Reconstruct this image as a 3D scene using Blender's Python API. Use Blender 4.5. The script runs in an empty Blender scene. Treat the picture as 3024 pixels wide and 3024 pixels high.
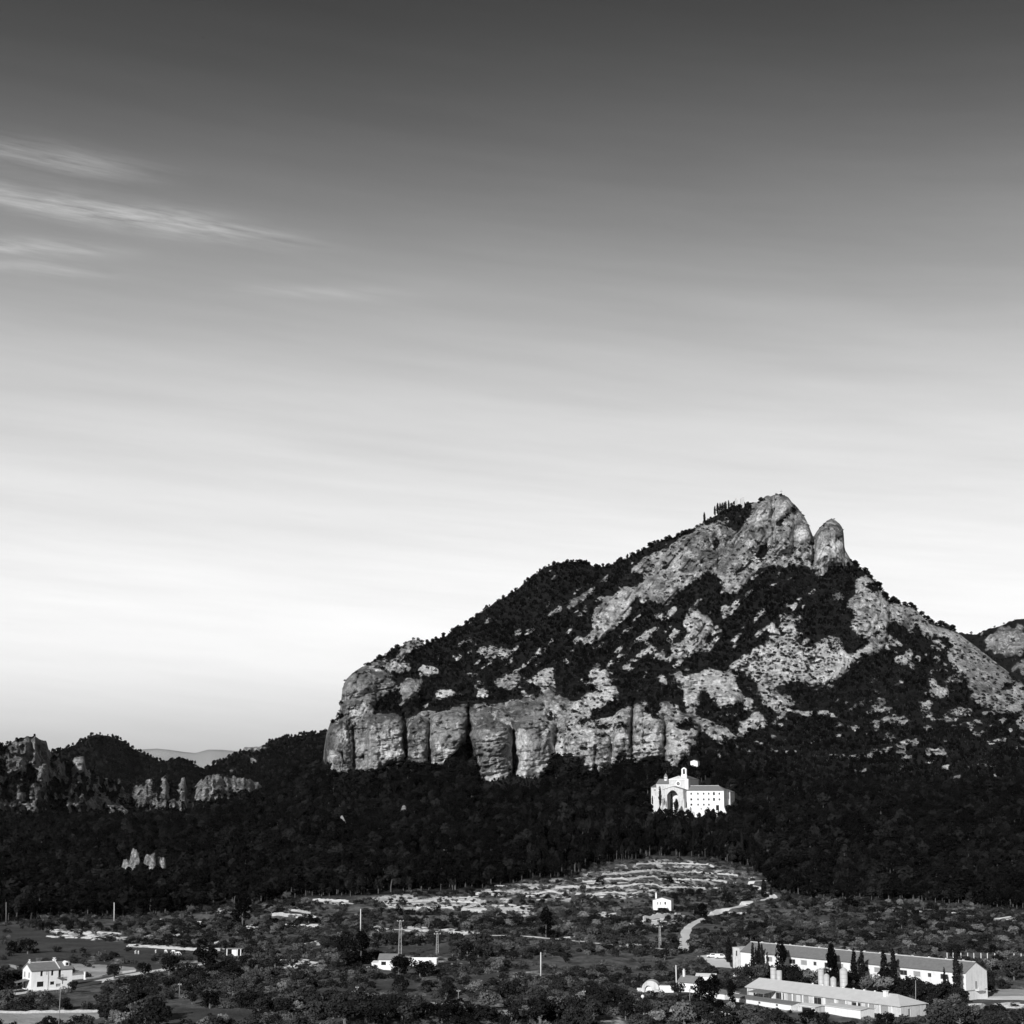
import bpy, bmesh, math, random
import numpy as np
from mathutils import Vector, Matrix

random.seed(7)
RNG = np.random.default_rng(11)
SC = bpy.context.scene
COL = SC.collection
R = math.radians

# ------------------------------------------------------------------ camera
F_PX, PW = 5000.0, 3024.0            # focal length in photograph pixels, photograph width
CAM_Z = 60.0                         # metres above the valley floor
PITCH = math.atan(838.0 / F_PX)
cam = bpy.data.cameras.new('camera')
cam.sensor_width = 36.0
cam.lens = F_PX / PW * 36.0
cam.clip_start, cam.clip_end = 1.0, 120000.0
camo = bpy.data.objects.new('camera', cam)
COL.objects.link(camo)
camo.location = (0, 0, CAM_Z)
camo.rotation_euler = (math.pi / 2 + PITCH, 0, 0)
SC.camera = camo

# ------------------------------------------------------------------ light
SUN_EL, SUN_AZ = R(24.0), R(23.0)    # azimuth: angle to the left of straight behind the camera
SUN_DIR = Vector((-math.sin(SUN_AZ) * math.cos(SUN_EL), -math.cos(SUN_AZ) * math.cos(SUN_EL), math.sin(SUN_EL)))
sl = bpy.data.lights.new('sun', 'SUN')
sl.energy = 4.6
sl.angle = R(0.5)
sl.color = (1.0, 1.0, 1.0)           # monochrome photograph
so = bpy.data.objects.new('sun', sl)
COL.objects.link(so)
so.rotation_euler = SUN_DIR.to_track_quat('Z', 'Y').to_euler()

SC.view_settings.view_transform = 'Standard'
SC.view_settings.look = 'None'
SC.view_settings.exposure = 0.0
SC.view_settings.gamma = 1.0
SC.view_settings.use_curve_mapping = False

# ------------------------------------------------------------------ sky (black-and-white: the red channel of the daylight sky)
W = bpy.data.worlds.new('World')
SC.world = W
W.use_nodes = True
wn, wl = W.node_tree.nodes, W.node_tree.links
wn.clear()

def wmath(op, a, b=None, c=None, clamp=False):
    n = wn.new('ShaderNodeMath'); n.operation = op; n.use_clamp = clamp
    for i, v in enumerate((a, b, c)):
        if v is None: continue
        if isinstance(v, (int, float)): n.inputs[i].default_value = v
        else: wl.new(v, n.inputs[i])
    return n.outputs[0]

sky = wn.new('ShaderNodeTexSky')
sky.sky_type = 'NISHITA'
sky.sun_disc = False
sky.sun_elevation = SUN_EL
sky.sun_rotation = math.atan2(SUN_DIR.x, SUN_DIR.y)
sky.altitude = 500
sky.air_density = 1.0
sky.dust_density = 0.6
sky.ozone_density = 1.0
sep = wn.new('ShaderNodeSeparateColor')
wl.new(sky.outputs[0], sep.inputs[0])
tc = wn.new('ShaderNodeTexCoord')
sx = wn.new('ShaderNodeSeparateXYZ'); wl.new(tc.outputs['Generated'], sx.inputs[0])
dx, dy, dz = sx.outputs
red = sep.outputs[0]

# film response: a red filter darkens the high sky
ramp = wn.new('ShaderNodeValToRGB')
ramp.color_ramp.interpolation = 'B_SPLINE'
stops = [(-.02, .60), (.0, .38), (.03, .50), (.069, .90), (.108, 1.0), (.168, .86), (.226, .73), (.284, .47), (.34, .255), (.39, .132), (.443, .062), (.6, .045), (1.0, .035)]
cr = ramp.color_ramp
while len(cr.elements) > 1: cr.elements.remove(cr.elements[-1])
for i, (p, v) in enumerate(stops):
    q = (p + .05) / 1.05
    e = cr.elements[0] if i == 0 else cr.elements.new(q)
    e.position = q
    e.color = (v, v, v, 1)
wl.new(wmath('DIVIDE', wmath('ADD', dz, .05), 1.05), ramp.inputs[0])
# thin cirrus on a level sheet high above: (x/z, y/z) is the place on that sheet
zc = wmath('MAXIMUM', dz, .02)
cu, cv = wmath('DIVIDE', dx, zc), wmath('DIVIDE', dy, zc)
ang = R(32.8)
cs = wmath('ADD', wmath('MULTIPLY', cu, math.cos(ang)), wmath('MULTIPLY', cv, math.sin(ang)))
ct = wmath('SUBTRACT', wmath('MULTIPLY', cv, math.cos(ang)), wmath('MULTIPLY', cu, math.sin(ang)))

def wnoise(s, t, ss, st, detail=5.0, rough=.6, off=0.0):
    c = wn.new('ShaderNodeCombineXYZ')
    wl.new(wmath('MULTIPLY', s, ss), c.inputs[0]); wl.new(wmath('MULTIPLY', t, st), c.inputs[1]); c.inputs[2].default_value = off
    n = wn.new('ShaderNodeTexNoise')
    n.inputs['Scale'].default_value = 1.0; n.inputs['Detail'].default_value = detail; n.inputs['Roughness'].default_value = rough
    wl.new(c.outputs[0], n.inputs['Vector'])
    return n.outputs[0]

wob = wmath('MULTIPLY', wmath('SUBTRACT', wnoise(cs, ct, 3.0, 3.0, 3.0, .5, 4.0), .5), .10)
ctw = wmath('ADD', ct, wob)
wisp = wnoise(wmath('ADD', cs, wmath('MULTIPLY', wob, 2.0)), ct, 5.0, 22.0, 6.0, .68, 1.0)
cloud = None
def plane_st(px, py):
    u, v = (px - 1512) / F_PX, (1512 - py) / F_PX
    d = (u, math.cos(PITCH) - v * math.sin(PITCH), math.sin(PITCH) + v * math.cos(PITCH))
    a, b = d[0] / d[2], d[1] / d[2]
    return a * math.cos(ang) + b * math.sin(ang), b * math.cos(ang) - a * math.sin(ang)
# (start, end, half width on the sheet, strength)
for p0, p1, hw, st in (((-500, 490), (900, 722), .060, .20), ((-300, 395), (480, 530), .055, .11), ((-300, 715), (400, 748), .06, .12),
                       ((-200, 775), (400, 820), .05, .07), ((650, 856), (1250, 872), .06, .042)):
    s0, t0 = plane_st(*p0); s1, t1 = plane_st(*p1)
    k = (t1 - t0) / (s1 - s0)
    tt = wmath('DIVIDE', wmath('SUBTRACT', ctw, wmath('ADD', wmath('MULTIPLY', wmath('SUBTRACT', cs, s0), k), t0)), hw)
    g = wmath('EXPONENT', wmath('MULTIPLY', wmath('MULTIPLY', tt, tt), -1.0))
    e0 = wn.new('ShaderNodeMapRange'); e0.interpolation_type = 'SMOOTHSTEP'
    m, h = (s0 + s1) / 2, abs(s1 - s0) / 2
    wl.new(wmath('ABSOLUTE', wmath('SUBTRACT', cs, m)), e0.inputs[0])
    e0.inputs[1].default_value = h * 1.35; e0.inputs[2].default_value = h * .0; e0.inputs[3].default_value = 0.0; e0.inputs[4].default_value = 1.0
    v = wmath('MULTIPLY', wmath('MULTIPLY', g, e0.outputs[0]), st)
    cloud = v if cloud is None else wmath('ADD', cloud, v)
cloud = wmath('MULTIPLY', cloud, wmath('MULTIPLY', wmath('MAXIMUM', wmath('SUBTRACT', wisp, .32), 0.0), 4.6))
veil = wmath('MULTIPLY', wmath('SUBTRACT', wnoise(cs, ct, .5, 2.0, 4.0, .55, 9.0), .5), .30)   # faint uneven veil all over the sky
fade = wn.new('ShaderNodeMapRange'); wl.new(dz, fade.inputs[0]); fade.inputs[1].default_value = .06; fade.inputs[2].default_value = .26   # streaks crowd together towards the horizon and melt away
veil = wmath('MULTIPLY', veil, fade.outputs[0])
band = wmath('MULTIPLY', wmath('SUBTRACT', wnoise(dx, wmath('ADD', dz, wmath('MULTIPLY', dx, .10)), 4.0, 50.0, 6.0, .62, 3.0), .5), .26)   # long faint streaks low in the sky
veil = wmath('ADD', veil, band)
cov = wmath('MULTIPLY', ramp.outputs[0], wmath('ADD', veil, 1.0))
# Nishita red channel decides left/right balance around the sun; its level is folded into the film response
rr = wmath('POWER', wmath('MAXIMUM', wmath('MULTIPLY', red, .11), .02), .25)
tot = wmath('MULTIPLY', wmath('ADD', wmath('MULTIPLY', cov, rr), cloud), 11.9)
bg = wn.new('ShaderNodeBackground')
comb = wn.new('ShaderNodeCombineColor')
for i in range(3): wl.new(tot, comb.inputs[i])
wl.new(comb.outputs[0], bg.inputs[0])
bg.inputs[1].default_value = 0.1
wo = wn.new('ShaderNodeOutputWorld')
wl.new(bg.outputs[0], wo.inputs[0])
SC.cycles.use_denoising = True
SC.cycles.max_bounces = 5
SC.cycles.diffuse_bounces = 3
SC.cycles.volume_bounces = 0
SC.cycles.transparent_max_bounces = 8
W.cycles.sampling_method = 'MANUAL'
W.cycles.sample_map_resolution = 256

# ------------------------------------------------------------------ helpers
def prop(o, label=None, cat=None, group=None, kind=None):
    if label: o['label'] = label
    if cat: o['category'] = cat
    if group: o['group'] = group
    if kind: o['kind'] = kind
    return o

def link(o, parent=None):
    COL.objects.link(o)
    if parent is not None: o.parent = parent
    return o

def mobj(name, me, mat=None, parent=None):
    o = bpy.data.objects.new(name, me)
    if mat is not None and not me.materials: me.materials.append(mat)
    return link(o, parent)

def empty(name, loc=(0, 0, 0), rz=0.0, label=None, cat=None, group=None):
    o = bpy.data.objects.new(name, None)
    o.empty_display_size = 1.0
    o.location = loc
    o.rotation_euler = (0, 0, rz)
    link(o)
    return prop(o, label, cat, group)

def ray(px, py):
    u, v = (px - 1512.0) / F_PX, (1512.0 - py) / F_PX
    k = math.cos(PITCH) - v * math.sin(PITCH)
    return u / k, (math.sin(PITCH) + v * math.cos(PITCH)) / k      # x and z per metre of depth

def at(px, py, Y):
    a, b = ray(px, py)
    return np.stack([a * Y, np.broadcast_to(Y, np.shape(a * Y)) * 1.0, CAM_Z + b * Y], -1)

def proj(x, y, z):
    c, s = math.cos(PITCH), math.sin(PITCH)
    d = y * c + (z - CAM_Z) * s
    return 1512 + F_PX * x / d, 1512 - F_PX * (-y * s + (z - CAM_Z) * c) / d

def _hash(ix, iy, seed):
    h = (ix.astype(np.int64) * 374761393 + iy.astype(np.int64) * 668265263 + seed * 974634541) & 0xFFFFFFFF
    h = ((h ^ (h >> 13)) * 1274126177) & 0xFFFFFFFF
    h = ((h ^ (h >> 16)) * 2246822519) & 0xFFFFFFFF
    return ((h ^ (h >> 15)) & 0xFFFF) / 65535.0

def vn(x, y, seed=0):
    xi, yi = np.floor(x), np.floor(y)
    fx, fy = x - xi, y - yi
    fx, fy = fx * fx * (3 - 2 * fx), fy * fy * (3 - 2 * fy)
    a, b = _hash(xi, yi, seed), _hash(xi + 1, yi, seed)
    c, d = _hash(xi, yi + 1, seed), _hash(xi + 1, yi + 1, seed)
    return (a + (b - a) * fx) * (1 - fy) + (c + (d - c) * fx) * fy

def fbm(x, y, o=4, seed=0, g=.5):
    t, a, n = 0.0, 1.0, 0.0
    for i in range(o):
        t = t + a * (vn(x, y, seed + i * 17) - .5); n += a
        x, y, a = x * 2.03 + 5.1, y * 2.03 + 1.7, a * g
    return t / n * 2

def ridged(x, y, o=4, seed=0, g=.5):
    t, a, n = 0.0, 1.0, 0.0
    for i in range(o):
        t = t + a * (1 - np.abs(vn(x, y, seed + i * 23) * 2 - 1)); n += a
        x, y, a = x * 2.1 + 3.3, y * 2.1 + 8.1, a * g
    return t / n

def sstep(a, b, x):
    t = np.clip((x - a) / (b - a), 0, 1)
    return t * t * (3 - 2 * t)

def inpoly(px, py, poly):
    r = np.zeros(px.shape, bool)
    n = len(poly)
    for i in range(n):
        x0, y0 = poly[i]; x1, y1 = poly[(i + 1) % n]
        if y0 == y1: continue
        c = ((y0 > py) != (y1 > py)) & (px < (x1 - x0) * (py - y0) / (y1 - y0) + x0)
        r ^= c
    return r

def seg_dist(px, py, pts):
    d = np.full(px.shape, 1e9)
    for (x0, y0), (x1, y1) in zip(pts, pts[1:]):
        vx, vy = x1 - x0, y1 - y0
        t = np.clip(((px - x0) * vx + (py - y0) * vy) / (vx * vx + vy * vy + 1e-9), 0, 1)
        d = np.minimum(d, np.hypot(px - x0 - t * vx, py - y0 - t * vy))
    return d

def blur(a, r):
    for ax in (0, 1):
        for _ in range(2):
            p = np.pad(a, [(r + 1, r) if k == ax else (0, 0) for k in (0, 1)], mode='edge')
            c = np.cumsum(p, axis=ax)
            n = a.shape[ax]
            hi = np.take(c, np.arange(2 * r + 1, 2 * r + 1 + n), axis=ax); lo = np.take(c, np.arange(0, n), axis=ax)
            a = (hi - lo) / (2 * r + 1)
    return a

def grid_mesh(name, P, attrs=None, smooth=True):
    r, c = P.shape[:2]
    me = bpy.data.meshes.new(name)
    nv, nf = r * c, (r - 1) * (c - 1)
    me.vertices.add(nv); me.loops.add(nf * 4); me.polygons.add(nf)
    me.vertices.foreach_set('co', P.reshape(-1).astype(np.float32))
    i = (np.arange(r - 1)[:, None] * c + np.arange(c - 1)[None, :]).reshape(-1)
    me.loops.foreach_set('vertex_index', np.stack([i, i + 1, i + c + 1, i + c], -1).reshape(-1).astype(np.int32))
    me.polygons.foreach_set('loop_start', np.arange(0, nf * 4, 4, dtype=np.int32))
    me.polygons.foreach_set('use_smooth', np.full(nf, smooth))
    for k, a in (attrs or {}).items():
        at_ = me.attributes.new(k, 'FLOAT', 'POINT')
        at_.data.foreach_set('value', a.reshape(-1).astype(np.float32))
    me.update(calc_edges=True)
    return me

# ------------------------------------------------------------------ materials
class NT:
    def __init__(s, name):
        s.m = bpy.data.materials.new(name); s.m.use_nodes = True
        s.n, s.l = s.m.node_tree.nodes, s.m.node_tree.links
        s.b = s.n['Principled BSDF']
        s.b.inputs['Roughness'].default_value = .95
        s.b.inputs['Specular IOR Level'].default_value = .12
    def put(s, sock, v):
        if isinstance(v, (int, float)): sock.default_value = v
        else: s.l.new(v, sock)
    def math(s, op, a, b=None, c=None, clamp=False):
        n = s.n.new('ShaderNodeMath'); n.operation = op; n.use_clamp = clamp
        for i, v in enumerate((a, b, c)):
            if v is not None: s.put(n.inputs[i], v)
        return n.outputs[0]
    def coord(s, scale=(1, 1, 1), rot=(0, 0, 0)):
        t = s.n.new('ShaderNodeTexCoord'); m = s.n.new('ShaderNodeMapping')
        m.inputs['Scale'].default_value = scale; m.inputs['Rotation'].default_value = rot
        s.l.new(t.outputs['Object'], m.inputs[0]); return m.outputs[0]
    def noise(s, vec, scale=1.0, detail=4, rough=.55):
        n = s.n.new('ShaderNodeTexNoise'); s.l.new(vec, n.inputs['Vector'])
        n.inputs['Scale'].default_value = scale; n.inputs['Detail'].default_value = detail; n.inputs['Roughness'].default_value = rough
        return n.outputs[0]
    def attr(s, name):
        n = s.n.new('ShaderNodeAttribute'); n.attribute_name = name; return n.outputs['Fac']
    def rnd(s):
        return s.n.new('ShaderNodeObjectInfo').outputs['Random']
    def step(s, v, a, b, lo=0.0, hi=1.0):
        n = s.n.new('ShaderNodeMapRange'); n.interpolation_type = 'SMOOTHSTEP'
        s.put(n.inputs[0], v)
        for i, x in enumerate((a, b, lo, hi)): s.put(n.inputs[i + 1], x)
        return n.outputs[0]
    def mix(s, f, a, b):
        return s.math('ADD', s.math('MULTIPLY', s.math('SUBTRACT', 1.0, f), a), s.math('MULTIPLY', f, b))
    def color(s, v):
        if isinstance(v, (int, float)): s.b.inputs['Base Color'].default_value = (v, v, v, 1)
        else:
            c = s.n.new('ShaderNodeCombineColor')
            for i in range(3): s.l.new(v, c.inputs[i])
            s.l.new(c.outputs[0], s.b.inputs['Base Color'])
    def bump(s, h, dist, strength=1.0):
        n = s.n.new('ShaderNodeBump'); n.inputs['Distance'].default_value = dist; n.inputs['Strength'].default_value = strength
        s.l.new(h, n.inputs['Height']); s.l.new(n.outputs[0], s.b.inputs['Normal'])

def plain(name, v, var=.25, scale=.6, rough=.9, spec=.15, bump=0.0):
    t = NT(name)
    n = t.noise(t.coord(), scale, 5, .65)
    t.color(t.math('MULTIPLY', t.math('ADD', t.math('MULTIPLY', t.math('SUBTRACT', n, .5), 2 * var), 1.0), v))
    t.b.inputs['Roughness'].default_value = rough; t.b.inputs['Specular IOR Level'].default_value = spec
    if bump: t.bump(n, bump)
    return t.m

def foliage(name, v, spread=.5):
    t = NT(name)
    n = t.noise(t.coord(), .9, 2)
    oi = t.n.new('ShaderNodeObjectInfo')
    stand = t.noise(oi.outputs['Location'], .018, 3, .6)              # stands of differing kind and age
    r4 = t.math('MULTIPLY', t.math('SUBTRACT', t.math('POWER', oi.outputs['Random'], 4.0), .2), 4.0 * spread)
    f = t.math('ADD', r4, t.math('MULTIPLY', t.math('SUBTRACT', n, .5), 1.2))
    f = t.math('ADD', f, t.math('MULTIPLY', t.math('SUBTRACT', stand, .5), 3.2))
    t.color(t.math('MULTIPLY', t.math('MAXIMUM', t.math('ADD', f, 1.0), .22), v))
    t.b.inputs['Specular IOR Level'].default_value = .1
    return t.m

def plaster(name, v, dirt=.35):
    t = NT(name)
    c = t.coord()
    n = t.noise(c, .5, 6, .7)
    st = t.noise(t.coord((2.2, 2.2, .18)), 1.0, 4, .6)
    f = t.math('SUBTRACT', 1.0, t.math('MULTIPLY', t.step(t.math('MULTIPLY', n, st), .18, .5), dirt))
    t.color(t.math('MULTIPLY', f, v))
    t.bump(t.noise(c, 2.5, 4), .04)
    t.b.inputs['Roughness'].default_value = .85
    return t.m

def rock_material():
    t = NT('limestone')
    wc = t.coord()
    rk = t.attr('rock')
    big = t.noise(wc, .022, 5, .6)
    mid = t.noise(wc, .11, 5, .62)
    fine = t.noise(wc, .45, 5, .7)
    streak = t.noise(t.coord((.16, .16, .012)), 1.0, 5, .6)           # water stains running down the face
    bed = t.noise(t.coord((.01, .01, .16)), 1.0, 4, .6)               # bedding
    patina = t.math('ADD', t.math('MULTIPLY', big, .65), t.math('MULTIPLY', mid, .35))
    pale = t.attr('pale')
    v = t.step(patina, .42, .58, .10, .30)
    v = t.mix(t.math('MULTIPLY', t.step(t.math('ADD', streak, t.math('MULTIPLY', t.math('SUBTRACT', mid, .5), .5)), .55, .66), .8), v, .48)
    v = t.mix(t.step(t.math('ADD', pale, t.math('MULTIPLY', t.math('SUBTRACT', t.mix(.5, streak, fine), .5), 1.6)), .15, .85), v, t.step(mid, .3, .7, .36, .74))
    v = t.math('MULTIPLY', v, t.step(fine, .25, .7, .45, 1.15))
    v = t.math('MULTIPLY', v, t.step(bed, .30, .44, .72, 1.0))
    soil = t.step(mid, .3, .7, .006, .016)
    edge = t.step(t.math('ADD', rk, t.math('MULTIPLY', t.math('SUBTRACT', fine, .5), .5)), .38, .56)
    t.color(t.mix(edge, soil, v))
    t.bump(t.math('ADD', t.math('MULTIPLY', fine, .6), t.math('MULTIPLY', t.noise(wc, 1.7, 3), .3)), 2.4, 1.0)
    return t.m

def ground_material():
    t = NT('valley_soil')
    wc = t.coord()
    rk, gr, bare = t.attr('rock'), t.attr('grass'), t.attr('bare')
    mid = t.noise(wc, .07, 5, .6); fine = t.noise(wc, .55, 5, .7); tuft = t.noise(t.coord((.7, .4, 1)), .28, 5, .7)
    scrub = t.step(tuft, .30, .72, .045, .16)
    grass = t.math('MULTIPLY', t.step(mid, .3, .7, .05, .085), t.step(fine, .25, .75, .7, 1.25))
    v = t.mix(gr, scrub, grass)
    v = t.mix(t.step(t.math('ADD', bare, t.math('MULTIPLY', t.math('SUBTRACT', fine, .5), .7)), .35, .65), v, t.step(mid, .3, .7, .30, .50))
    stone = t.math('MULTIPLY', t.step(fine, .25, .75, .32, .64), t.step(mid, .2, .8, .8, 1.1))
    v = t.mix(t.step(t.math('ADD', rk, t.math('MULTIPLY', t.math('SUBTRACT', tuft, .5), 1.3)), .42, .62), v, stone)
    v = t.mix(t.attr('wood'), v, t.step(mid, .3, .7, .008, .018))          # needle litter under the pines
    t.color(v)
    t.bump(fine, .5, .8)
    return t.m

M = {}
M['rock'] = rock_material()
M['ground'] = ground_material()
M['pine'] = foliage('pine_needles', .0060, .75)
M['oak'] = foliage('oak_leaves', .018, .6)
M['cypress'] = foliage('cypress_leaves', .010, .2)
M['olive'] = foliage('olive_leaves', .058, .8)
M['scrub'] = foliage('scrub_leaves', .009, .5)
M['garrigue'] = foliage('garrigue_leaves', .046, .7)
M['bark'] = plain('bark', .14, .4, 1.5)
M['darkbark'] = plain('pine_bark', .10, .4, 1.0)
M['white'] = plaster('white_plaster', .80, .2)
M['plaster'] = plaster('worn_plaster', .60, .5)
M['cement'] = plaster('cement_render', .74, .25)
M['rubble'] = plain('shaded_rubble', .06, .5, .8, bump=.2)  # shade on the ruined outbuilding is put into this dark colour
M['tile'] = plain('roof_tiles', .19, .35, .9, bump=.08)
M['paletile'] = plain('fibre_cement_roof', .58, .18, .5, bump=.04)
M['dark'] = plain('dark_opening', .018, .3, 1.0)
M['glass'] = plain('window_glass', .03, .2, .5, rough=.15, spec=.5)
M['shutter'] = plain('grey_shutter', .30, .25, 2.0)
M['wood'] = plain('weathered_wood', .22, .3, 2.0)
M['stone'] = plain('dry_stone', .46, .45, 1.6, bump=.25)
M['concrete'] = plain('concrete_pole', .62, .15, 1.5)
M['steel'] = plain('galvanised_steel', .35, .15, 1.0, rough=.5, spec=.5)
M['track'] = plain('gravel_track', .70, .22, .35, bump=.05)
M['tank'] = plain('silo_metal', .48, .18, .7, rough=.5, spec=.4)
M['carpaint'] = plain('white_car_paint', .85, .03, .5, rough=.25, spec=.5)
M['tyre'] = plain('tyre_rubber', .025, .2, 3.0)
M['hide'] = plain('white_hide', .75, .12, 2.0)
M['bird'] = plain('dark_feathers', .02, .2, 3.0)
M['iron'] = plain('iron_cross', .10, .2, 3.0)

# ------------------------------------------------------------------ valley floor and wooded foot of the mountain
# depth profiles of the ground, one for each bearing (bearing given as the photograph column it runs through)
_tail = [(2600, 24), (6000, 10), (90000, 0)]
_near = [(-150, 57), (0, 56), (30, 50), (350, 0), (500, 0), (780, 0)]
PROF = {
    -900: _near + [(820, 0), (1000, 5), (1300, 14), (1700, 28), (2000, 30)] + _tail,
    100: _near + [(820, 0), (1000, 5), (1300, 15), (1700, 28), (2000, 30)] + _tail,
    500: _near + [(820, 0), (1000, 6), (1200, 17), (1500, 32), (2000, 30)] + _tail,
    740: _near + [(830, 0), (1000, 8), (1200, 26), (1400, 52), (1500, 55), (1800, 40)] + _tail,
    960: _near + [(850, 1), (1000, 12), (1200, 38), (1395, 78), (1500, 88), (1800, 60)] + _tail,
    1300: _near + [(860, 2), (950, 8), (1060, 18), (1200, 42), (1390, 80), (1500, 90), (1800, 70)] + _tail,
    1600: _near + [(850, 1), (950, 9), (1050, 18), (1200, 42), (1375, 80), (1500, 90), (1800, 70)] + _tail,
    1900: _near + [(850, 2), (950, 9), (1080, 20), (1200, 40), (1260, 50), (1355, 80), (1500, 95), (1800, 80)] + _tail,
    2060: _near + [(850, 1), (950, 7), (1060, 16), (1150, 31), (1220, 45), (1270, 48), (1335, 78), (1500, 95), (1800, 80)] + _tail,
    2300: _near + [(850, 0), (1000, 8), (1100, 21), (1250, 49), (1310, 66), (1500, 90), (1800, 80)] + _tail,
    2700: _near + [(880, 0), (960, 4), (1180, 38), (1310, 64), (1500, 90), (1800, 80)] + _tail,
    3900: _near + [(880, 0), (960, 4), (1180, 38), (1310, 60), (1500, 80), (1800, 80)] + _tail,
}
_pk = np.array(sorted(PROF), float)
_dd = np.unique(np.concatenate([np.arange(-150, 2700, 10.0), np.geomspace(2700, 90000, 40)]))
_tab = np.array([np.interp(_dd, *np.array(PROF[int(k)], float).T) for k in _pk])
for _ in range(3):
    _tab[:, 50:272] = (_tab[:, 49:271] + 2 * _tab[:, 50:272] + _tab[:, 51:273]) / 4
_tan = (_pk - 1512) / F_PX / 1.03

def gz0(x, y):
    k = np.interp(x / np.maximum(y, 60.0), _tan, np.arange(len(_tan)))
    d = np.interp(y, _dd, np.arange(len(_dd)))
    k0 = np.clip(np.floor(k).astype(int), 0, len(_tan) - 2); d0 = np.clip(np.floor(d).astype(int), 0, len(_dd) - 2)
    fk, fd = k - k0, d - d0
    fk = fk * fk * (3 - 2 * fk)
    a = _tab[k0, d0] * (1 - fd) + _tab[k0, d0 + 1] * fd
    b = _tab[k0 + 1, d0] * (1 - fd) + _tab[k0 + 1, d0 + 1] * fd
    return a * (1 - fk) + b * fk

def zoomer(ox, oy, s):
    return lambda pts: [(ox + x / s, oy + y / s) for x, y in pts]
ZV = [zoomer(ox, 2600, 4.557) for ox in (0, 400, 800, 1200, 1600, 2000, 2400, 2600)]
# pale stony terraces and limestone pavements, traced on the ground
STONY = [ZV[0]([(590, 640), (860, 650), (1200, 670), (1500, 690), (1650, 790), (1640, 830), (1400, 810), (900, 790), (600, 760), (760, 730)]),
         ZV[1]([(-70, 865), (300, 880), (700, 910), (1140, 920), (1140, 955), (700, 940), (250, 910), (-60, 905)]),
         ZV[1]([(960, 400), (1060, 370), (1250, 400), (1310, 440), (1150, 450)]), ZV[1]([(340, 520), (560, 520), (560, 545), (330, 545)]),
         ZV[1]([(1390, 660), (1500, 600), (1700, 590), (1700, 630), (1590, 690)]),
         ZV[2]([(570, 290), (700, 260), (1040, 275), (1040, 320), (900, 350), (760, 315)]),
         ZV[2]([(10, 465), (200, 455), (620, 490), (830, 525), (600, 520), (20, 490)]), ZV[2]([(90, 590), (240, 580), (620, 610), (620, 655), (400, 640), (100, 625)]),
         ZV[2]([(370, 890), (900, 795), (930, 805), (760, 850), (480, 880)]), ZV[2]([(120, 1090), (420, 1065), (860, 1090), (860, 1130), (700, 1150), (420, 1180), (160, 1190)]),
         ZV[2]([(1270, 300), (1500, 200), (1932, 180), (1932, 430), (1600, 400), (1550, 340), (1350, 310)]),
         ZV[2]([(1330, 600), (1600, 630), (1600, 700), (1500, 690)]),
         ZV[3]([(0, 240), (300, 220), (500, 210), (900, 210), (1250, 320), (1750, 360), (1700, 500), (1450, 470), (1000, 440), (700, 420), (500, 390), (0, 420)]),
         ZV[3]([(920, 110), (1240, 150), (1400, 60), (1800, 70), (1932, 100), (1932, 250), (1500, 230), (1000, 200)]),
         ZV[3]([(0, 630), (230, 640), (600, 660), (900, 680), (1080, 720), (850, 730), (400, 700), (0, 690)]),
         ZV[4]([(0, 80), (400, 70), (700, 110), (720, 180), (500, 200), (420, 280), (200, 270), (0, 250)]), ZV[4]([(870, 180), (1300, 170), (1280, 270), (1090, 270)]),
         ZV[4]([(560, 450), (960, 430), (980, 480), (850, 560), (700, 500)]), ZV[4]([(1220, 600), (1320, 540), (1932, 480), (1932, 545), (1700, 610), (1400, 650)]),
         ZV[4]([(240, 740), (640, 770), (640, 790), (250, 770)]), ZV[4]([(1020, 820), (1290, 850), (1290, 900), (1150, 880)]),
         [(1440, 2625), (1560, 2560), (1680, 2590), (1880, 2534), (1960, 2528), (2130, 2552), (2200, 2580), (2265, 2592), (2150, 2622), (1980, 2645), (1750, 2655), (1600, 2650)],
         [(1440, 2610), (1520, 2612), (1640, 2632), (1750, 2640), (1600, 2660), (1480, 2650)],
         ZV[5]([(1010, 180), (1140, 210), (1050, 260)]), ZV[5]([(640, 440), (930, 440), (930, 465), (640, 455)]), ZV[5]([(940, 560), (1200, 570), (1190, 600), (960, 600)]),
         ZV[5]([(0, 1740), (500, 1760), (760, 1800), (700, 1850), (200, 1840)]), ZV[4]([(1380, 1760), (1932, 1770), (1932, 1850), (1500, 1860)]),
         ZV[6]([(740, 520), (820, 510), (800, 550)]), ZV[6]([(820, 180), (1090, 180), (1080, 215), (850, 240)]), ZV[6]([(1260, 260), (1440, 270), (1430, 300)]),
         ZV[7]([(1060, 300), (1110, 290), (1120, 370), (1080, 360)]), ZV[7]([(880, 430), (1010, 430), (1000, 445), (880, 450)]), ZV[7]([(1210, 520), (1300, 540), (1280, 580)]), ZV[7]([(1520, 500), (1932, 500), (1932, 540), (1560, 570)]),
         ZV[7]([(480, 1720), (900, 1680), (1420, 1660), (1440, 1730), (1250, 1750), (900, 1760)]), ZV[7]([(1560, 1650), (1932, 1680), (1932, 1770), (1600, 1700)]),
         ZV[6]([(1100, 1390), (1420, 1420), (1400, 1500), (1120, 1450)]), ZV[6]([(560, 1290), (880, 1310), (860, 1380), (600, 1360)])]
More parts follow.
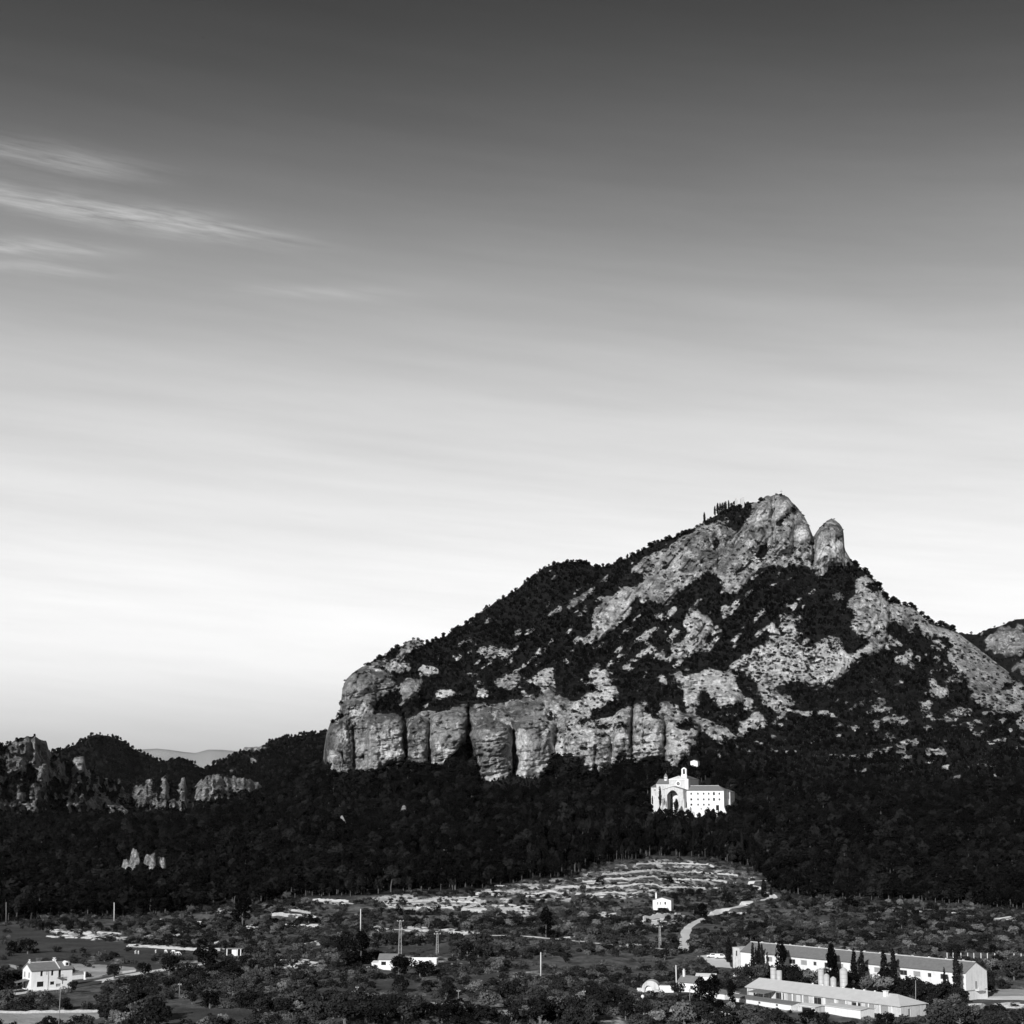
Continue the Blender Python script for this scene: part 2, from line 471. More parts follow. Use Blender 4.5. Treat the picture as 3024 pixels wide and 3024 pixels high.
GRASSY = [[(-700, 2745), (60, 2735), (180, 2765), (380, 2790), (660, 2815), (600, 2850), (400, 2870), (200, 2850), (-700, 2850)],
          ZV[2]([(1400, 850), (1932, 900), (1932, 1010), (1400, 1000)]), ZV[3]([(0, 880), (640, 900), (640, 1000), (0, 1010)]), ZV[3]([(840, 1300), (1200, 1240), (1400, 1350), (840, 1400)]),
          ZV[2]([(560, 1490), (900, 1440), (1100, 1500), (900, 1620), (560, 1580)]), ZV[1]([(560, 1720), (1600, 1740), (1700, 1932), (300, 1932), (300, 1800)]), ZV[2]([(1200, 1450), (1450, 1350), (1932, 1330), (1932, 1480), (1300, 1500)])]
BARE = [ZV[0]([(700, 1110), (1490, 1140), (1820, 1170), (1830, 1230), (1400, 1290), (930, 1330), (930, 1200)]), ZV[0]([(-900, 1775), (1330, 1765), (1340, 1860), (1000, 1890), (750, 1960), (-900, 1960)]),
        ZV[0]([(100, 1110), (320, 1180), (270, 1220), (120, 1150)]), [(2140, 2820), (2580, 2830), (2600, 2880), (2480, 2870), (2250, 2855)],
        [(2870, 2926), (2950, 2920), (3400, 2925), (3400, 2945), (2870, 2950)], [(2160, 2935), (2420, 2980), (2700, 2975), (2760, 2990), (2300, 2990)]]

EDGE = np.array([(-900, 2735), (0, 2722), (180, 2706), (330, 2712), (480, 2700), (600, 2690), (660, 2674), (760, 2668), (830, 2652), (1000, 2650), (1100, 2640), (1250, 2634), (1400, 2630), (1500, 2614), (1560, 2600), (1640, 2594), (1700, 2592), (1740, 2562), (1850, 2540), (1950, 2530), (2050, 2536), (2150, 2550), (2220, 2570), (2260, 2600), (2290, 2632), (2350, 2652), (2500, 2658), (2700, 2665), (2900, 2682), (3100, 2690), (4000, 2700)], float)

def poly_mask(px, py, polys, wx=0, wy=0):
    m = np.zeros(px.shape)
    for p in polys:
        a = np.array(p); x0, y0 = a.min(0) - 20; x1, y1 = a.max(0) + 20
        s = (px > x0) & (px < x1) & (py > y0) & (py < y1)
        if s.any():
            q = m[s]; q[inpoly(px[s] + (wx[s] if np.ndim(wx) else 0), py[s] + (wy[s] if np.ndim(wy) else 0), p)] = 1; m[s] = q
    return m

def gz(x, y):
    """ground height in metres, with terraces stepped into the stony slopes"""
    x, y = np.asarray(x, float), np.asarray(y, float)
    z = gz0(x, y)
    near = sstep(300, 420, y)
    z = z + near * (fbm(x / 60, y / 60, 3, 3) * 1.2 + fbm(x / 9, y / 9, 3, 5) * .35)
    ter = sstep(780, 860, y) * (1 - sstep(1090, 1130, y)) * sstep(-.30, -.2, x / np.maximum(y, 60))
    q = 2.2
    zz = z / q + fbm(x / 80, y / 80, 2, 8) * .6
    f = zz - np.floor(zz)
    st = (np.floor(zz) + sstep(.72, .95, f)) * q - (zz - z / q) * q
    return z + ter * (st - z) * .9

_us = np.concatenate([np.linspace(-5, -.42, 24), np.linspace(-.40, -.33, 10), np.linspace(-.325, .325, 620), np.linspace(.33, .40, 10), np.linspace(.42, 5, 24)])
_ys = np.concatenate([np.linspace(-140, 300, 30), np.geomspace(310, 420, 16), np.geomspace(421, 1420, 560), np.geomspace(1430, 2600, 70), np.geomspace(2700, 90000, 40)])
GX = _us[None, :] * (_ys[:, None] + 145.0) * np.where(_ys[:, None] < 300, 1.0, 1.0)
GX = np.where(_ys[:, None] > 310, _us[None, :] * _ys[:, None], _us[None, :] * np.maximum(_ys[:, None] + 145.0, 5) * (310 / 455.0))
GY = np.broadcast_to(_ys[:, None], GX.shape)
GZ = gz(GX, GY)
gpx, gpy = proj(GX, np.maximum(GY, 20.0), GZ)
vis = (GY > 400) & (GY < 1500)
wx, wy = fbm(GX / 14, GY / 14, 3, 31) * 16, fbm(GX / 10, GY / 22, 3, 33) * 5
g_rock = np.where(vis, poly_mask(gpx, gpy, STONY, wx, wy), 0)
terr = poly_mask(gpx, gpy, STONY[-19:-16], wx, wy) * vis
g_rock = np.where(terr > 0, .46, g_rock * .72)
g_rock = np.maximum(g_rock, vis * (GY < 1000) * .46 * sstep(.30, .5, fbm(GX / 26, GY / 46, 3, 37)))
g_rock = blur(g_rock, 1)
g_grass = blur(np.where(vis, poly_mask(gpx, gpy, GRASSY, wx * .5, wy * .4), 0), 2)
g_bare = blur(np.where(vis, poly_mask(gpx, gpy, BARE, wx * .3, wy * .2), 0), 1)
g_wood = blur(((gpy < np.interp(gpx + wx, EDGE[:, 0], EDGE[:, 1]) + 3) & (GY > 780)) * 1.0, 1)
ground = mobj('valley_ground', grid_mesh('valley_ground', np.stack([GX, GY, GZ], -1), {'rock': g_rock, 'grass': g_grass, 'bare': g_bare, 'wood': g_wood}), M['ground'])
prop(ground, 'dark valley floor of scrub, grass and pale stony terraces', 'ground', kind='structure')

_rayD = np.geomspace(300, 2600, 900)
def gp(px, py):
    """where the line of sight through photograph point (px, py) meets the ground"""
    a, b = ray(px, py)
    z = gz(a * _rayD, _rayD)
    hit = np.nonzero(CAM_Z + b * _rayD <= z)[0]
    i = hit[0] if len(hit) else len(_rayD) - 1
    d0, d1 = _rayD[max(i - 1, 0)], _rayD[i]
    for _ in range(12):
        m = (d0 + d1) / 2
        if CAM_Z + b * m <= float(gz(a * m, m)): d1 = m
        else: d0 = m
    return Vector((a * d1, d1, float(gz(a * d1, d1))))

# ------------------------------------------------------------------ the mountain
Z1, Z2, Z3 = zoomer(900, 1800, 2.415), zoomer(1600, 1400, 2.415), zoomer(2224, 1400, 2.415)
Z4, Z5, Z6 = zoomer(1600, 1900, 2.415), zoomer(2224, 2000, 2.415), zoomer(0, 2100, 2.415)
SKY = [(940, 2330), (948, 2300), (953, 2250), (957, 2215), (963, 2170), (975, 2135), (1000, 2115), (1006, 2080), (1012, 2030), (1024, 2003)] + \
      Z1([(340, 452), (380, 424), (450, 388), (500, 360), (590, 322), (640, 290), (690, 264), (740, 220), (800, 212), (860, 246), (930, 232), (1000, 196), (1050, 158), (1100, 126), (1190, 90)]) + \
      [(1405, 1815), (1470, 1775), (1526, 1742), (1560, 1712)] + \
      Z2([(0, 676), (60, 655), (110, 640), (200, 632), (330, 632), (380, 662), (500, 662), (540, 630), (640, 585), (720, 538), (780, 508), (850, 474), (950, 452), (1000, 430), (1100, 380), (1180, 325), (1300, 270), (1360, 220), (1450, 208), (1550, 196), (1600, 158), (1650, 152)]) + \
      Z3([(200, 139), (250, 166), (320, 242), (370, 312), (400, 372), (428, 448), (440, 432), (455, 408), (470, 390), (500, 358), (520, 343), (545, 324), (570, 325), (592, 335), (615, 352), (632, 374), (643, 400), (647, 430), (648, 490), (655, 540), (680, 580), (700, 615), (760, 675), (850, 740), (880, 785), (920, 845), (960, 905), (1020, 912), (1080, 930), (1130, 945), (1170, 972), (1200, 1000), (1260, 1058), (1330, 1082), (1400, 1100), (1450, 1122), (1530, 1186), (1620, 1256), (1720, 1336), (1800, 1396), (1850, 1445), (1932, 1500)]) + [(3120, 2075), (3250, 2150), (3420, 2230)]
SKY = np.array(sorted(SKY))
CTL = np.array([(930, 2340, 1396), (960, 2290, 1398), (960, 2150, 1403), (1000, 2105, 1414), (1012, 2060, 1420), (1020, 2005, 1432),
    (1130, 2290, 1393), (1130, 2110, 1402), (1130, 2070, 1424), (1130, 1940, 1462), (1250, 2290, 1390), (1250, 2105, 1400), (1250, 2065, 1426), (1250, 1980, 1452), (1250, 1890, 1492),
    (1380, 2300, 1386), (1380, 2095, 1397), (1400, 1820, 1515), (1500, 2300, 1380), (1500, 2110, 1392), (1500, 2080, 1412), (1500, 1950, 1462), (1500, 1760, 1536),
    (1650, 2290, 1374), (1650, 2130, 1386), (1650, 1900, 1482), (1650, 1660, 1568), (1800, 2290, 1364), (1800, 2130, 1380), (1800, 2060, 1415), (1800, 1900, 1484), (1800, 1680, 1576),
    (1950, 2300, 1350), (1950, 2100, 1386), (1950, 1600, 1600), (2060, 2300, 1336), (2060, 2150, 1382), (2060, 2000, 1444), (2060, 1800, 1520), (2060, 1560, 1618),
    (2180, 2320, 1312), (2180, 1490, 1640), (2300, 2330, 1306), (2300, 2150, 1388), (2300, 1950, 1466), (2300, 1750, 1545), (2300, 1610, 1606), (2300, 1460, 1640),
    (2450, 1545, 1632), (2450, 1640, 1612), (2450, 1720, 1580), (2450, 2330, 1306), (2600, 2330, 1306), (2600, 2150, 1402), (2600, 1950, 1484), (2600, 1800, 1556), (2600, 1720, 1598),
    (2800, 2330, 1306), (2800, 2100, 1440), (2800, 1950, 1540), (2800, 1860, 1602), (3024, 2330, 1306), (3024, 2150, 1440), (3024, 2040, 1556), (3400, 2340, 1300), (3400, 2240, 1480)], float)
def tps(ctl):
    p = ctl[:, :2] / 300.0
    def U(r2): return np.where(r2 > 0, r2 * np.log(np.maximum(r2, 1e-12)), 0)
    n = len(p)
    A = np.zeros((n + 3, n + 3))
    d2 = ((p[:, None] - p[None]) ** 2).sum(-1)
    A[:n, :n] = U(d2) + np.eye(n) * .002
    A[:n, n] = 1; A[:n, n + 1:] = p; A[n, :n] = 1; A[n + 1:, :n] = p.T
    w = np.linalg.solve(A, np.concatenate([ctl[:, 2], [0, 0, 0]]))
    def f(x, y):
        x, y = x / 300.0, y / 300.0
        r = w[n] + w[n + 1] * x + w[n + 2] * y
        for i in range(n): r = r + w[i] * U((x - p[i, 0]) ** 2 + (y - p[i, 1]) ** 2)
        return r
    return f

# bare rock, traced: (outline, how far it stands proud in metres, share of it dotted with bushes, paleness)
ROCKS = [
    (Z1([(250, 760), (255, 640), (268, 540), (290, 480), (345, 445), (430, 430), (520, 440), (600, 450), (650, 540), (660, 590), (600, 600), (540, 640), (490, 720), (450, 770), (380, 775), (300, 775)]), 7, .03, .05),
    (Z1([(600, 440), (580, 400), (640, 340), (700, 262), (760, 205), (810, 205), (850, 245), (830, 270), (740, 320), (690, 370), (780, 410), (700, 460)]), 4, .2, .25),
    (Z1([(805, 395), (850, 375), (950, 410), (960, 450), (860, 490), (810, 450)]), 4, .05, .6),
    (Z1([(665, 545), (720, 500), (840, 490), (830, 550), (790, 620), (720, 660), (665, 640)]), 6, .03, .3),
    (Z1([(920, 570), (1080, 565), (1070, 610), (1010, 640), (950, 640)]), 4, .05, .9), (Z1([(1225, 570), (1260, 550), (1315, 570), (1305, 635), (1222, 650)]), 5, .0, 1.0),
    (Z1([(1340, 500), (1500, 460), (1560, 480), (1500, 560), (1380, 560)]), 4, .1, .3), (Z1([(1560, 520), (1680, 440), (1785, 395), (1780, 450), (1700, 520), (1560, 565)]), 4, .05, .7),
    (Z1([(1020, 300), (1100, 235), (1225, 185), (1190, 235), (1110, 285)]), 3, .1, .5), (Z1([(1060, 335), (1180, 300), (1140, 345), (1080, 365)]), 3, .05, .6),
    (Z1([(330, 440), (500, 370), (600, 350), (590, 400), (560, 430), (430, 425)]), 3, .3, .3), (Z1([(1160, 300), (1380, 260), (1500, 300), (1480, 380), (1300, 350)]), 2, .45, .5), (Z1([(1640, 350), (1740, 320), (1700, 380)]), 2, .2, .6), (Z1([(1830, 360), (1880, 350), (1860, 395)]), 3, .0, 1.0),
    # the great lower cliff
    (Z1([(120, 1000), (140, 870), (180, 800), (300, 775), (450, 780), (520, 740), (640, 740), (700, 760), (760, 770), (860, 722), (960, 720), (1100, 690), (1165, 688), (1220, 710), (1330, 700), (1450, 655), (1600, 620), (1750, 585), (1850, 640), (1940, 680), (1940, 1080), (1850, 1110), (1760, 1100), (1700, 1170), (1630, 1260), (1500, 1230), (1480, 1200), (1390, 1250), (1260, 1300), (1230, 1130), (1180, 1010), (1120, 1060), (1100, 1110), (900, 1130), (760, 1110), (740, 1050), (710, 1120), (600, 1090), (560, 1130), (430, 1180), (350, 1160), (270, 1200), (170, 1190)]), 5, .02, .0),
    (Z4([(0, 400), (150, 430), (300, 380), (420, 330), (540, 380), (600, 440), (640, 470), (700, 410), (800, 400), (900, 420), (980, 440), (1000, 520), (1200, 520), (1230, 600), (1360, 680), (1320, 730), (1110, 690), (1060, 790), (960, 880), (880, 880), (870, 800), (720, 890), (600, 870), (590, 760), (530, 780), (530, 960), (400, 980), (280, 940), (280, 860), (150, 850), (70, 880), (0, 940)]), 4, .06, .55),
    (Z2([(360, 1000), (440, 940), (520, 850), (600, 790), (645, 800), (640, 900), (645, 980), (560, 1080), (420, 1180), (340, 1230), (245, 1225), (290, 1160), (350, 1120), (345, 1060)]), 8, .04, .45),
    (Z2([(55, 995), (140, 930), (260, 880), (350, 820), (480, 735), (515, 750), (400, 835), (300, 895), (150, 975)]), 4, .05, .4), (Z2([(310, 975), (350, 930), (460, 865), (485, 880), (400, 930)]), 4, .05, .4),
    (Z2([(510, 790), (560, 770), (640, 770), (700, 700), (620, 690), (700, 640), (760, 650), (720, 710)]), 3, .3, .3),
    (Z2([(620, 690), (700, 600), (820, 560), (1000, 450), (1150, 350), (1250, 320), (1330, 400), (1400, 390), (1500, 340), (1560, 300), (1550, 190), (1610, 145), (1700, 130), (1770, 165), (1860, 265), (1940, 400), (1940, 480), (1860, 480), (1800, 560), (1700, 610), (1600, 600), (1560, 560), (1500, 600), (1510, 700), (1430, 820), (1330, 870), (1290, 830), (1250, 700), (1180, 720), (1060, 800), (960, 860), (830, 960), (790, 900), (700, 880), (650, 880), (690, 790), (720, 710)]), 6, .13, .15),
    (Z2([(970, 1090), (1000, 1020), (1090, 950), (1130, 925), (1150, 1000), (1220, 1030), (1235, 1090), (1170, 1170), (1100, 1255), (1010, 1315), (900, 1335), (845, 1325), (900, 1260), (1000, 1190), (1060, 1110)]), 5, .2, .5),
    (Z2([(680, 1315), (750, 1220), (850, 1185), (865, 1210), (780, 1295)]), 3, .1, .6), (Z2([(500, 1300), (580, 1255), (575, 1330), (540, 1355)]), 3, .1, .5), (Z2([(560, 1385), (660, 1350), (685, 1390), (640, 1425)]), 3, .1, .7), (Z2([(800, 1340), (880, 1320), (930, 1310), (840, 1345)]), 2, .1, .6),
    (Z2([(340, 1390), (440, 1365), (470, 1440), (520, 1500), (555, 1600), (480, 1640), (250, 1685), (200, 1660), (300, 1600), (420, 1550), (340, 1460)]), 5, .15, .8),
    (Z2([(820, 1460), (880, 1435), (915, 1490), (860, 1525)]), 3, .05, .9), (Z2([(825, 1560), (880, 1550), (860, 1585)]), 3, .0, .9), (Z2([(130, 1330), (190, 1310), (180, 1360), (140, 1350)]), 3, .0, .8), (Z2([(40, 1400), (100, 1390), (90, 1440), (20, 1450), (0, 1420)]), 3, .1, .8), (Z2([(0, 1480), (90, 1460), (130, 1500), (30, 1560), (0, 1560)]), 3, .3, .8),
    (Z2([(920, 1430), (970, 1415), (1100, 1420), (1200, 1375), (1230, 1400), (1370, 1425), (1435, 1560), (1400, 1655), (1240, 1645), (1165, 1570), (1200, 1480), (1130, 1540), (1100, 1700), (1040, 1705), (1000, 1640), (1030, 1560), (1000, 1500), (950, 1490)]), 5, .1, .75),
    (Z2([(1300, 1400), (1420, 1285), (1560, 1310), (1700, 1260), (1670, 1180), (1800, 1100), (1680, 1020), (1780, 985), (1820, 1080), (1820, 1200), (1940, 1250), (1940, 1480), (1800, 1480), (1780, 1380), (1700, 1400), (1600, 1480), (1520, 1490), (1480, 1400)]), 2, .42, .6),
    (Z2([(1400, 1800), (1500, 1720), (1590, 1730), (1620, 1815), (1540, 1790), (1480, 1855), (1400, 1845)]), 3, .1, .7), (Z2([(1690, 1630), (1790, 1600), (1815, 1665), (1720, 1685)]), 3, .1, .6), (Z2([(1240, 1810), (1340, 1790), (1360, 1880), (1300, 1900)]), 3, .1, .7), (Z2([(1420, 1600), (1480, 1580), (1530, 1650), (1440, 1660)]), 3, .1, .7),
    (Z3([(-10, 215), (60, 195), (130, 145), (200, 128), (260, 160), (330, 235), (380, 305), (415, 365), (440, 440), (430, 480), (360, 480), (300, 490), (240, 480), (150, 480), (60, 480), (-10, 470)]), 7, .04, .15),
    (Z3([(432, 440), (465, 385), (515, 338), (545, 312), (600, 330), (642, 365), (658, 420), (656, 485), (668, 530), (705, 610), (730, 660), (640, 650), (560, 660), (520, 725), (470, 700), (430, 650), (430, 560), (440, 500)]), 5, .03, .1),
    (Z3([(-10, 520), (420, 510), (430, 650), (300, 660), (100, 650), (-10, 700)]), 3, .45, .3), (Z3([(430, 700), (520, 730), (490, 760), (430, 740)]), 2, .2, .2),
    (Z3([(720, 760), (800, 705), (870, 755), (910, 825), (970, 890), (980, 1000), (965, 1150), (925, 1250), (860, 1285), (760, 1305), (700, 1360), (690, 1300), (760, 1240), (850, 1180), (770, 1170), (690, 1100), (700, 1040), (740, 960), (645, 945), (720, 860)]), 7, .12, .35),
    (Z3([(970, 900), (1130, 925), (1200, 980), (1275, 1075), (1285, 1170), (1230, 1175), (1180, 1100), (1100, 1100), (1000, 1060), (985, 980)]), 5, .14, .35),
    (Z3([(1280, 1085), (1340, 1060), (1445, 1100), (1535, 1170), (1625, 1240), (1745, 1330), (1825, 1400), (1840, 1480), (1740, 1540), (1640, 1565), (1540, 1540), (1490, 1440), (1490, 1300), (1420, 1210), (1330, 1170), (1280, 1160)]), 5, .12, .2),
    (Z3([(-10, 1230), (180, 1200), (300, 1250), (420, 1220), (560, 1150), (650, 1200), (690, 1320), (640, 1430), (560, 1485), (440, 1500), (330, 1480), (200, 1500), (60, 1500), (-10, 1480)]), 2, .42, .6), (Z3([(570, 1380), (660, 1225), (695, 1330), (670, 1400), (580, 1480)]), 4, .05, .5), (Z3([(180, 1000), (290, 990), (300, 1100), (190, 1130)]), 2, .35, .4), (Z3([(560, 860), (650, 830), (660, 900), (580, 910)]), 2, .3, .3),
    (Z3([(1240, 1370), (1262, 1370), (1320, 1530), (1400, 1490), (1380, 1590), (1300, 1600), (1240, 1560), (1265, 1500)]), 3, .1, .7), (Z3([(1180, 1625), (1290, 1600), (1260, 1705), (1190, 1685)]), 2, .25, .6), (Z3([(1510, 1570), (1700, 1560), (1940, 1530), (1940, 1650), (1740, 1685), (1600, 1640)]), 2, .35, .4), (Z3([(1850, 1450), (1940, 1510), (1940, 1560), (1850, 1540)]), 3, .15, .3),
    (Z3([(660, 1650), (725, 1640), (690, 1725)]), 3, .0, .7), (Z3([(870, 1600), (930, 1555), (945, 1650), (880, 1665)]), 2, .2, .5), (Z3([(1010, 1290), (1150, 1270), (1140, 1350), (1060, 1380)]), 2, .3, .6), (Z3([(1280, 1290), (1330, 1290), (1340, 1360), (1300, 1370)]), 2, .2, .5), (Z3([(720, 1500), (770, 1490), (760, 1570)]), 2, .2, .4), (Z3([(1390, 1240), (1480, 1280), (1480, 1420), (1420, 1420)]), 2, .3, .5),
    (Z3([(-10, 1690), (60, 1695), (105, 1785), (-10, 1805)]), 3, .1, .7), (Z3([(205, 1715), (262, 1740), (240, 1815)]), 3, .1, .5), (Z3([(40, 1500), (150, 1490), (120, 1600), (40, 1580)]), 2, .25, .6), (Z3([(50, 1600), (180, 1560), (300, 1590), (290, 1700), (190, 1690), (80, 1680)]), 2, .3, .6),
    (Z5([(720, 370), (800, 345), (825, 375), (740, 412)]), 3, .1, .8), (Z5([(1000, 470), (1190, 430), (1210, 560), (1180, 570), (1180, 470), (1080, 485), (1000, 490)]), 2, .1, .6), (Z5([(1020, 590), (1160, 620), (1080, 650)]), 3, .0, .7), (Z5([(905, 660), (965, 690), (930, 715)]), 3, .0, .9), (Z5([(1880, 280), (1940, 260), (1940, 390), (1850, 405)]), 2, .2, .5), (Z5([(1720, 210), (1940, 150), (1940, 255), (1750, 255)]), 2, .2, .4), (Z5([(1000, 500), (1100, 500), (1080, 540), (1000, 550)]), 1, .3, .2), (Z5([(400, 560), (450, 555), (430, 585)]), 2, 0, .5),
    (Z4([(1220, 780), (1280, 770), (1300, 800), (1210, 800)]), 2, .1, .8), (Z4([(1390, 750), (1450, 745), (1440, 765)]), 2, .0, .8), (Z4([(1230, 820), (1290, 815), (1270, 850)]), 2, .0, .5),
]
VEGS = [Z1([(490, 720), (560, 640), (660, 600), (700, 655), (760, 650), (840, 560), (940, 620), (1000, 655), (1220, 655), (1330, 625), (1500, 565), (1560, 585), (1700, 560), (1600, 618), (1300, 690), (1165, 685), (950, 715), (850, 705), (700, 745), (600, 735), (500, 735)]),
        Z4([(100, 630), (200, 600), (300, 540), (400, 480), (540, 415), (600, 395), (640, 480), (600, 455), (500, 515), (330, 565), (230, 605), (180, 628)]), Z2([(1250, 290), (1360, 212), (1500, 205), (1490, 310), (1400, 380), (1330, 390), (1260, 330)]),
        Z2([(1540, 480), (1610, 480), (1600, 600), (1540, 600)]), Z1([(1700, 740), (1790, 740), (1780, 810), (1720, 790)]), Z2([(1240, 450), (1270, 460), (1270, 520), (1220, 580)]), Z2([(1230, 640), (1260, 640), (1250, 690)]), Z2([(1690, 330), (1740, 320), (1730, 390), (1700, 385)]), Z2([(840, 650), (900, 640), (890, 690)]), Z2([(1030, 570), (1070, 570), (1050, 620)]),
        Z1([(720, 760), (745, 760), (740, 820)]), Z1([(1000, 1090), (1080, 1020), (1120, 960), (1190, 940), (1210, 1060), (1230, 1120), (1240, 1200), (1000, 1200)]), Z4([(950, 600), (1010, 570), (1080, 600), (1050, 640), (980, 640)]), Z4([(690, 460), (740, 470), (800, 410), (850, 440), (830, 540), (760, 490)]), Z4([(1110, 640), (1200, 660), (1220, 720), (1110, 700)])]
# buttresses of the lower cliff: left, right, top, bottom, how far they bulge
BUTT = [(955, 1043, 2128, 2300, 10), (1043, 1120, 2130, 2290, 5), (1085, 1198, 2105, 2280, 9), (1198, 1268, 2112, 2260, 7), (1268, 1382, 2092, 2270, 8), (1386, 1520, 2090, 2190, 4), (1395, 1516, 2131, 2330, 14),
        (1519, 1637, 2115, 2320, 12), (1635, 1674, 2160, 2280, 5), (1672, 1800, 2148, 2262, 10), (1808, 1863, 2095, 2225, 7), (1868, 1899, 2070, 2205, 5), (1893, 1962, 2099, 2215, 8), (1963, 2066, 2110, 2270, 7), (2066, 2160, 2150, 2200, 5),
        (1716, 1760, 2235, 2310, 5), (1762, 1822, 2232, 2300, 6), (1175, 1248, 2005, 2075, 6), (1000, 1110, 2000, 2120, 6), (2408, 2492, 1535, 1640, 9), (2198, 2262, 1542, 1600, 6), (2100, 2195, 2025, 2085, 6), (1905, 1965, 2030, 2060, 4), (2230, 2285, 1462, 1610, 5), (2284, 2345, 1458, 1610, 7), (2345, 2405, 1500, 1620, 6)]
# cracks: line, half width in photograph pixels, depth in metres
CRACKS = [([(1043, 2150), (1045, 2262)], 4, 8), ([(1196, 2108), (1199, 2180), (1205, 2250)], 7, 26), ([(1268, 2112), (1266, 2180), (1270, 2260)], 4, 9), ([(1384, 2082), (1385, 2150), (1380, 2200)], 7, 30),
          ([(1385, 2190), (1400, 2225), (1400, 2270)], 18, 22), ([(1517, 2165), (1520, 2230), (1516, 2310)], 7, 26), ([(1640, 2120), (1648, 2160), (1640, 2190)], 6, 14), ([(1866, 2070), (1864, 2130), (1862, 2200)], 8, 30), ([(1961, 2110), (1963, 2200)], 4, 14),
          ([(1757, 2205), (1760, 2295)], 4, 12), ([(1030, 2115), (1035, 2060), (1050, 2040)], 2, 4), (Z3([(905, 830), (915, 920), (905, 1010), (870, 1120), (790, 1210), (700, 1290)]), 4, 14), (Z3([(968, 900), (978, 1000), (970, 1150), (940, 1240)]), 5, 14),
          (Z2([(1650, 150), (1645, 240), (1640, 330), (1660, 500)]), 4, 10), (Z2([(1725, 190), (1710, 230), (1680, 270)]), 2, 5), (Z3([(428, 440), (430, 560), (425, 640)]), 6, 18), (Z2([(1590, 340), (1595, 450)]), 4, 8), (Z2([(1265, 480), (1262, 560), (1255, 700)]), 5, 12), (Z2([(1060, 620), (1010, 680)]), 3, 6),
          (Z1([(440, 600), (560, 570), (640, 545)]), 2, 4), (Z1([(330, 520), (470, 540), (560, 520)]), 2, 3), (Z1([(1265, 920), (1380, 905), (1460, 880)]), 2, 4), (Z1([(900, 1085), (1040, 1070)]), 2, 3), (Z1([(1250, 1100), (1380, 1090), (1470, 1050)]), 2, 3), (Z1([(1500, 1080), (1640, 1080), (1750, 1060)]), 2, 3), (Z1([(315, 860), (315, 950)]), 4, 6)]
RS = 2.0
rx, ry = np.arange(930, 3410, RS), np.arange(1445, 2350, RS)
RX, RY = np.meshgrid(rx, ry)
wq = fbm(RX / 34, RY / 34, 3, 41) * 11 + fbm(RX / 9, RY / 9, 2, 44) * 4
wr = fbm(RX / 34, RY / 34, 3, 51) * 9 + fbm(RX / 9, RY / 9, 2, 54) * 4
rock = np.zeros(RX.shape); dots = np.zeros(RX.shape); proud = np.zeros(RX.shape); pale = np.zeros(RX.shape)
for poly, hgt, dt, pl in ROCKS:
    a = np.array(poly); x0, y0 = a.min(0) - 24; x1, y1 = a.max(0) + 24
    c0, c1 = np.searchsorted(rx, [x0, x1]); r0, r1 = np.searchsorted(ry, [y0, y1])
    if c1 <= c0 or r1 <= r0: continue
    S = (slice(r0, r1), slice(c0, c1))
    m = inpoly(RX[S] + wq[S] * .7, RY[S] + wr[S] * .7, poly)
    rock[S][m] = 1; dots[S][m] = dt; proud[S][m] = hgt; pale[S][m] = pl
for poly in VEGS:
    m = inpoly(RX + wq * .8, RY + wr * .8, poly)
    rock[m] = 0; proud[m] = 0
# ragged margins drawn out along the bedding, and scrub-filled clefts
_dip = R(38) * sstep(2090, 1960, RY) * sstep(1100, 1400, RX) * (1 - 1.6 * sstep(2400, 2560, RX)) + R(4)
_qs = RX * np.cos(_dip) - RY * np.sin(_dip); _qt = RX * np.sin(_dip) + RY * np.cos(_dip)
rag = fbm(_qs / 46, _qt / 15, 4, 62, .62)
lower = sstep(2085, 2110, RY) * (1 - sstep(1640, 1720, RX))
rag = rag * .6 + fbm(_qs / 17, _qt / 7, 4, 67, .65) * .6
m0 = blur(rock, 4)
rock = ((m0 + rag * .95 * (1 - .8 * lower)) > .5) * (m0 > .02) * 1.0
cleft = (fbm(_qs / 60, _qt / 14, 4, 63, .6) > .44) & (m0 > .1) & (lower < .5) & (proud < 7.5)
rock[cleft] = 0
proud = blur(proud, 3) * rock; dots = blur(dots, 3); pale = blur(pale, 3)
tier = rock * sstep(2075, 2095, RY) * (1 - sstep(2000, 2120, RX))
mixed = sstep(1600, 1750, RX) * (1 - sstep(2850, 3000, RX)) * sstep(1830, 1900, RY) * (1 - sstep(2150, 2230, RY)) + .8 * sstep(1200, 1300, RX) * (1 - sstep(1600, 1700, RX)) * sstep(1900, 1940, RY) + .7 * sstep(1650, 1800, RX) * (1 - sstep(2250, 2400, RX)) * sstep(1560, 1640, RY) * (1 - sstep(1850, 1930, RY))
mixed = np.maximum(mixed, .75 * sstep(2350, 2500, RX) * sstep(2000, 2060, RY) * (1 - sstep(2240, 2320, RY)))
bald = (fbm(_qs / 38, _qt / 12, 5, 61, .65) > .325 - .145 * mixed) & (rock < .5) & (RY < 2230 + 80 * sstep(2350, 2500, RX)) & (RX > 1150) & (m0 < .3)      # small bare spots in the scrub
rock[bald] = 1; proud[bald] = 1.5; dots[bald] = .15; pale[bald] = .5
D0 = tps(CTL)(RX, RY)
mw = D0 / F_PX                                                 # metres per photograph pixel
rockS, proudS = blur(rock, 2), blur(proud * 1.0, 4)
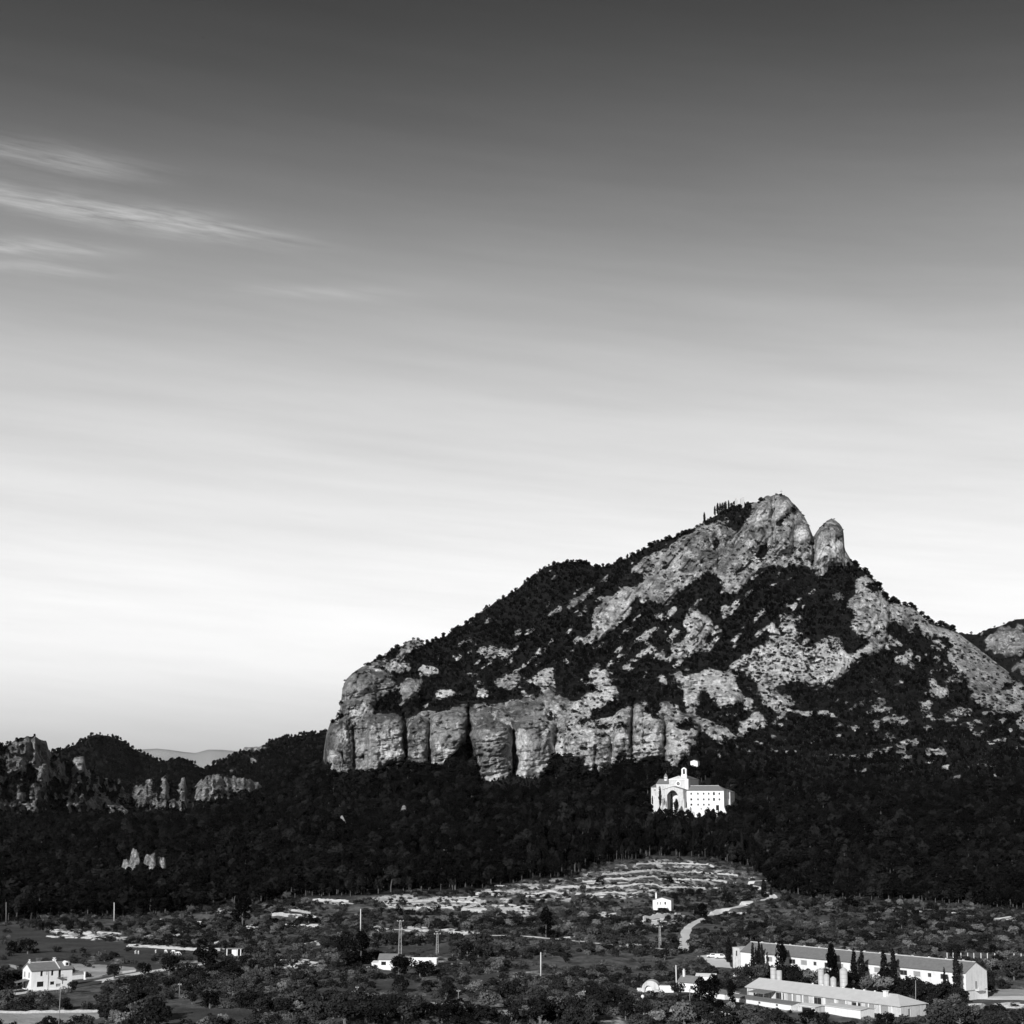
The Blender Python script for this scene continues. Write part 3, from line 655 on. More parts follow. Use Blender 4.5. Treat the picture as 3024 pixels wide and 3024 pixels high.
PALES = [Z1(q) for q in ([(510, 870), (690, 860), (710, 1050), (600, 1060), (520, 1040)], [(1500, 850), (1580, 840), (1600, 1200), (1500, 1190)], [(1735, 900), (1900, 850), (1880, 1060), (1760, 1080)], [(165, 1000), (215, 1000), (200, 1150), (170, 1150)], [(245, 860), (310, 860), (310, 950), (250, 940)], [(1250, 1160), (1430, 1140), (1400, 1220), (1260, 1250)], [(1280, 910), (1440, 870), (1440, 900), (1280, 940)], [(900, 1080), (1060, 1060), (1050, 1090), (920, 1110)], [(320, 700), (440, 670), (450, 770), (330, 770)], [(1640, 1060), (1740, 1070), (1700, 1150), (1640, 1180)], [(760, 1000), (880, 1000), (880, 1040), (770, 1060)], [(940, 960), (1110, 990), (1100, 1060), (1040, 1050), (950, 1040)])] + [Z4(q) for q in ([(250, 610), (370, 610), (380, 760), (290, 780), (250, 700)], [(80, 660), (170, 640), (160, 780), (80, 820)], [(520, 620), (630, 640), (620, 740), (530, 700)], [(715, 590), (850, 590), (870, 720), (720, 710)], [(890, 560), (1110, 560), (1050, 780), (890, 760)], [(0, 820), (80, 800), (60, 900), (0, 940)], [(410, 820), (530, 830), (530, 950), (410, 950)], [(1210, 210), (1380, 240), (1390, 300), (1210, 310)])] + [Z3([(430, 600), (560, 470), (650, 490), (640, 530), (500, 600), (430, 640)]), Z3([(290, 400), (380, 390), (400, 470), (300, 480)]), Z3([(20, 270), (80, 260), (80, 330), (30, 330)])]
pk = np.zeros(RX.shape)
for q in PALES:
    pk = np.maximum(pk, inpoly(RX + wq * .5, RY + wr * .5, q) * .85)
pale = np.clip(np.maximum(pale, blur(pk, 3)) + .16 * sstep(2090, 1960, RY) + fbm(RX / 26, RY / 18, 3, 66) * .45 * rockS, 0, 1)
# bedding: level in the lower cliffs, dipping steeply to the left higher up
dip = R(42) * sstep(2080, 1900, RY) * sstep(1150, 1500, RX) * (1 - .9 * sstep(2380, 2520, RX)) + R(8)
qs = RX * np.cos(dip) - RY * np.sin(dip); qt = RX * np.sin(dip) + RY * np.cos(dip)
bedding = ridged(qs / 150, qt / 13, 3, 71)
lump = ridged(RX / 60, RY / 70, 5, 72, .52)
colm = ridged(RX / 42 + fbm(RX / 80, RY / 80, 2, 75), RY / 240, 4, 73)
fine = fbm(RX / 12, RY / 12, 4, 74)
flute = ridged(RX / 15 + fbm(RX / 50, RY / 60, 2, 76) * 1.5, RY / 130, 3, 79)
disp = rockS * (-(bedding - .5) * (6.0 - 4.2 * lower) - (lump - .5) * (10.0 - 5.0 * lower) - (colm - .5) * 7.0 * np.maximum(tier, .4) - (flute - .5) * 3.0 - fine * 4.0)
clean = rockS * (1 - .4 * sstep(.3, .5, dots))
disp = disp + clean * (5.0 * ridged(qs / 95, qt / 24, 3, 171) ** 9 * 2 + 6.0 * ridged(RX / 60 + fbm(RX / 40, RY / 40, 3, 172) * 1.2, RY / 170, 3, 173) ** 10 * 2) - (1 - rockS) * (fbm(RX / 60, RY / 40, 4, 77) * 6.0)
disp -= proudS
for xa, xb, yt, yb, amp in BUTT:
    s = (RX + wq * .25 - (xa + xb) / 2) / ((xb - xa) / 2)
    e = np.sqrt(np.clip(1 - np.abs(s) ** 2.2, 0, 1))
    tt = np.clip((RY + wr * .9 - yt - 22 * (np.abs(s) ** 2)) / 38.0, 0, 1)
    v = np.sqrt(np.clip(1 - (1 - tt) ** 2, 0, 1)) * (1 - sstep(yb, yb + 40, RY))
    disp -= amp * 2.3 * e * v
for pts, hw, dep in CRACKS:
    a = np.array(pts); x0, y0 = a.min(0) - hw * 4; x1, y1 = a.max(0) + hw * 4
    c0, c1 = np.searchsorted(rx, [x0, x1]); r0, r1 = np.searchsorted(ry, [y0, y1])
    S = (slice(r0, r1), slice(c0, c1))
    d = seg_dist(RX[S] + wq[S] * .5, RY[S], pts)
    hv = hw * np.clip(.75 + 1.3 * fbm(RX[S] / 30, RY[S] / 16, 3, 91), .3, 1.7)
    disp[S] += dep * .75 * np.clip(1 - d / (hv * 1.9), 0, 1) ** 1.3
skyx = np.interp(rx, SKY[:, 0], SKY[:, 1])
# roll the surface back towards the crest and round the left-hand end of the cliff
crest = np.clip(1 - (RY - skyx[None, :]) / 30.0, 0, 1.3)
D = D0 + disp + 9.0 * crest ** 2 + 42 * (1 - np.sqrt(np.clip(1 - (np.clip((1004 - RX) / 62.0, 0, 1)) ** 2, 0, 1)))

def raster(a, px, py):
    c = np.clip((px - rx[0]) / RS, 0, len(rx) - 1.001); r = np.clip((py - ry[0]) / RS, 0, len(ry) - 1.001)
    c0, r0 = c.astype(int), r.astype(int); fc, fr = c - c0, r - r0
    return (a[r0, c0] * (1 - fc) + a[r0, c0 + 1] * fc) * (1 - fr) + (a[r0 + 1, c0] * (1 - fc) + a[r0 + 1, c0 + 1] * fc) * fr

mc = np.concatenate([np.arange(942, 1030, 1.2), np.arange(1030, 3060, 2.4), np.arange(3064, 3400, 8)])
NR = 400
mt = np.concatenate([[-.06], np.linspace(0, 1, NR)])
jag = fbm(mc / 9, mc * 0, 3, 81) * 2.2 + fbm(mc / 40, mc * 0, 2, 83) * 2.0
top = np.interp(mc, SKY[:, 0], SKY[:, 1]) + jag * sstep(960, 1010, mc)
base = np.full(mc.shape, 2346.0)
top = np.minimum(top, base - 4)
PXm = np.broadcast_to(mc[None, :], (len(mt), len(mc)))
PYm = base[None, :] + (top - base)[None, :] * mt[:, None]
Dm = raster(D, PXm, PYm)
Pm = at(PXm, PYm, Dm)
Pm[0, :, 2] -= 25; Pm[0, :, 1] -= 5
# the far side of the crest
nb = 26
last = Pm[-1]
bk = []
for i in range(1, nb + 1):
    t = i / nb
    p = last.copy()
    d = 12 * t + 420 * t ** 2.2
    p[:, 1] += d; p[:, 0] *= (last[:, 1] + d * .6) / last[:, 1]
    p[:, 2] -= d * .50 + fbm(last[:, 0] / 30, p[:, 1] / 30, 3, 85) * 10 * t
    bk.append(p)
Pm = np.concatenate([Pm, np.array(bk)], 0)
a_rock = np.concatenate([raster(rockS, PXm, PYm), np.full((nb, len(mc)), .45)], 0)
a_pale = np.concatenate([raster(pale, PXm, PYm), np.full((nb, len(mc)), .2)], 0)
mountain = mobj('mountain', grid_mesh('mountain', Pm, {'rock': a_rock, 'pale': a_pale}), M['rock'])
prop(mountain, 'steep limestone mountain with buttressed cliffs and a cleft summit', 'mountain', kind='structure')

def mp(px, py):
    """point of the mountain face seen through photograph point (px, py)"""
    y = max(py, float(np.interp(px, SKY[:, 0], SKY[:, 1])) + .5)
    return Vector(at(np.float64(px), np.float64(y), float(raster(D, np.array([float(px)]), np.array([float(y)]))[0])))

# ------------------------------------------------------------------ other hills
def relief(name, label, sky_pts, base_y, d_sky, d_base, depth, rocks, ncol, nrow, seed, x0, x1, amp, jagamp, speck=None, back=900.0):
    s = np.array(sorted(sky_pts))
    c = np.linspace(x0, x1, ncol); t = np.linspace(0, 1, nrow)
    tp = np.interp(c, s[:, 0], s[:, 1]) + fbm(c / 6, c * 0, 3, seed) * jagamp
    X = np.broadcast_to(c[None, :], (nrow, ncol)); Y = base_y + (tp - base_y)[None, :] * t[:, None]
    DD = d_base(X) + (d_sky(X) - d_base(X)) * t[:, None]
    m = np.zeros(X.shape); h = np.zeros(X.shape); pl = np.zeros(X.shape)
    wx_, wy_ = fbm(X / 20, Y / 20, 3, seed + 1) * 7, fbm(X / 20, Y / 20, 3, seed + 2) * 7
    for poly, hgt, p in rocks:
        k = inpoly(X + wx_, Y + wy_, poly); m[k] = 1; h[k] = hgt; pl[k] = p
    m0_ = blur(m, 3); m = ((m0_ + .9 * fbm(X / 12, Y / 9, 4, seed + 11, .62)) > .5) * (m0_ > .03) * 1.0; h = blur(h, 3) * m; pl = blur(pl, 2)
    if speck:
        k = (fbm(X / 9, Y / 24, 4, seed + 9, .6) > speck) & (Y < 2455); m[k] = 1; h[k] = np.maximum(h[k], 8); pl[k] = np.maximum(pl[k], .15)
    h = blur(h, 2); ms = blur(m, 1)
    DD = DD - h - amp * (ridged(X / 22, Y / 26, 4, seed + 3) - .5) * (.25 + .75 * ms) - amp * .6 * fbm(X / 40, Y / 34, 5, seed + 4, .6)
    P = at(X, Y, DD)
    P[0, :, 2] -= 60
    bk = []
    for i in range(1, 9):
        p = P[-1].copy(); d = back * (i / 8) ** 1.6
        p[:, 1] += d; p[:, 0] *= p[:, 1] / P[-1][:, 1]; p[:, 2] -= d * .45
        bk.append(p)
    P2 = np.concatenate([P, np.array(bk)], 0)
    e = np.zeros((8, ncol))
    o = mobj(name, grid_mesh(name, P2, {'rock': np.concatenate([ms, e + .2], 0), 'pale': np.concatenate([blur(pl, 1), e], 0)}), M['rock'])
    prop(o, label, 'hill', kind='structure')
    return P, ms, X, Y

crag_sky = [(-700, 2330), (-500, 2240), (-300, 2250), (-120, 2190)] + Z6([(-60, 190), (0, 215), (30, 250), (90, 215), (130, 190), (240, 175), (262, 192), (330, 215), (345, 262), (362, 296), (430, 310), (442, 350), (520, 345), (535, 322), (600, 325), (612, 410), (640, 420), (660, 440), (690, 470), (705, 455), (720, 480), (850, 478), (960, 520), (1010, 490), (1100, 482), (1150, 480), (1185, 455), (1196, 500), (1275, 512), (1295, 474), (1318, 472), (1338, 570), (1390, 540), (1420, 500), (1480, 460), (1560, 450), (1700, 470), (1810, 490), (1860, 520), (1895, 565), (1960, 640), (2100, 760)])
crag_rocks = [(Z6(p), h, q) for p, h, q in (
    ([(80, 230), (240, 180), (330, 220), (350, 300), (330, 440), (270, 420), (240, 350), (150, 420), (60, 480), (20, 420), (60, 300)], 20, .1), ([(250, 440), (350, 420), (440, 300), (430, 430), (340, 480), (360, 560), (320, 670), (330, 520), (280, 520)], 18, .1),
    ([(240, 520), (290, 530), (270, 700), (230, 760)], 15, .1), ([(525, 340), (600, 320), (610, 410), (560, 440), (520, 400)], 30, .5), ([(620, 430), (655, 430), (650, 500), (625, 510)], 20, .1), ([(700, 600), (740, 570), (760, 640), (720, 690)], 15, .3), ([(650, 620), (700, 560), (690, 640), (650, 700)], 10, .1),
    ([(500, 640), (600, 610), (580, 660), (500, 670)], 8, .3), ([(490, 780), (560, 760), (550, 800)], 8, .3), ([(1000, 560), (1090, 530), (1100, 620), (1050, 700), (990, 690)], 20, .15), ([(1140, 490), (1190, 460), (1190, 640), (1140, 600)], 22, .1), ([(1280, 500), (1325, 470), (1335, 600), (1290, 600)], 24, .15),
    ([(1360, 620), (1430, 520), (1500, 460), (1570, 450), (1600, 560), (1560, 620), (1500, 560), (1460, 640), (1370, 620)], 18, .3), ([(1600, 480), (1720, 480), (1810, 500), (1870, 550), (1800, 590), (1750, 640), (1670, 660), (1720, 560), (1630, 540)], 16, .2), ([(1360, 650), (1375, 650), (1370, 780), (1355, 760)], 12, .2), ([(1210, 660), (1260, 640), (1230, 670)], 10, .8), ([(870, 560), (920, 600), (870, 720), (850, 640)], 10, .1), ([(680, 850), (760, 770), (790, 760), (700, 850)], 8, .3), ([(590, 910), (660, 890), (620, 920)], 6, .3), ([(570, 1020), (690, 985), (620, 1030)], 6, .3), ([(1400, 680), (1480, 700), (1450, 770)], 10, .2))]
CRAG = relief('crags', 'dark jagged crags rising beyond the wood', crag_sky, 2520, lambda x: 2050 + (x + 50) * 1.0, lambda x: 1730 + (x + 50) * .9, 0, crag_rocks, 520, 190, 101, -420, 880, 34, 4.0, speck=.10)
HILL2 = relief('wooded_hill', 'dark pointed wooded hill behind the crags', [(-400, 2330), (0, 2290)] + Z6([(200, 330), (360, 296), (480, 265), (560, 230), (640, 182), (690, 165), (780, 177), (880, 217), (960, 277), (1060, 317), (1160, 367), (1300, 470), (1500, 600)]), 2440, lambda x: 3700 + x * .9, lambda x: 3100 + x * .9, 0,
       [(Z6(p), 6, .2) for p in ([(760, 350), (820, 330), (780, 400)], [(970, 390), (1000, 395), (985, 412)], [(650, 220), (670, 240), (655, 250)])], 300, 70, 131, -300, 700, 40, 1.6)
HILL4 = relief('cliff_capped_hill', 'wooded hill with a pale cliff band along its top', [(430, 2330)] + Z6([(1100, 410), (1160, 372), (1280, 350), (1370, 370), (1460, 410), (1492, 405), (1560, 362), (1700, 310), (1722, 292), (1740, 257), (1850, 254), (1880, 240), (1932, 220), (2100, 180), (2400, 140)]) + [(1300, 2170)], 2420, lambda x: 3000 + x * .35, lambda x: 2450 + x * .35, 0,
       [(Z6([(1715, 300), (1735, 255), (1850, 253), (1910, 280), (1900, 310), (1850, 285), (1790, 300)]), 25, .45), (Z6([(1755, 355), (1800, 337), (1840, 360), (1790, 380)]), 12, .5), (Z6([(1850, 320), (1890, 320), (1885, 335)]), 10, .4), (Z6([(1330, 370), (1400, 375), (1470, 415), (1430, 418), (1350, 380)]), 10, .3), (Z6([(1600, 460), (1650, 430), (1680, 410), (1640, 465)]), 8, .6), (Z6([(1360, 470), (1390, 455), (1380, 480)]), 8, .5)], 300, 80, 151, 400, 1250, 36, 1.6)
relief('far_range', 'far mountain range pale with haze, partly painted into its rock colour', [(-3000, 2330), (0, 2290), (300, 2240)] + Z6([(900, 290), (980, 275), (1150, 265), (1250, 285), (1400, 300), (1500, 270), (1700, 285), (1800, 290)]) + [(900, 2215), (1400, 2260), (2300, 2280), (3400, 2290), (6000, 2330)], 2380, lambda x: 80000 + x * 0, lambda x: 72000 + x * 0, 0, [([(-9000, 1900), (9000, 1900), (9000, 2500), (-9000, 2500)], 0, .45)], 240, 20, 171, -3000, 6000, 900, .8, back=9000.0)  # pale rock colour stands in for part of the distant haze
BACK = relief('neighbour_hill', 'stony hill across the saddle from the main mountain', [(2500, 2040), (2700, 1950)] + Z3([(1380, 1170), (1480, 1132), (1590, 1146), (1640, 1116), (1700, 1096), (1760, 1086), (1830, 1050), (1932, 1028)]) + [(3120, 1800), (3400, 1700), (3800, 1650)], 2300, lambda x: 2150 + x * 0, lambda x: 1750 + x * 0, 0,
       [(Z3(p), 5, .4) for p in ([(1600, 1200), (1760, 1110), (1860, 1090), (1940, 1080), (1960, 1200), (1900, 1300), (1800, 1300), (1720, 1260)], [(1840, 1360), (1960, 1290), (1960, 1420), (1860, 1410)])], 220, 110, 191, 2600, 3600, 26, 3, speck=.30)

# ------------------------------------------------------------------ trees and bushes
def leaf_mesh(name, lobes, n, size, seed, jit=.42, flat=1.0):
    """crown: n small bent leaf clumps on and inside a set of ellipsoid lobes (cx, cy, cz, rx, ry, rz)"""
    g = np.random.default_rng(seed)
    lobes = np.array(lobes, float)
    w = (lobes[:, 3] * lobes[:, 5]) ** .9
    k = g.choice(len(lobes), n, p=w / w.sum())
    d = g.normal(size=(n, 3)); d /= np.linalg.norm(d, axis=1, keepdims=True)
    r = g.uniform(.55, 1.08, (n, 1)) ** .6
    c = lobes[k, :3] + d * lobes[k, 3:] * r
    nrm = d / lobes[k, 3:]; nrm /= np.linalg.norm(nrm, axis=1, keepdims=True)
    nrm = nrm + g.normal(size=(n, 3)) * jit; nrm /= np.linalg.norm(nrm, axis=1, keepdims=True)
    a = np.cross(nrm, g.normal(size=(n, 3))); a /= np.linalg.norm(a, axis=1, keepdims=True)
    b = np.cross(nrm, a) * flat
    s = size * g.uniform(.6, 1.35, (n, 1))
    v = np.stack([c + a * s, c + b * s * .8 + nrm * s * .25, c - a * s, c - b * s * .8 + nrm * s * .25], 1).reshape(-1, 3)
    f = np.arange(n * 4).reshape(-1, 4)
    me = bpy.data.meshes.new(name)
    me.from_pydata(v.tolist(), [], f.tolist())
    return me

class MB:
    """collects boxes, prisms and tubes into one mesh"""
    def __init__(s): s.v, s.f = [], []
    def add(s, v, f):
        o = len(s.v); s.v += [tuple(p) for p in v]; s.f += [tuple(i + o for i in q) for q in f]
        return s
    def box(s, x0, x1, y0, y1, z0, z1):
        return s.add([(x0, y0, z0), (x1, y0, z0), (x1, y1, z0), (x0, y1, z0), (x0, y0, z1), (x1, y0, z1), (x1, y1, z1), (x0, y1, z1)],
                     [(0, 3, 2, 1), (4, 5, 6, 7), (0, 1, 5, 4), (1, 2, 6, 5), (2, 3, 7, 6), (3, 0, 4, 7)])
    def tube(s, pts, rad, n=6, cap=True):
        pts = [Vector(p) for p in pts]
        rad = rad if hasattr(rad, '__len__') else [rad] * len(pts)
        v, f = [], []
        for i, p in enumerate(pts):
            t = (pts[min(i + 1, len(pts) - 1)] - pts[max(i - 1, 0)]).normalized()
            a = t.orthogonal().normalized(); b = t.cross(a)
            for j in range(n):
                q = 2 * math.pi * j / n
                v.append(p + (a * math.cos(q) + b * math.sin(q)) * rad[i])
        for i in range(len(pts) - 1):
            for j in range(n):
                f.append((i * n + j, i * n + (j + 1) % n, (i + 1) * n + (j + 1) % n, (i + 1) * n + j))
        if cap: f += [tuple(range(n - 1, -1, -1)), tuple(range((len(pts) - 1) * n, len(pts) * n))]
        return s.add(v, f)
    def prism(s, poly, y0, y1):
        """outline in the x-z plane pushed along y"""
        n = len(poly)
        return s.add([(x, y0, z) for x, z in poly] + [(x, y1, z) for x, z in poly],
                     [tuple(range(n)), tuple(range(2 * n - 1, n - 1, -1))] + [(i, i + n, (i + 1) % n + n, (i + 1) % n) for i in range(n)])
    def lathe(s, prof, n=16, c=(0, 0, 0)):
        v, f = [], []
        for r, z in prof:
            for j in range(n):
                q = 2 * math.pi * j / n
                v.append((c[0] + r * math.cos(q), c[1] + r * math.sin(q), c[2] + z))
        for i in range(len(prof) - 1):
            for j in range(n): f.append((i * n + j, i * n + (j + 1) % n, (i + 1) * n + (j + 1) % n, (i + 1) * n + j))
        f += [tuple(range(n - 1, -1, -1)), tuple(range((len(prof) - 1) * n, len(prof) * n))]
        return s.add(v, f)
    def mesh(s, name, smooth=False):
        me = bpy.data.meshes.new(name); me.from_pydata(s.v, [], s.f)
        if smooth: me.polygons.foreach_set('use_smooth', [True] * len(me.polygons))
        me.update(); return me
    def build(s, name, mat, parent=None, smooth=False):
        return mobj(name, s.mesh(name, smooth), mat, parent)

KIND = {}
def reg(kind, i, crown_me, trunk_me, cm, tm):
    crown_me.materials.append(M[cm]); trunk_me.materials.append(M[tm])
    KIND.setdefault(kind, []).append((crown_me, trunk_me))

def limbs(mb, g, h0, h1, n, r, spread):
    for _ in range(n):
        a = g.uniform(0, 6.28); z = g.uniform(h0, h1)
        e = (math.cos(a) * spread, math.sin(a) * spread, z + spread * g.uniform(.3, .9))
        mb.tube([(0, 0, z), (e[0] * .5, e[1] * .5, z + (e[2] - z) * .4), e], [r, r * .7, r * .35], 4, False)

# all meshes are modelled about 10 m (pine), 5 m (olive, oak), 2 m (bush) or 10 m (cypress) tall
for i in range(5):
    g = random.Random(100 + i)
    lob = [(g.uniform(-.6, .6), g.uniform(-.6, .6), 7.0 + g.uniform(-.5, .5), 2.3, 2.3, 2.2)]
    for k in range(7):
        a = g.uniform(0, 6.28); z = g.uniform(3.6, 8.2); rr = g.uniform(.9, 2.1) * (1.15 - z / 12)
        lob.append((math.cos(a) * rr * 1.2, math.sin(a) * rr * 1.2, z, g.uniform(1.0, 1.7), g.uniform(1.0, 1.7), g.uniform(.7, 1.1)))
    lob.append((0, 0, 8.7, 1.2, 1.2, 1.2))
    m = MB(); m.tube([(0, 0, -1.2), (.1, .05, 2.0), (g.uniform(-.3, .3), g.uniform(-.3, .3), 5), (0, 0, 8)], [.26, .22, .16, .06], 5)
    limbs(m, g, 3.5, 6.5, 4, .09, 1.6)
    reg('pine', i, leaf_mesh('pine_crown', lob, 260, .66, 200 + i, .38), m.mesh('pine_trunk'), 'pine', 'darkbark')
for i in range(3):        # taller, fuller pines that stand alone in the valley
    g = random.Random(140 + i)
    lob = [(0, 0, 6.8, 2.4, 2.4, 2.6), (0, 0, 8.8, 1.4, 1.4, 1.3)]
    for k in range(14):
        a = g.uniform(0, 6.28); z = g.uniform(1.6, 8.4); rr = g.uniform(1.2, 3.0) * (1.2 - z / 11)
        lob.append((math.cos(a) * rr, math.sin(a) * rr, z, g.uniform(1.0, 1.8), g.uniform(1.0, 1.8), g.uniform(.6, 1.1)))
    m = MB(); m.tube([(0, 0, -1.2), (.1, .05, 2.0), (.1, -.1, 5), (0, 0, 8.5)], [.32, .26, .18, .06], 6)
    limbs(m, g, 2, 7, 7, .1, 2.2)
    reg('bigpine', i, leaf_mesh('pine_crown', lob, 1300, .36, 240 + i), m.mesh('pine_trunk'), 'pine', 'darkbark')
for i in range(4):
    g = random.Random(300 + i)
    lob = [(0, 0, 3.1, 1.7, 1.7, 1.5)]
    for k in range(9):
        a = g.uniform(0, 6.28); rr = g.uniform(.8, 1.9); z = g.uniform(1.7, 4.2)
        lob.append((math.cos(a) * rr, math.sin(a) * rr, z, g.uniform(.6, 1.15), g.uniform(.6, 1.15), g.uniform(.5, .95)))
    m = MB(); m.tube([(0, 0, -.6), (.12, 0, .8), (-.05, .1, 1.7), (.1, 0, 2.9)], [.30, .24, .2, .08], 6)
    limbs(m, g, 1.0, 1.9, 5, .12, 1.3)
    reg('olive', i, leaf_mesh('olive_crown', lob, 620, .26, 330 + i), m.mesh('olive_trunk'), 'olive', 'bark')
for i in range(3):
    g = random.Random(400 + i)
    lob = [(0, 0, 2.9, 2.0, 2.0, 1.9)]
    for k in range(10):
        a = g.uniform(0, 6.28); rr = g.uniform(.7, 2.0); z = g.uniform(1.0, 4.3)
        lob.append((math.cos(a) * rr, math.sin(a) * rr, z, g.uniform(.7, 1.2), g.uniform(.7, 1.2), g.uniform(.6, 1.0)))
    m = MB(); m.tube([(0, 0, -.6), (.05, .05, 1.2), (0, 0, 3)], [.24, .2, .08], 6); limbs(m, g, .9, 1.8, 4, .1, 1.3)
    reg('oak', i, leaf_mesh('oak_crown', lob, 620, .28, 430 + i), m.mesh('oak_trunk'), 'oak', 'bark')
for kind, mat, sd in (('bush', 'scrub', 500), ('garrigue', 'garrigue', 540)):
    for i in range(4):
        g = random.Random(sd + i)
        lob = [(0, 0, .8, 1.0, 1.0, .85)]
        for k in range(6):
            a = g.uniform(0, 6.28); rr = g.uniform(.4, 1.1)
            lob.append((math.cos(a) * rr, math.sin(a) * rr, g.uniform(.4, 1.4), g.uniform(.35, .7), g.uniform(.35, .7), g.uniform(.35, .7)))
        m = MB()
        for _ in range(4):
            a = g.uniform(0, 6.28)
            m.tube([(0, 0, -.4), (math.cos(a) * .3, math.sin(a) * .3, .5), (math.cos(a) * .6, math.sin(a) * .6, 1.2)], [.06, .045, .02], 4, False)
        reg(kind, i, leaf_mesh('bush_crown', lob, 150 if kind == 'bush' else 210, .2, sd + 20 + i), m.mesh('bush_stem'), mat, 'bark')
for i in range(2):
    g = random.Random(600 + i)
    lob = [(g.uniform(-.1, .1), g.uniform(-.1, .1), z, .2 + .75 * math.sin(math.pi * min(1, (z + .6) / 10.6)) ** .7 * (1 - z / 26), .2 + .75 * math.sin(math.pi * min(1, (z + .6) / 10.6)) ** .7 * (1 - z / 26), .9) for z in np.linspace(.7, 9.3, 12)]
    m = MB(); m.tube([(0, 0, -.8), (0, 0, 3), (0, 0, 9)], [.16, .13, .04], 5)
    reg('cypress', i, leaf_mesh('cypress_crown', lob, 800, .20, 620 + i, .5, 1.6), m.mesh('cypress_trunk'), 'cypress', 'darkbark')
MODEL_H = {'pine': 10., 'bigpine': 10., 'olive': 5., 'oak': 5., 'bush': 1.75, 'garrigue': 1.75, 'cypress': 10.}
PARTN = {'bush': 'stem', 'garrigue': 'stem'}
SRC = {}

def tree(kind, name, loc, sx, sz, rz, label, cat, group=None, vi=None):
    v = random.randrange(len(KIND[kind])) if vi is None else vi
    r = empty(name, loc, rz, label, cat, group)
    r.scale = (sx, sx, sz)
    c = mobj('crown', KIND[kind][v][0], None, r)
    t = mobj(PARTN.get(kind, 'trunk'), KIND[kind][v][1], None, r)
    SRC.setdefault((kind, v), (c, t))
    return r

def instancer(name, kinds, P, S, RZ, VI, label, cat):
    """one object that carries the uncountable rest of a wood or scrub as copies of the modelled plants"""
    me = bpy.data.meshes.new(name)
    me.vertices.add(len(P)); me.vertices.foreach_set('co', np.asarray(P, np.float32).reshape(-1))
    for k, t, d in (('sc', 'FLOAT_VECTOR', S), ('rot', 'FLOAT_VECTOR', np.stack([RZ * 0, RZ * 0, RZ], -1))):
        a = me.attributes.new(k, t, 'POINT'); a.data.foreach_set('vector', np.asarray(d, np.float32).reshape(-1))
    a = me.attributes.new('vi', 'INT', 'POINT'); a.data.foreach_set('value', np.asarray(VI, np.int32))
    o = mobj(name, me)
    ng = bpy.data.node_groups.new(name, 'GeometryNodeTree')
    ng.interface.new_socket('Geometry', in_out='INPUT', socket_type='NodeSocketGeometry')
    ng.interface.new_socket('Geometry', in_out='OUTPUT', socket_type='NodeSocketGeometry')
    N, L = ng.nodes, ng.links
    gi, go = N.new('NodeGroupInput'), N.new('NodeGroupOutput')
    jn = N.new('GeometryNodeJoinGeometry')
    for c, t in reversed([SRC[k] for k in kinds]):
        j = N.new('GeometryNodeJoinGeometry')
        for ob in (c, t):
            oi = N.new('GeometryNodeObjectInfo'); oi.transform_space = 'ORIGINAL'
            oi.inputs['Object'].default_value = ob
            L.new(oi.outputs['Geometry'], j.inputs[0])
        g2 = N.new('GeometryNodeGeometryToInstance'); L.new(j.outputs[0], g2.inputs[0]); L.new(g2.outputs[0], jn.inputs[0])
    ip = N.new('GeometryNodeInstanceOnPoints')
    L.new(gi.outputs[0], ip.inputs['Points']); L.new(jn.outputs[0], ip.inputs['Instance'])
    ip.inputs['Pick Instance'].default_value = True
    for nm, dt, sock in (('vi', 'INT', 'Instance Index'), ('rot', 'FLOAT_VECTOR', 'Rotation'), ('sc', 'FLOAT_VECTOR', 'Scale')):
        na = N.new('GeometryNodeInputNamedAttribute'); na.data_type = dt; na.inputs[0].default_value = nm
        L.new(na.outputs['Attribute'], ip.inputs[sock])
    L.new(ip.outputs[0], go.inputs[0])
    md = o.modifiers.new('plants', 'NODES'); md.node_group = ng
    return prop(o, label, cat, kind='stuff')

def scatter(kind, name, P, H, wide, labels, cat, group, n_ind, stuff_name, stuff_label, need=0):
    """the n_ind that show largest become things of their own; the rest one stuff object. labels: function(px, py, D) -> (label, group)"""
    P, H = np.asarray(P, float), np.asarray(H, float)
    px, py = proj(P[:, 0], P[:, 1], P[:, 2])
    inside = (px > -10) & (px < 3034) & (py < 3060)
    app = np.where(inside, H / P[:, 1], 0)
    if need is not None and np.ndim(need): app = app * need
    order = np.argsort(-app)
    ind = order[:n_ind]; rest = order[n_ind:]
    nv = len(KIND[kind])
    for q, i in enumerate(ind):
        s = H[i] / MODEL_H[kind]
        lb, gr = labels(px[i], py[i], P[i, 1], P[i, 0], P[i, 1], H[i])
        tree(kind, name, P[i], s * wide[i], s, random.uniform(0, 6.28), lb, cat, gr, q % nv)
    if len(rest):
        s = H[rest] / MODEL_H[kind]
        sc = np.stack([s * wide[rest], s * wide[rest], s], -1)
        instancer(stuff_name, [(kind, v) for v in range(nv)], P[rest], sc, RNG.uniform(0, 6.28, len(rest)), RNG.integers(0, nv, len(rest)), stuff_label, cat)

def jitter_grid(y0, y1, cell, u0=-.36, u1=.36):
    ys = np.arange(y0, y1, cell)
    out = []
    for y in ys:
        xs = np.arange(u0 * y, u1 * y, cell)
        out.append(np.stack([xs + RNG.uniform(-.5, .5, len(xs)) * cell, y + RNG.uniform(-.5, .5, len(xs)) * cell], -1))
    return np.concatenate(out)

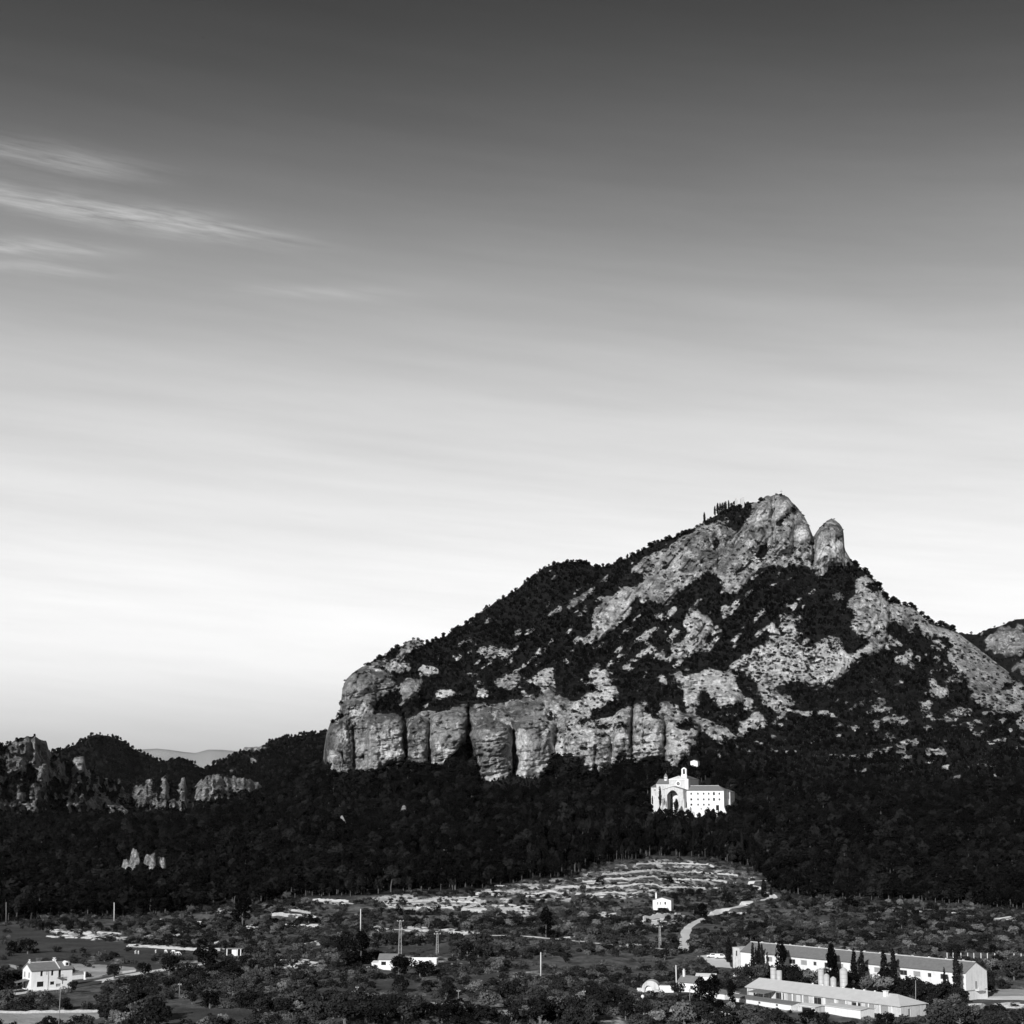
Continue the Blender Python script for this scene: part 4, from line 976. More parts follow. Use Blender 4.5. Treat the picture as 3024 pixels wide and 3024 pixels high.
ROADS = {'upper_track': ([(2018, 2808), (2021, 2790), (2022, 2762), (2030, 2742), (2050, 2726), (2080, 2712), (2100, 2704), (2122, 2694), (2140, 2685), (2165, 2682), (2195, 2673), (2240, 2660), (2290, 2648), (2270, 2640), (2240, 2622), (2212, 2611), (2230, 2602), (2285, 2594)], 4.2),
         'cross_track': ([(1130, 2742), (1220, 2747), (1300, 2753), (1400, 2760), (1520, 2764), (1645, 2773), (1720, 2781), (1810, 2791), (1890, 2798), (2018, 2808)], 3.4),
         'farm_track': ([(-60, 2945), (30, 2938), (81, 2931), (154, 2921), (226, 2912), (285, 2901), (338, 2888), (406, 2875), (481, 2865), (545, 2854), (610, 2846), (680, 2835)], 4.2),
         'yard_road': ([(2850, 2945), (2930, 2947), (3024, 2950), (3200, 2955)], 11.0),
         'car_yard': ([(2085, 2822), (2110, 2832), (2125, 2845), (2132, 2858)], 7.0)}
road_pts = {k: [gp(*p) for p in v[0]] for k, v in ROADS.items()}
def near_road(x, y, pad):
    d = np.full(np.shape(x), 1e9)
    for k, v in road_pts.items():
        d = np.minimum(d, seg_dist(x, y, [(p.x, p.y) for p in v]) - ROADS[k][1] / 2)
    return d < pad
KEEP = []      # footprints that stay free of plants: (x, y, radius)

# ------------------------------------------------------------------ tracks
def ribbon(name, pts, width, mat, label, lift=.07):
    P = [pts[0]]
    for a, b in zip(pts, pts[1:]):
        n = max(2, int((b - a).length / 1.5))
        P += [a.lerp(b, i / n) for i in range(1, n + 1)]
    P = np.array([(p.x, p.y) for p in P])
    for _ in range(8): P[1:-1] = (P[:-2] + 2 * P[1:-1] + P[2:]) / 4
    T = np.gradient(P, axis=0); T /= np.linalg.norm(T, axis=1, keepdims=True) + 1e-9
    Nn = np.stack([-T[:, 1], T[:, 0]], -1)
    w = width / 2 * (1 + fbm(np.arange(len(P)) / 7.0, np.zeros(len(P)), 3, 5) * .22)
    rows = []
    for k in np.linspace(1, -1, 7):
        q = P + Nn * (w * k)[:, None]
        rows.append(np.stack([q[:, 0], q[:, 1], gz(q[:, 0], q[:, 1]) + lift + .10 * (1 - abs(k))], -1))
    o = mobj(name, grid_mesh(name, np.array(rows)), mat)
    o.data.flip_normals() if o.data.polygons[0].normal.z < 0 else None
    return prop(o, label, 'track', kind='structure')
ribbon('upper_track', road_pts['upper_track'], 4.2, M['track'], 'pale winding track climbing through the terraces')
ribbon('cross_track', road_pts['cross_track'], 3.2, M['track'], 'pale level track crossing the scrub')
ribbon('farm_track', road_pts['farm_track'], 4.2, M['track'], 'pale track passing below the white farmhouse')
ribbon('yard_road', road_pts['yard_road'], 10.0, M['track'], 'broad pale road beside the long farm building', .09)
ribbon('car_yard', road_pts['car_yard'], 7.0, M['track'], 'pale gravel yard where the cars stand')

# ------------------------------------------------------------------ building kit (local axes: x along the front, y into the building, z up)
def panel(mb, o, d, L, z0, z1, ops, inward, depth=.3):
    """upright wall from o along unit vector d with real openings; returns nothing, adds faces facing away from `inward`"""
    xs = sorted({0.0, L} | {v for q in ops for v in q[:2]}); zs = sorted({z0, z1} | {v for q in ops for v in q[2:4]})
    def P(a, z, k=0.0): return (o[0] + d[0] * a + inward[0] * k, o[1] + d[1] * a + inward[1] * k, z)
    for a0, a1 in zip(xs, xs[1:]):
        for b0, b1 in zip(zs, zs[1:]):
            if any(q[0] <= a0 and q[1] >= a1 and q[2] <= b0 and q[3] >= b1 for q in ops): continue
            mb.add([P(a0, b0), P(a1, b0), P(a1, b1), P(a0, b1)], [(0, 1, 2, 3)])
    for q in ops:
        c = [(q[0], q[2]), (q[1], q[2]), (q[1], q[3]), (q[0], q[3])]
        for i in range(4):
            (a0, b0), (a1, b1) = c[i], c[(i + 1) % 4]
            mb.add([P(a0, b0), P(a0, b0, depth), P(a1, b1, depth), P(a1, b1)], [(0, 1, 2, 3)])

def glaze(root, o, d, inward, q, depth=.22):
    """one window, door or dark opening as a part"""
    a0, a1, b0, b1, kind = q
    def P(a, z, k): return (o[0] + d[0] * a + inward[0] * k, o[1] + d[1] * a + inward[1] * k, z)
    m = MB()
    if kind in ('door', 'open', 'shutter', 'garage'):
        m.add([P(a0, b0, depth), P(a1, b0, depth), P(a1, b1, depth), P(a0, b1, depth)], [(0, 1, 2, 3)])
        return m.build({'door': 'door', 'open': 'doorway', 'shutter': 'shutter', 'garage': 'garage_door'}[kind], M[{'door': 'wood', 'open': 'dark', 'shutter': 'shutter', 'garage': 'shutter'}[kind]], root)
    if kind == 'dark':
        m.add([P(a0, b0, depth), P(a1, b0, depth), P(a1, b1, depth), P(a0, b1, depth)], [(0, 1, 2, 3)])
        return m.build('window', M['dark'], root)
    t = .09
    for c0, c1, e0, e1 in ((a0, a0 + t, b0, b1), (a1 - t, a1, b0, b1), (a0 + t, a1 - t, b0, b0 + t), (a0 + t, a1 - t, b1 - t, b1), ((a0 + a1) / 2 - t / 2, (a0 + a1) / 2 + t / 2, b0 + t, b1 - t)):
        k0, k1 = depth - .1, depth - .03
        v = [P(c0, e0, k0), P(c1, e0, k0), P(c1, e1, k0), P(c0, e1, k0), P(c0, e0, k1), P(c1, e0, k1), P(c1, e1, k1), P(c0, e1, k1)]
        m.add(v, [(0, 1, 2, 3), (0, 4, 5, 1), (1, 5, 6, 2), (2, 6, 7, 3), (3, 7, 4, 0)])
    w = m.build('window', M['shutter'] if kind == 'x' else M['wood'], root)
    MB().add([P(a0, b0, depth), P(a1, b0, depth), P(a1, b1, depth), P(a0, b1, depth)], [(0, 1, 2, 3)]).build('pane', M['glass'], w)
    return w

def block(root, x0, x1, y0, y1, z0, z1, mat, front=(), left=(), right=(), back=(), gable=0.0, gable_axis='x', name='wall', skip=()):
    m = MB()
    sides = {'front': ((x0, y0), (1, 0), x1 - x0, front, (0, 1)), 'right': ((x1, y0), (0, 1), y1 - y0, right, (-1, 0)),
             'back': ((x1, y1), (-1, 0), x1 - x0, back, (0, -1)), 'left': ((x0, y1), (0, -1), y1 - y0, left, (1, 0))}
    for k, (o, d, L, ops, inw) in sides.items():
        if k in skip: continue
        panel(m, o, d, L, z0, z1, [q[:4] for q in ops], inw)
    if gable:
        if gable_axis == 'x':
            ym = (y0 + y1) / 2
            m.add([(x0, y1, z1), (x0, y0, z1), (x0, ym, z1 + gable)], [(0, 1, 2)]); m.add([(x1, y0, z1), (x1, y1, z1), (x1, ym, z1 + gable)], [(0, 1, 2)])
        else:
            xm = (x0 + x1) / 2
            m.add([(x0, y0, z1), (x1, y0, z1), (xm, y0, z1 + gable)], [(0, 1, 2)]); m.add([(x1, y1, z1), (x0, y1, z1), (xm, y1, z1 + gable)], [(0, 1, 2)])
    w = m.build(name, mat, root)
    for k, (o, d, L, ops, inw) in sides.items():
        for q in ops: glaze(root, o, d, inw, q)
    return w

def slab(mb, a, b, c, d, t=.22):
    """sloping roof sheet a-b-c-d (top corners), t thick"""
    v = [Vector(p) for p in (a, b, c, d)]
    n = (v[1] - v[0]).cross(v[3] - v[0]).normalized()
    w = [p - n * t for p in v]
    mb.add(v + w, [(0, 1, 2, 3), (7, 6, 5, 4), (0, 4, 5, 1), (1, 5, 6, 2), (2, 6, 7, 3), (3, 7, 4, 0)])

def gable_roof(root, x0, x1, y0, y1, z, h, mat, over=.45, axis='x', name='roof', ends=.3):
    m = MB(); z = z + .12
    if axis == 'x':
        ym = (y0 + y1) / 2; s = h / (ym - y0)
        slab(m, (x0 - ends, y0 - over, z - s * over), (x1 + ends, y0 - over, z - s * over), (x1 + ends, ym, z + h), (x0 - ends, ym, z + h))
        slab(m, (x1 + ends, y1 + over, z - s * over), (x0 - ends, y1 + over, z - s * over), (x0 - ends, ym, z + h + .003), (x1 + ends, ym, z + h + .003))
    else:
        xm = (x0 + x1) / 2; s = h / (xm - x0)
        slab(m, (x0 - over, y1 + ends, z - s * over), (x0 - over, y0 - ends, z - s * over), (xm, y0 - ends, z + h), (xm, y1 + ends, z + h))
        slab(m, (x1 + over, y0 - ends, z - s * over), (x1 + over, y1 + ends, z - s * over), (xm, y1 + ends, z + h + .003), (xm, y0 - ends, z + h + .003))
    return m.build(name, mat, root)

def lean_roof(root, x0, x1, y0, y1, z0, z1, mat, over=.4, name='roof'):
    """single pitch: front eave at z0, back at z1"""
    m = MB(); s = (z1 - z0) / (y1 - y0)
    slab(m, (x0 - over, y0 - over, z0 - s * over + .12), (x1 + over, y0 - over, z0 - s * over + .12), (x1 + over, y1 + .1, z1 + s * .1 + .12), (x0 - over, y1 + .1, z1 + s * .1 + .12))
    return m.build(name, mat, root)

def ridge_cap(root, x0, x1, y, z, mat):
    m = MB(); m.tube([(x0, y, z), (x1, y, z)], .16, 6); return m.build('ridge_cap', mat, root)

def chimney(root, x, y, z0, z1, w=.7, parent=None):
    m = MB(); m.box(x - w / 2, x + w / 2, y - w / 2, y + w / 2, z0, z1); m.box(x - w / 2 - .12, x + w / 2 + .12, y - w / 2 - .12, y + w / 2 + .12, z1, z1 + .15)
    m.box(x - w / 4, x + w / 4, y - w / 4, y + w / 4, z1 + .15, z1 + .55); m.box(x - w / 2, x + w / 2, y - w / 2, y + w / 2, z1 + .55, z1 + .65)
    return m.build('chimney', M['white'], parent or root)

def arch_wall(mb, x0, x1, z0, top, hole, y0, y1, n=40):
    """upright slab between y0 and y1 with an arched hole; top(x) and hole(x) give heights (hole None outside)"""
    xs = np.linspace(x0, x1, n)
    for a, b in zip(xs, xs[1:]):
        m = (a + b) / 2
        la, lb = hole(a, m), hole(b, m)
        ta, tb = top(a), top(b)
        mb.add([(a, y0, la), (b, y0, lb), (b, y0, tb), (a, y0, ta), (a, y1, la), (b, y1, lb), (b, y1, tb), (a, y1, ta)],
               [(0, 1, 2, 3), (7, 6, 5, 4), (3, 2, 6, 7), (4, 5, 1, 0)])
    mb.add([(x0, y0, z0), (x0, y1, z0), (x0, y1, top(x0)), (x0, y0, top(x0))], [(3, 2, 1, 0)])
    mb.add([(x1, y0, z0), (x1, y1, z0), (x1, y1, top(x1)), (x1, y0, top(x1))], [(0, 1, 2, 3)])

# ------------------------------------------------------------------ the convent under the cliffs
cv = at(1921.0, 2396.0, 1241.0)
cz = 0.0
convent = empty('convent', (cv[0], cv[1], cv[2]), R(-22), 'white convent with bell gable, rose window and deep arched porch below the cliffs', 'convent')
convent.scale = (.94, .94, 1.0)
k = .2575
def cx_(d): return (1900 + d / 6.0375 - 1921) * k
def cz_(d): return (2396 - (2220 + d / 6.0375)) * .248
wx0, wx1 = cx_(805), cx_(1490)
ops = []
for r_, yy in enumerate((757, 855, 945)):
    for c_, xx in enumerate((890, 1014, 1120, 1213, 1308, 1407)):
        if r_ == 2 and c_ > 3: continue
        w_, h_ = (1.5, 2.1) if c_ == 4 else ((1.5, 1.5) if (c_ == 0 and r_) else (1.2, 1.35))
        x_, z_ = cx_(xx) - wx0, cz_(yy)
        ops.append((x_ - w_ / 2, x_ + w_ / 2, z_ - h_ / 2, z_ + h_ / 2, 'dark'))
ops.append((cx_(1342) - wx0, cx_(1398) - wx0, cz_(1042), cz_(952), 'open'))
ops.append((cx_(1058) - wx0, cx_(1080) - wx0, cz_(1030), cz_(1006), 'w'))
ez = cz_(700)
block(convent, wx0, wx1, 0, 13, -9, ez, M['white'], front=ops, right=[(3, 4, 9, 10.2, 'w'), (8, 9, 9, 10.2, 'w'), (3, 4, 5, 6.2, 'w')])
m = MB(); rh = 3.4; ov = .5
slab(m, (wx0, -ov, ez - .1), (wx1 + ov, -ov, ez - .1), (wx1 - 5.5, 6.5, ez + rh), (wx0, 6.5, ez + rh))
slab(m, (wx1 + ov, 13 + ov, ez - .1), (wx0, 13 + ov, ez - .1), (wx0, 6.5, ez + rh), (wx1 - 5.5, 6.5, ez + rh))
m.add([(wx1 + ov, -ov, ez - .1), (wx1 + ov, 13 + ov, ez - .1), (wx1 - 5.5, 6.5, ez + rh)], [(0, 1, 2)])
m.build('roof', M['tile'], convent)
ridge_cap(convent, wx0, wx1 - 5.5, 6.5, ez + rh + .05, M['plaster'])
m = MB(); m.box(wx0, wx1 + .12, -.18, -.004, ez - .55, ez - .25); m.build('cornice', M['white'], convent)
m = MB(); m.add([(wx1 - .5, .2, -9), (wx1 + 4.5, .2, -9), (wx1 - .5, .2, 4.5), (wx1 - .5, 3, -9), (wx1 + 4.5, 3, -9), (wx1 - .5, 3, 4.5)], [(0, 1, 2), (5, 4, 3), (1, 4, 5, 2)]); m.build('buttress', M['white'], convent)
# rear wing seen past the right-hand end
block(convent, wx1 - 9, wx1 + 1.5, 13, 26, -3, ez - 1.2, M['plaster'], right=[(4, 5.2, 8, 9.5, 'w')]); gable_roof(convent, wx1 - 9, wx1 + 1.5, 13, 26, ez - 1.2, 2.0, M['tile'], axis='y')
# church
nx0, nx1 = cx_(472), cx_(830); nt = cz_(503)
block(convent, nx0, nx1, 1.5, 30, -6, nt, M['plaster'], gable=2.3, gable_axis='y', left=[(6, 7, 17.5, 20, 'w'), (14, 15, 17.5, 20, 'w')])
gable_roof(convent, nx0, nx1, 2.2, 30, nt, 2.3, M['tile'], axis='y', over=.35, ends=0)
m = MB(); m.box(nx0 - .2, nx1 + .2, 1.3, 1.498, nt - .5, nt - .1); m.box(cx_(770), nx1 + .15, 1.0, 1.497, 10, nt - .6); m.build('cornice', M['white'], convent)
rx_, rz_ = cx_(643), cz_(583)
m = MB(); NN = 28
for i in range(NN):
    q0, q1 = 2 * math.pi * i / NN, 2 * math.pi * (i + 1) / NN
    for r0, r1, ya, yb in ((1.25, 2.1, 1.25, 1.498),):
        pts = [(rx_ + r * math.cos(q), y, rz_ + r * math.sin(q)) for y in (ya, yb) for q in (q0, q1) for r in (r0, r1)]
        m.add(pts, [(0, 2, 3, 1), (1, 3, 7, 5), (0, 4, 6, 2)])
rose = m.build('rose_window', M['white'], convent)
m = MB(); m.add([(rx_ + 1.25 * math.cos(2 * math.pi * i / 24), 1.47, rz_ + 1.25 * math.sin(2 * math.pi * i / 24)) for i in range(24)], [tuple(range(24))]); m.build('pane', M['glass'], rose)
m = MB()
for i in range(4):
    q = math.pi * i / 4; m.tube([(rx_ - 1.25 * math.cos(q), 1.43, rz_ - 1.25 * math.sin(q)), (rx_ + 1.25 * math.cos(q), 1.43, rz_ + 1.25 * math.sin(q))], .07, 4)
m.build('tracery', M['plaster'], rose)
# bell gable
bx0, bx1 = cx_(703), cx_(797); bz1 = cz_(330); bc = (bx0 + bx1) / 2
def btop(x): return bz1 + 1.15 * (1 - abs((x - bc) / (bx1 - bc)) ** 1.4)
def bhole(x, mm): return bz1 - 3.6 + 0 * x if abs(mm - bc) > .85 else bz1 - .7 + .75 * math.sqrt(max(0, 1 - ((x - bc) / .86) ** 2))
m = MB(); m.box(bx0 - .25, bx1 + .25, 1.6, 3.4, nt - 1.5, bz1 - 4.2); m.box(bx0, bx1, 1.8, 3.2, bz1 - 4.2, bz1 - 3.6)
arch_wall(m, bx0, bx1, bz1 - 3.6, btop, bhole, 1.8, 3.2, 41)
belfry = m.build('bell_gable', M['white'], convent)
m = MB(); m.lathe([(.05, .75), (.22, .7), (.3, .35), (.42, .05), (.45, 0)], 12, (bc, 2.5, bz1 - 1.6)); m.tube([(bc - .85, 2.5, bz1 - .75), (bc + .85, 2.5, bz1 - .75)], .09, 5); m.build('bell', M['iron'], belfry)
# porch with the great pointed arch
px0, px1 = cx_(425), cx_(795); pe, pt = cz_(688), cz_(636); pm = cx_(608)
a0_, a1_ = cx_(498), cx_(692); am = cx_(604); asp, aap = cz_(775), cz_(697)
def ptop(x): return pt + (pe - pt) * (abs(x - pm) / (pm - px0 if x < pm else px1 - pm))
def phole(x, mm):
    if mm < a0_ or mm > a1_: return -9.0
    t = abs(x - am) / (am - a0_ if x < am else a1_ - am)
    return asp + (aap - asp) * max(0.0, 1 - min(1, t) ** 1.75) ** .85
m = MB(); arch_wall(m, px0, px1, -9, ptop, phole, -7.5, -6.2, 64)
m.add([(px0, -6.2, -9), (px0, 1.5, -9), (px0, 1.5, pe), (px0, -6.2, pe)], [(3, 2, 1, 0)]); m.add([(px1, -6.2, -9), (px1, 1.5, -9), (px1, 1.5, pe), (px1, -6.2, pe)], [(0, 1, 2, 3)])
m.box(px0 - .7, px0 - .002, -7.6, -5.6, -9, 9); m.box(px1 + .002, px1 + .7, -7.6, -5.6, -9, 9)
porch = m.build('porch', M['plaster'], convent)
m = MB(); slab(m, (px0 - .3, 1.4, pe + .2), (px0 - .3, -7.8, pe + .2), (pm, -7.8, pt + .35), (pm, 1.4, pt + .35)); slab(m, (px1 + .3, -7.8, pe + .2), (px1 + .3, 1.4, pe + .2), (pm, 1.4, pt + .353), (pm, -7.8, pt + .353)); m.build('porch_roof', M['tile'], convent)
m = MB(); m.box(px0 + .3, px1 - .3, 1.1, 1.49, -6, 12.5); m.build('inner_wall', M['cement'], porch)
m = MB(); arch_wall(m, am - .2, am + 3.6, 3, lambda x: 8.6 + 1.6 * math.sqrt(max(0, 1 - ((x - am - 1.7) / 1.95) ** 2)), lambda x, mm: 3.0, .9, 1.098, 24); m.build('portal', M['plaster'], porch)
# body with the tiled roof left of the porch, lantern, small wing
lx0, lx1 = cx_(230), cx_(474); lt = cz_(590)
block(convent, lx0, lx1, 2.0, 20, -6, lt, M['plaster'], front=[(1.2, 2.0, 9, 10.4, 'w')])
lean_roof(convent, lx0, lx1, 2.0, 11, lt, lt + 3.6, M['tile'])
m = MB(); m.box(lx0 - .25, lx1, 1.75, 1.998, lt - .7, lt - .25); m.build('cornice', M['white'], convent)
tx = cx_(360)
m = MB()
for i in range(8):
    q0, q1 = 2 * math.pi * (i + .5) / 8, 2 * math.pi * (i + 1.5) / 8
    r = 1.35; zz0, zz1 = lt + .5, cz_(462)
    m.add([(tx + r * math.sin(q0), 9 - r * math.cos(q0), zz0), (tx + r * math.sin(q1), 9 - r * math.cos(q1), zz0), (tx + r * math.sin(q1), 9 - r * math.cos(q1), zz1), (tx + r * math.sin(q0), 9 - r * math.cos(q0), zz1)], [(0, 1, 2, 3)])
lantern = m.build('lantern_tower', M['white'], convent)
m = MB(); m.lathe([(1.6, 0), (1.35, .6), (.75, 1.7), (.16, 2.3), (.1, 2.8)], 16, (tx, 9, zz1)); m.build('cap', M['tile'], lantern)
for s_ in (-.45, .45):
    MB().box(tx + s_ - .24, tx + s_ + .24, 9 - 1.34, 9 - 1.26, cz_(505), cz_(478)).build('window', M['glass'], lantern)
vx0, vx1 = cx_(122), lx0 - .01; vt = cz_(645)
block(convent, vx0, vx1, 3.0, 14, -6, vt, M['plaster'], front=[(cx_(182) - vx0, cx_(206) - vx0, cz_(706), cz_(680), 'w')])
lean_roof(convent, vx0, vx1, 3.0, 14, vt, vt + 2.0, M['tile'], .3)
m = MB(); m.box(px1 + .8, px1 + 9, -9.5, -8.9, -12, -.5); m.box(px1 + .8, px1 + 6, -9.6, -6.5, -.9, 2.6); m.build('terrace_wall', M['plaster'], convent)
KEEP += [(cv[0] + 12, cv[1] + 4, 22), (cv[0] + 34, cv[1] - 6, 22), (cv[0] + 50, cv[1] - 12, 16)]
# low ruined outbuilding to its right and the white hermitage above
oc = at(2160.0, 2393.0, 1232.0)
outb = empty('ruined_outbuilding', oc, R(62), 'low dark roofless outbuilding beside the convent', 'ruin')
m = MB()
for i in range(14): m.box(i * 1.3, i * 1.3 + 1.32, 0, .7, -8, 6.5 - abs(i - 4) * .35 + random.uniform(-1.4, 1.4))
m.build('wall', M['rubble'], outb)
block(outb, 9, 18, 3, 10, -8, 7.0, M['rubble'], front=[(2, 3.2, 3, 5, 'open')], name='rear_wall'); lean_roof(outb, 9, 18, 3, 10, 7.0, 8.2, M['rubble'], name='rear_roof')
hc = at(2039.0, 2266.0, float(raster(D, np.array([2050.]), np.array([2268.]))[0]) - 7.0)
herm = empty('hermitage', hc, R(-24), 'tiny white hermitage alone on the wooded slope above the convent', 'chapel')
block(herm, 0, 5.9, 0, 5, -12, 4.6, M['white'], gable=1.1, gable_axis='y', right=[(2, 2.9, 1.2, 2.4, 'w')]); gable_roof(herm, 0, 5.9, 0, 5, 4.6, 1.1, M['tile'], axis='y', over=.2, ends=.15)
KEEP += [(hc[0] + 3, hc[1] + 2, 7), (hc[0] + 2, hc[1] - 8, 6), (hc[0] + 2, hc[1] - 16, 6), (hc[0] + 2, hc[1] - 24, 5)]

# ------------------------------------------------------------------ white farmhouse on the left
hb = gp(91, 2925)
farm = empty('farmhouse', hb, R(37), 'two-storey white farmhouse with tiled roof and roof dormer beside the meadow', 'house')
L_, W_, E_ = 13.4, 7.4, 6.0
block(farm, 0, L_, 0, W_, -2.5, E_, M['white'], gable=1.9,
      front=[(1.9, 4.1, .9, 2.5, 'open'), (6.2, 7.6, 1.3, 2.3, 'open'), (2.9, 3.7, 4.1, 5.8, 'open'), (4.9, 5.2, 4.4, 5.6, 'w'), (6.4, 7.2, 4.1, 5.8, 'open'), (8.8, 9.7, 3.4, 6.0, 'open'), (8.2, 9.8, .6, 1.5, 'shutter'), (10.2, 10.6, 1.3, 2.3, 'open'), (11.1, 11.8, 2.3, 2.7, 'shutter')],
      left=[(1.2, 2.2, 3.6, 5.3, 'w'), (4.8, 5.8, 3.6, 5.3, 'w'), (.9, 2.6, .2, 2.6, 'door')])
gable_roof(farm, 0, L_, 0, W_, E_, 1.9, M['tile'], over=.4)
ridge_cap(farm, 0, 8.8, W_ / 2, E_ + 2.12, M['plaster'])
m = MB(); slab(m, (8.9, -.35, E_ + .25), (9.25, -.35, E_ + .25), (9.25, W_ / 2, E_ + 2.2), (8.9, W_ / 2, E_ + 2.2), .12); m.build('parapet', M['white'], farm)
chimney(farm, 8.9, W_ / 2 + .4, E_ + 1.2, E_ + 2.6, .8); chimney(farm, .6, W_ / 2, E_ + 1.4, E_ + 2.5, .5)
dm = MB(); dm.add([(11.2, .9, E_ + .7), (12.6, .9, E_ + .7), (12.6, .9, E_ + 1.7), (11.9, .9, E_ + 2.2), (11.2, .9, E_ + 1.7), (11.2, 3.2, E_ + 1.7), (12.6, 3.2, E_ + 1.7), (11.9, 3.4, E_ + 2.2), (11.2, 2.3, E_ + .9), (12.6, 2.3, E_ + .9)],
               [(0, 1, 2, 3, 4), (4, 3, 7, 5), (3, 2, 6, 7), (0, 4, 5, 8), (1, 9, 6, 2)])
dorm = dm.build('dormer', M['white'], farm); MB().box(11.5, 12.3, .82, .897, E_ + .9, E_ + 1.75).build('pane', M['glass'], dorm)
m = MB(); m.box(8.4, 10.1, -1.0, -.002, 3.2, 3.38)
for i in range(9): m.box(8.42 + i * .2, 8.46 + i * .2, -.98, -.94, 3.38, 4.2)
m.box(8.4, 10.1, -1.0, -.92, 4.2, 4.27); m.build('balcony', M['iron'], farm)
m = MB(); m.tube([(5.45, -.08, -1), (5.45, -.08, 5.7)], .06, 5); m.build('drainpipe', M['shutter'], farm)
m = MB(); slab(m, (-4.2, 1.4, 2.5), (-.05, 1.4, 3.1), (-.05, 5.6, 3.1), (-4.2, 5.6, 2.5), .15)
for y_ in (1.6, 5.4): m.box(-4.0, -3.85, y_ - .08, y_ + .08, -2, 2.35)
m.build('lean_to', M['tile'], farm)
KEEP += [(hb.x + 5, hb.y + 7, 10), (hb.x + 12, hb.y + 8, 6), (hb.x - 3, hb.y - 4, 5), (hb.x + 2, hb.y - 8, 5)]

# ------------------------------------------------------------------ walls of dry stone and plaster
def stone_wall(pts, h, w, label, group=None, name='stone_wall', mat='stone', cat='wall', rough=.25):
    P = [gp(*p) for p in pts]
    Q = [P[0]]
    for a, b in zip(P, P[1:]):
        n = max(1, int((b - a).length / 1.3)); Q += [a.lerp(b, i / n) for i in range(1, n + 1)]
    m = MB(); rows = []
    for i, p in enumerate(Q):
        t = (Q[min(i + 1, len(Q) - 1)] - Q[max(i - 1, 0)]); t.z = 0; t.normalize(); n = Vector((-t.y, t.x, 0))
        z = float(gz(p.x, p.y)); hh = h * (1 + random.uniform(-rough, rough)); k = random.uniform(.8, 1.2)
        rows.append([p - n * w / 2 * k, p + n * w / 2 * k, hh, z])
    for a, b, hh, z in rows[::3]: KEEP.append((a.x, a.y, 1.6)); KEEP.append((a.x * (a.y - 6) / a.y, a.y - 6, 3.2))
    v, f = [], []
    o = rows[0][0].lerp(rows[0][1], .5); oz = rows[0][3]
    for a, b, hh, z in rows:
        v += [(a.x - o.x, a.y - o.y, z - oz - .8), (a.x - o.x, a.y - o.y, z - oz + hh), (b.x - o.x, b.y - o.y, z - oz + hh), (b.x - o.x, b.y - o.y, z - oz - .8)]
    for i in range(len(rows) - 1):
        q = i * 4
        for j in range(4): f.append((q + j, q + (j + 1) % 4, q + 4 + (j + 1) % 4, q + 4 + j))
    f += [(3, 2, 1, 0), tuple(range(len(v) - 4, len(v)))]
    me = bpy.data.meshes.new(name); me.from_pydata(v, [], f)
    ob = mobj(name, me, M[mat]); ob.location = (o.x, o.y, oz)
    return prop(ob, label, cat, group)
stone_wall([(382, 2794), (450, 2799), (520, 2803), (600, 2808), (650, 2808)], .9, 1.4, 'long pale stone bank along the top of the horse meadow')
TW = 'pale dry stone terrace wall half hidden among scrub'
for pts, h in (([(803, 2704), (850, 2705), (935, 2712)], 1.0), ([(838, 2684), (880, 2692), (915, 2699)], .8), ([(884, 2797), (935, 2787)], .8), ([(425, 2770), (450, 2768)], .7), ([(505, 2765), (530, 2764)], .6),
               ([(632, 2788), (656, 2787)], .7), ([(1405, 2643), (1475, 2645)], 1.0), ([(2142, 2700), (2205, 2702)], .9), ([(2220, 2728), (2265, 2729)], .7), ([(2294, 2730), (2320, 2730)], .7), ([(2336, 2729), (2355, 2729)], .6),
               ([(2400, 2732), (2425, 2732)], .6), ([(2700, 2694), (2722, 2694)], .5), ([(2790, 2698), (2825, 2699)], .6), ([(925, 2660), (1030, 2664)], .9), ([(1900, 2718), (1960, 2712), (2008, 2706)], 1.5), ([(1340, 2760), (1385, 2763)], .6), ([(400, 2944), (425, 2943)], .5), ([(885, 2946), (955, 2952)], .4), ([(1590, 2981), (1640, 2980)], .8)):
    stone_wall(pts, h * 1.35, .9, TW, 'dry stone terrace walls among the scrub')
for pts in ([(1880, 2554), (2000, 2551), (2110, 2562)], [(1780, 2582), (1900, 2574), (2050, 2574), (2180, 2587)], [(1720, 2604), (1850, 2599), (2000, 2599), (2150, 2608)], [(1640, 2624), (1800, 2620), (1960, 2622), (2060, 2622)], [(1570, 2642), (1700, 2642), (1850, 2641)], [(1190, 2664), (1300, 2661), (1420, 2668)], [(1230, 2682), (1350, 2684), (1440, 2690)]):
    stone_wall(pts, .75, .9, 'long pale stone wall holding up a terrace of the cleared slope', 'terrace walls of the cleared slope', rough=.6)
stone_wall([(-40, 2992), (120, 2991), (230, 2990), (292, 2988)], .7, .5, 'low pale wall along the edge of the dry grass bank')
stone_wall([(206, 2894), (249, 2890)], 1.35, .3, 'white plastered yard wall joined to the farmhouse', mat='white', rough=.03, name='yard_wall')
stone_wall([(252, 2893), (300, 2885), (360, 2874), (400, 2868)], .55, .35, 'low pale wall edging the ploughed yard beside the farm track', mat='white', rough=.08, name='garden_wall')
gpz = gp(249.5, 2893); m = MB(); m.box(-.25, .25, -.25, .25, -1, 2.4); m.box(-.32, .32, -.32, .32, 2.4, 2.55)
prop(m.build('gate_pillar', M['white']), 'white gate pillar at the end of the farmhouse yard wall', 'pillar').location = gpz

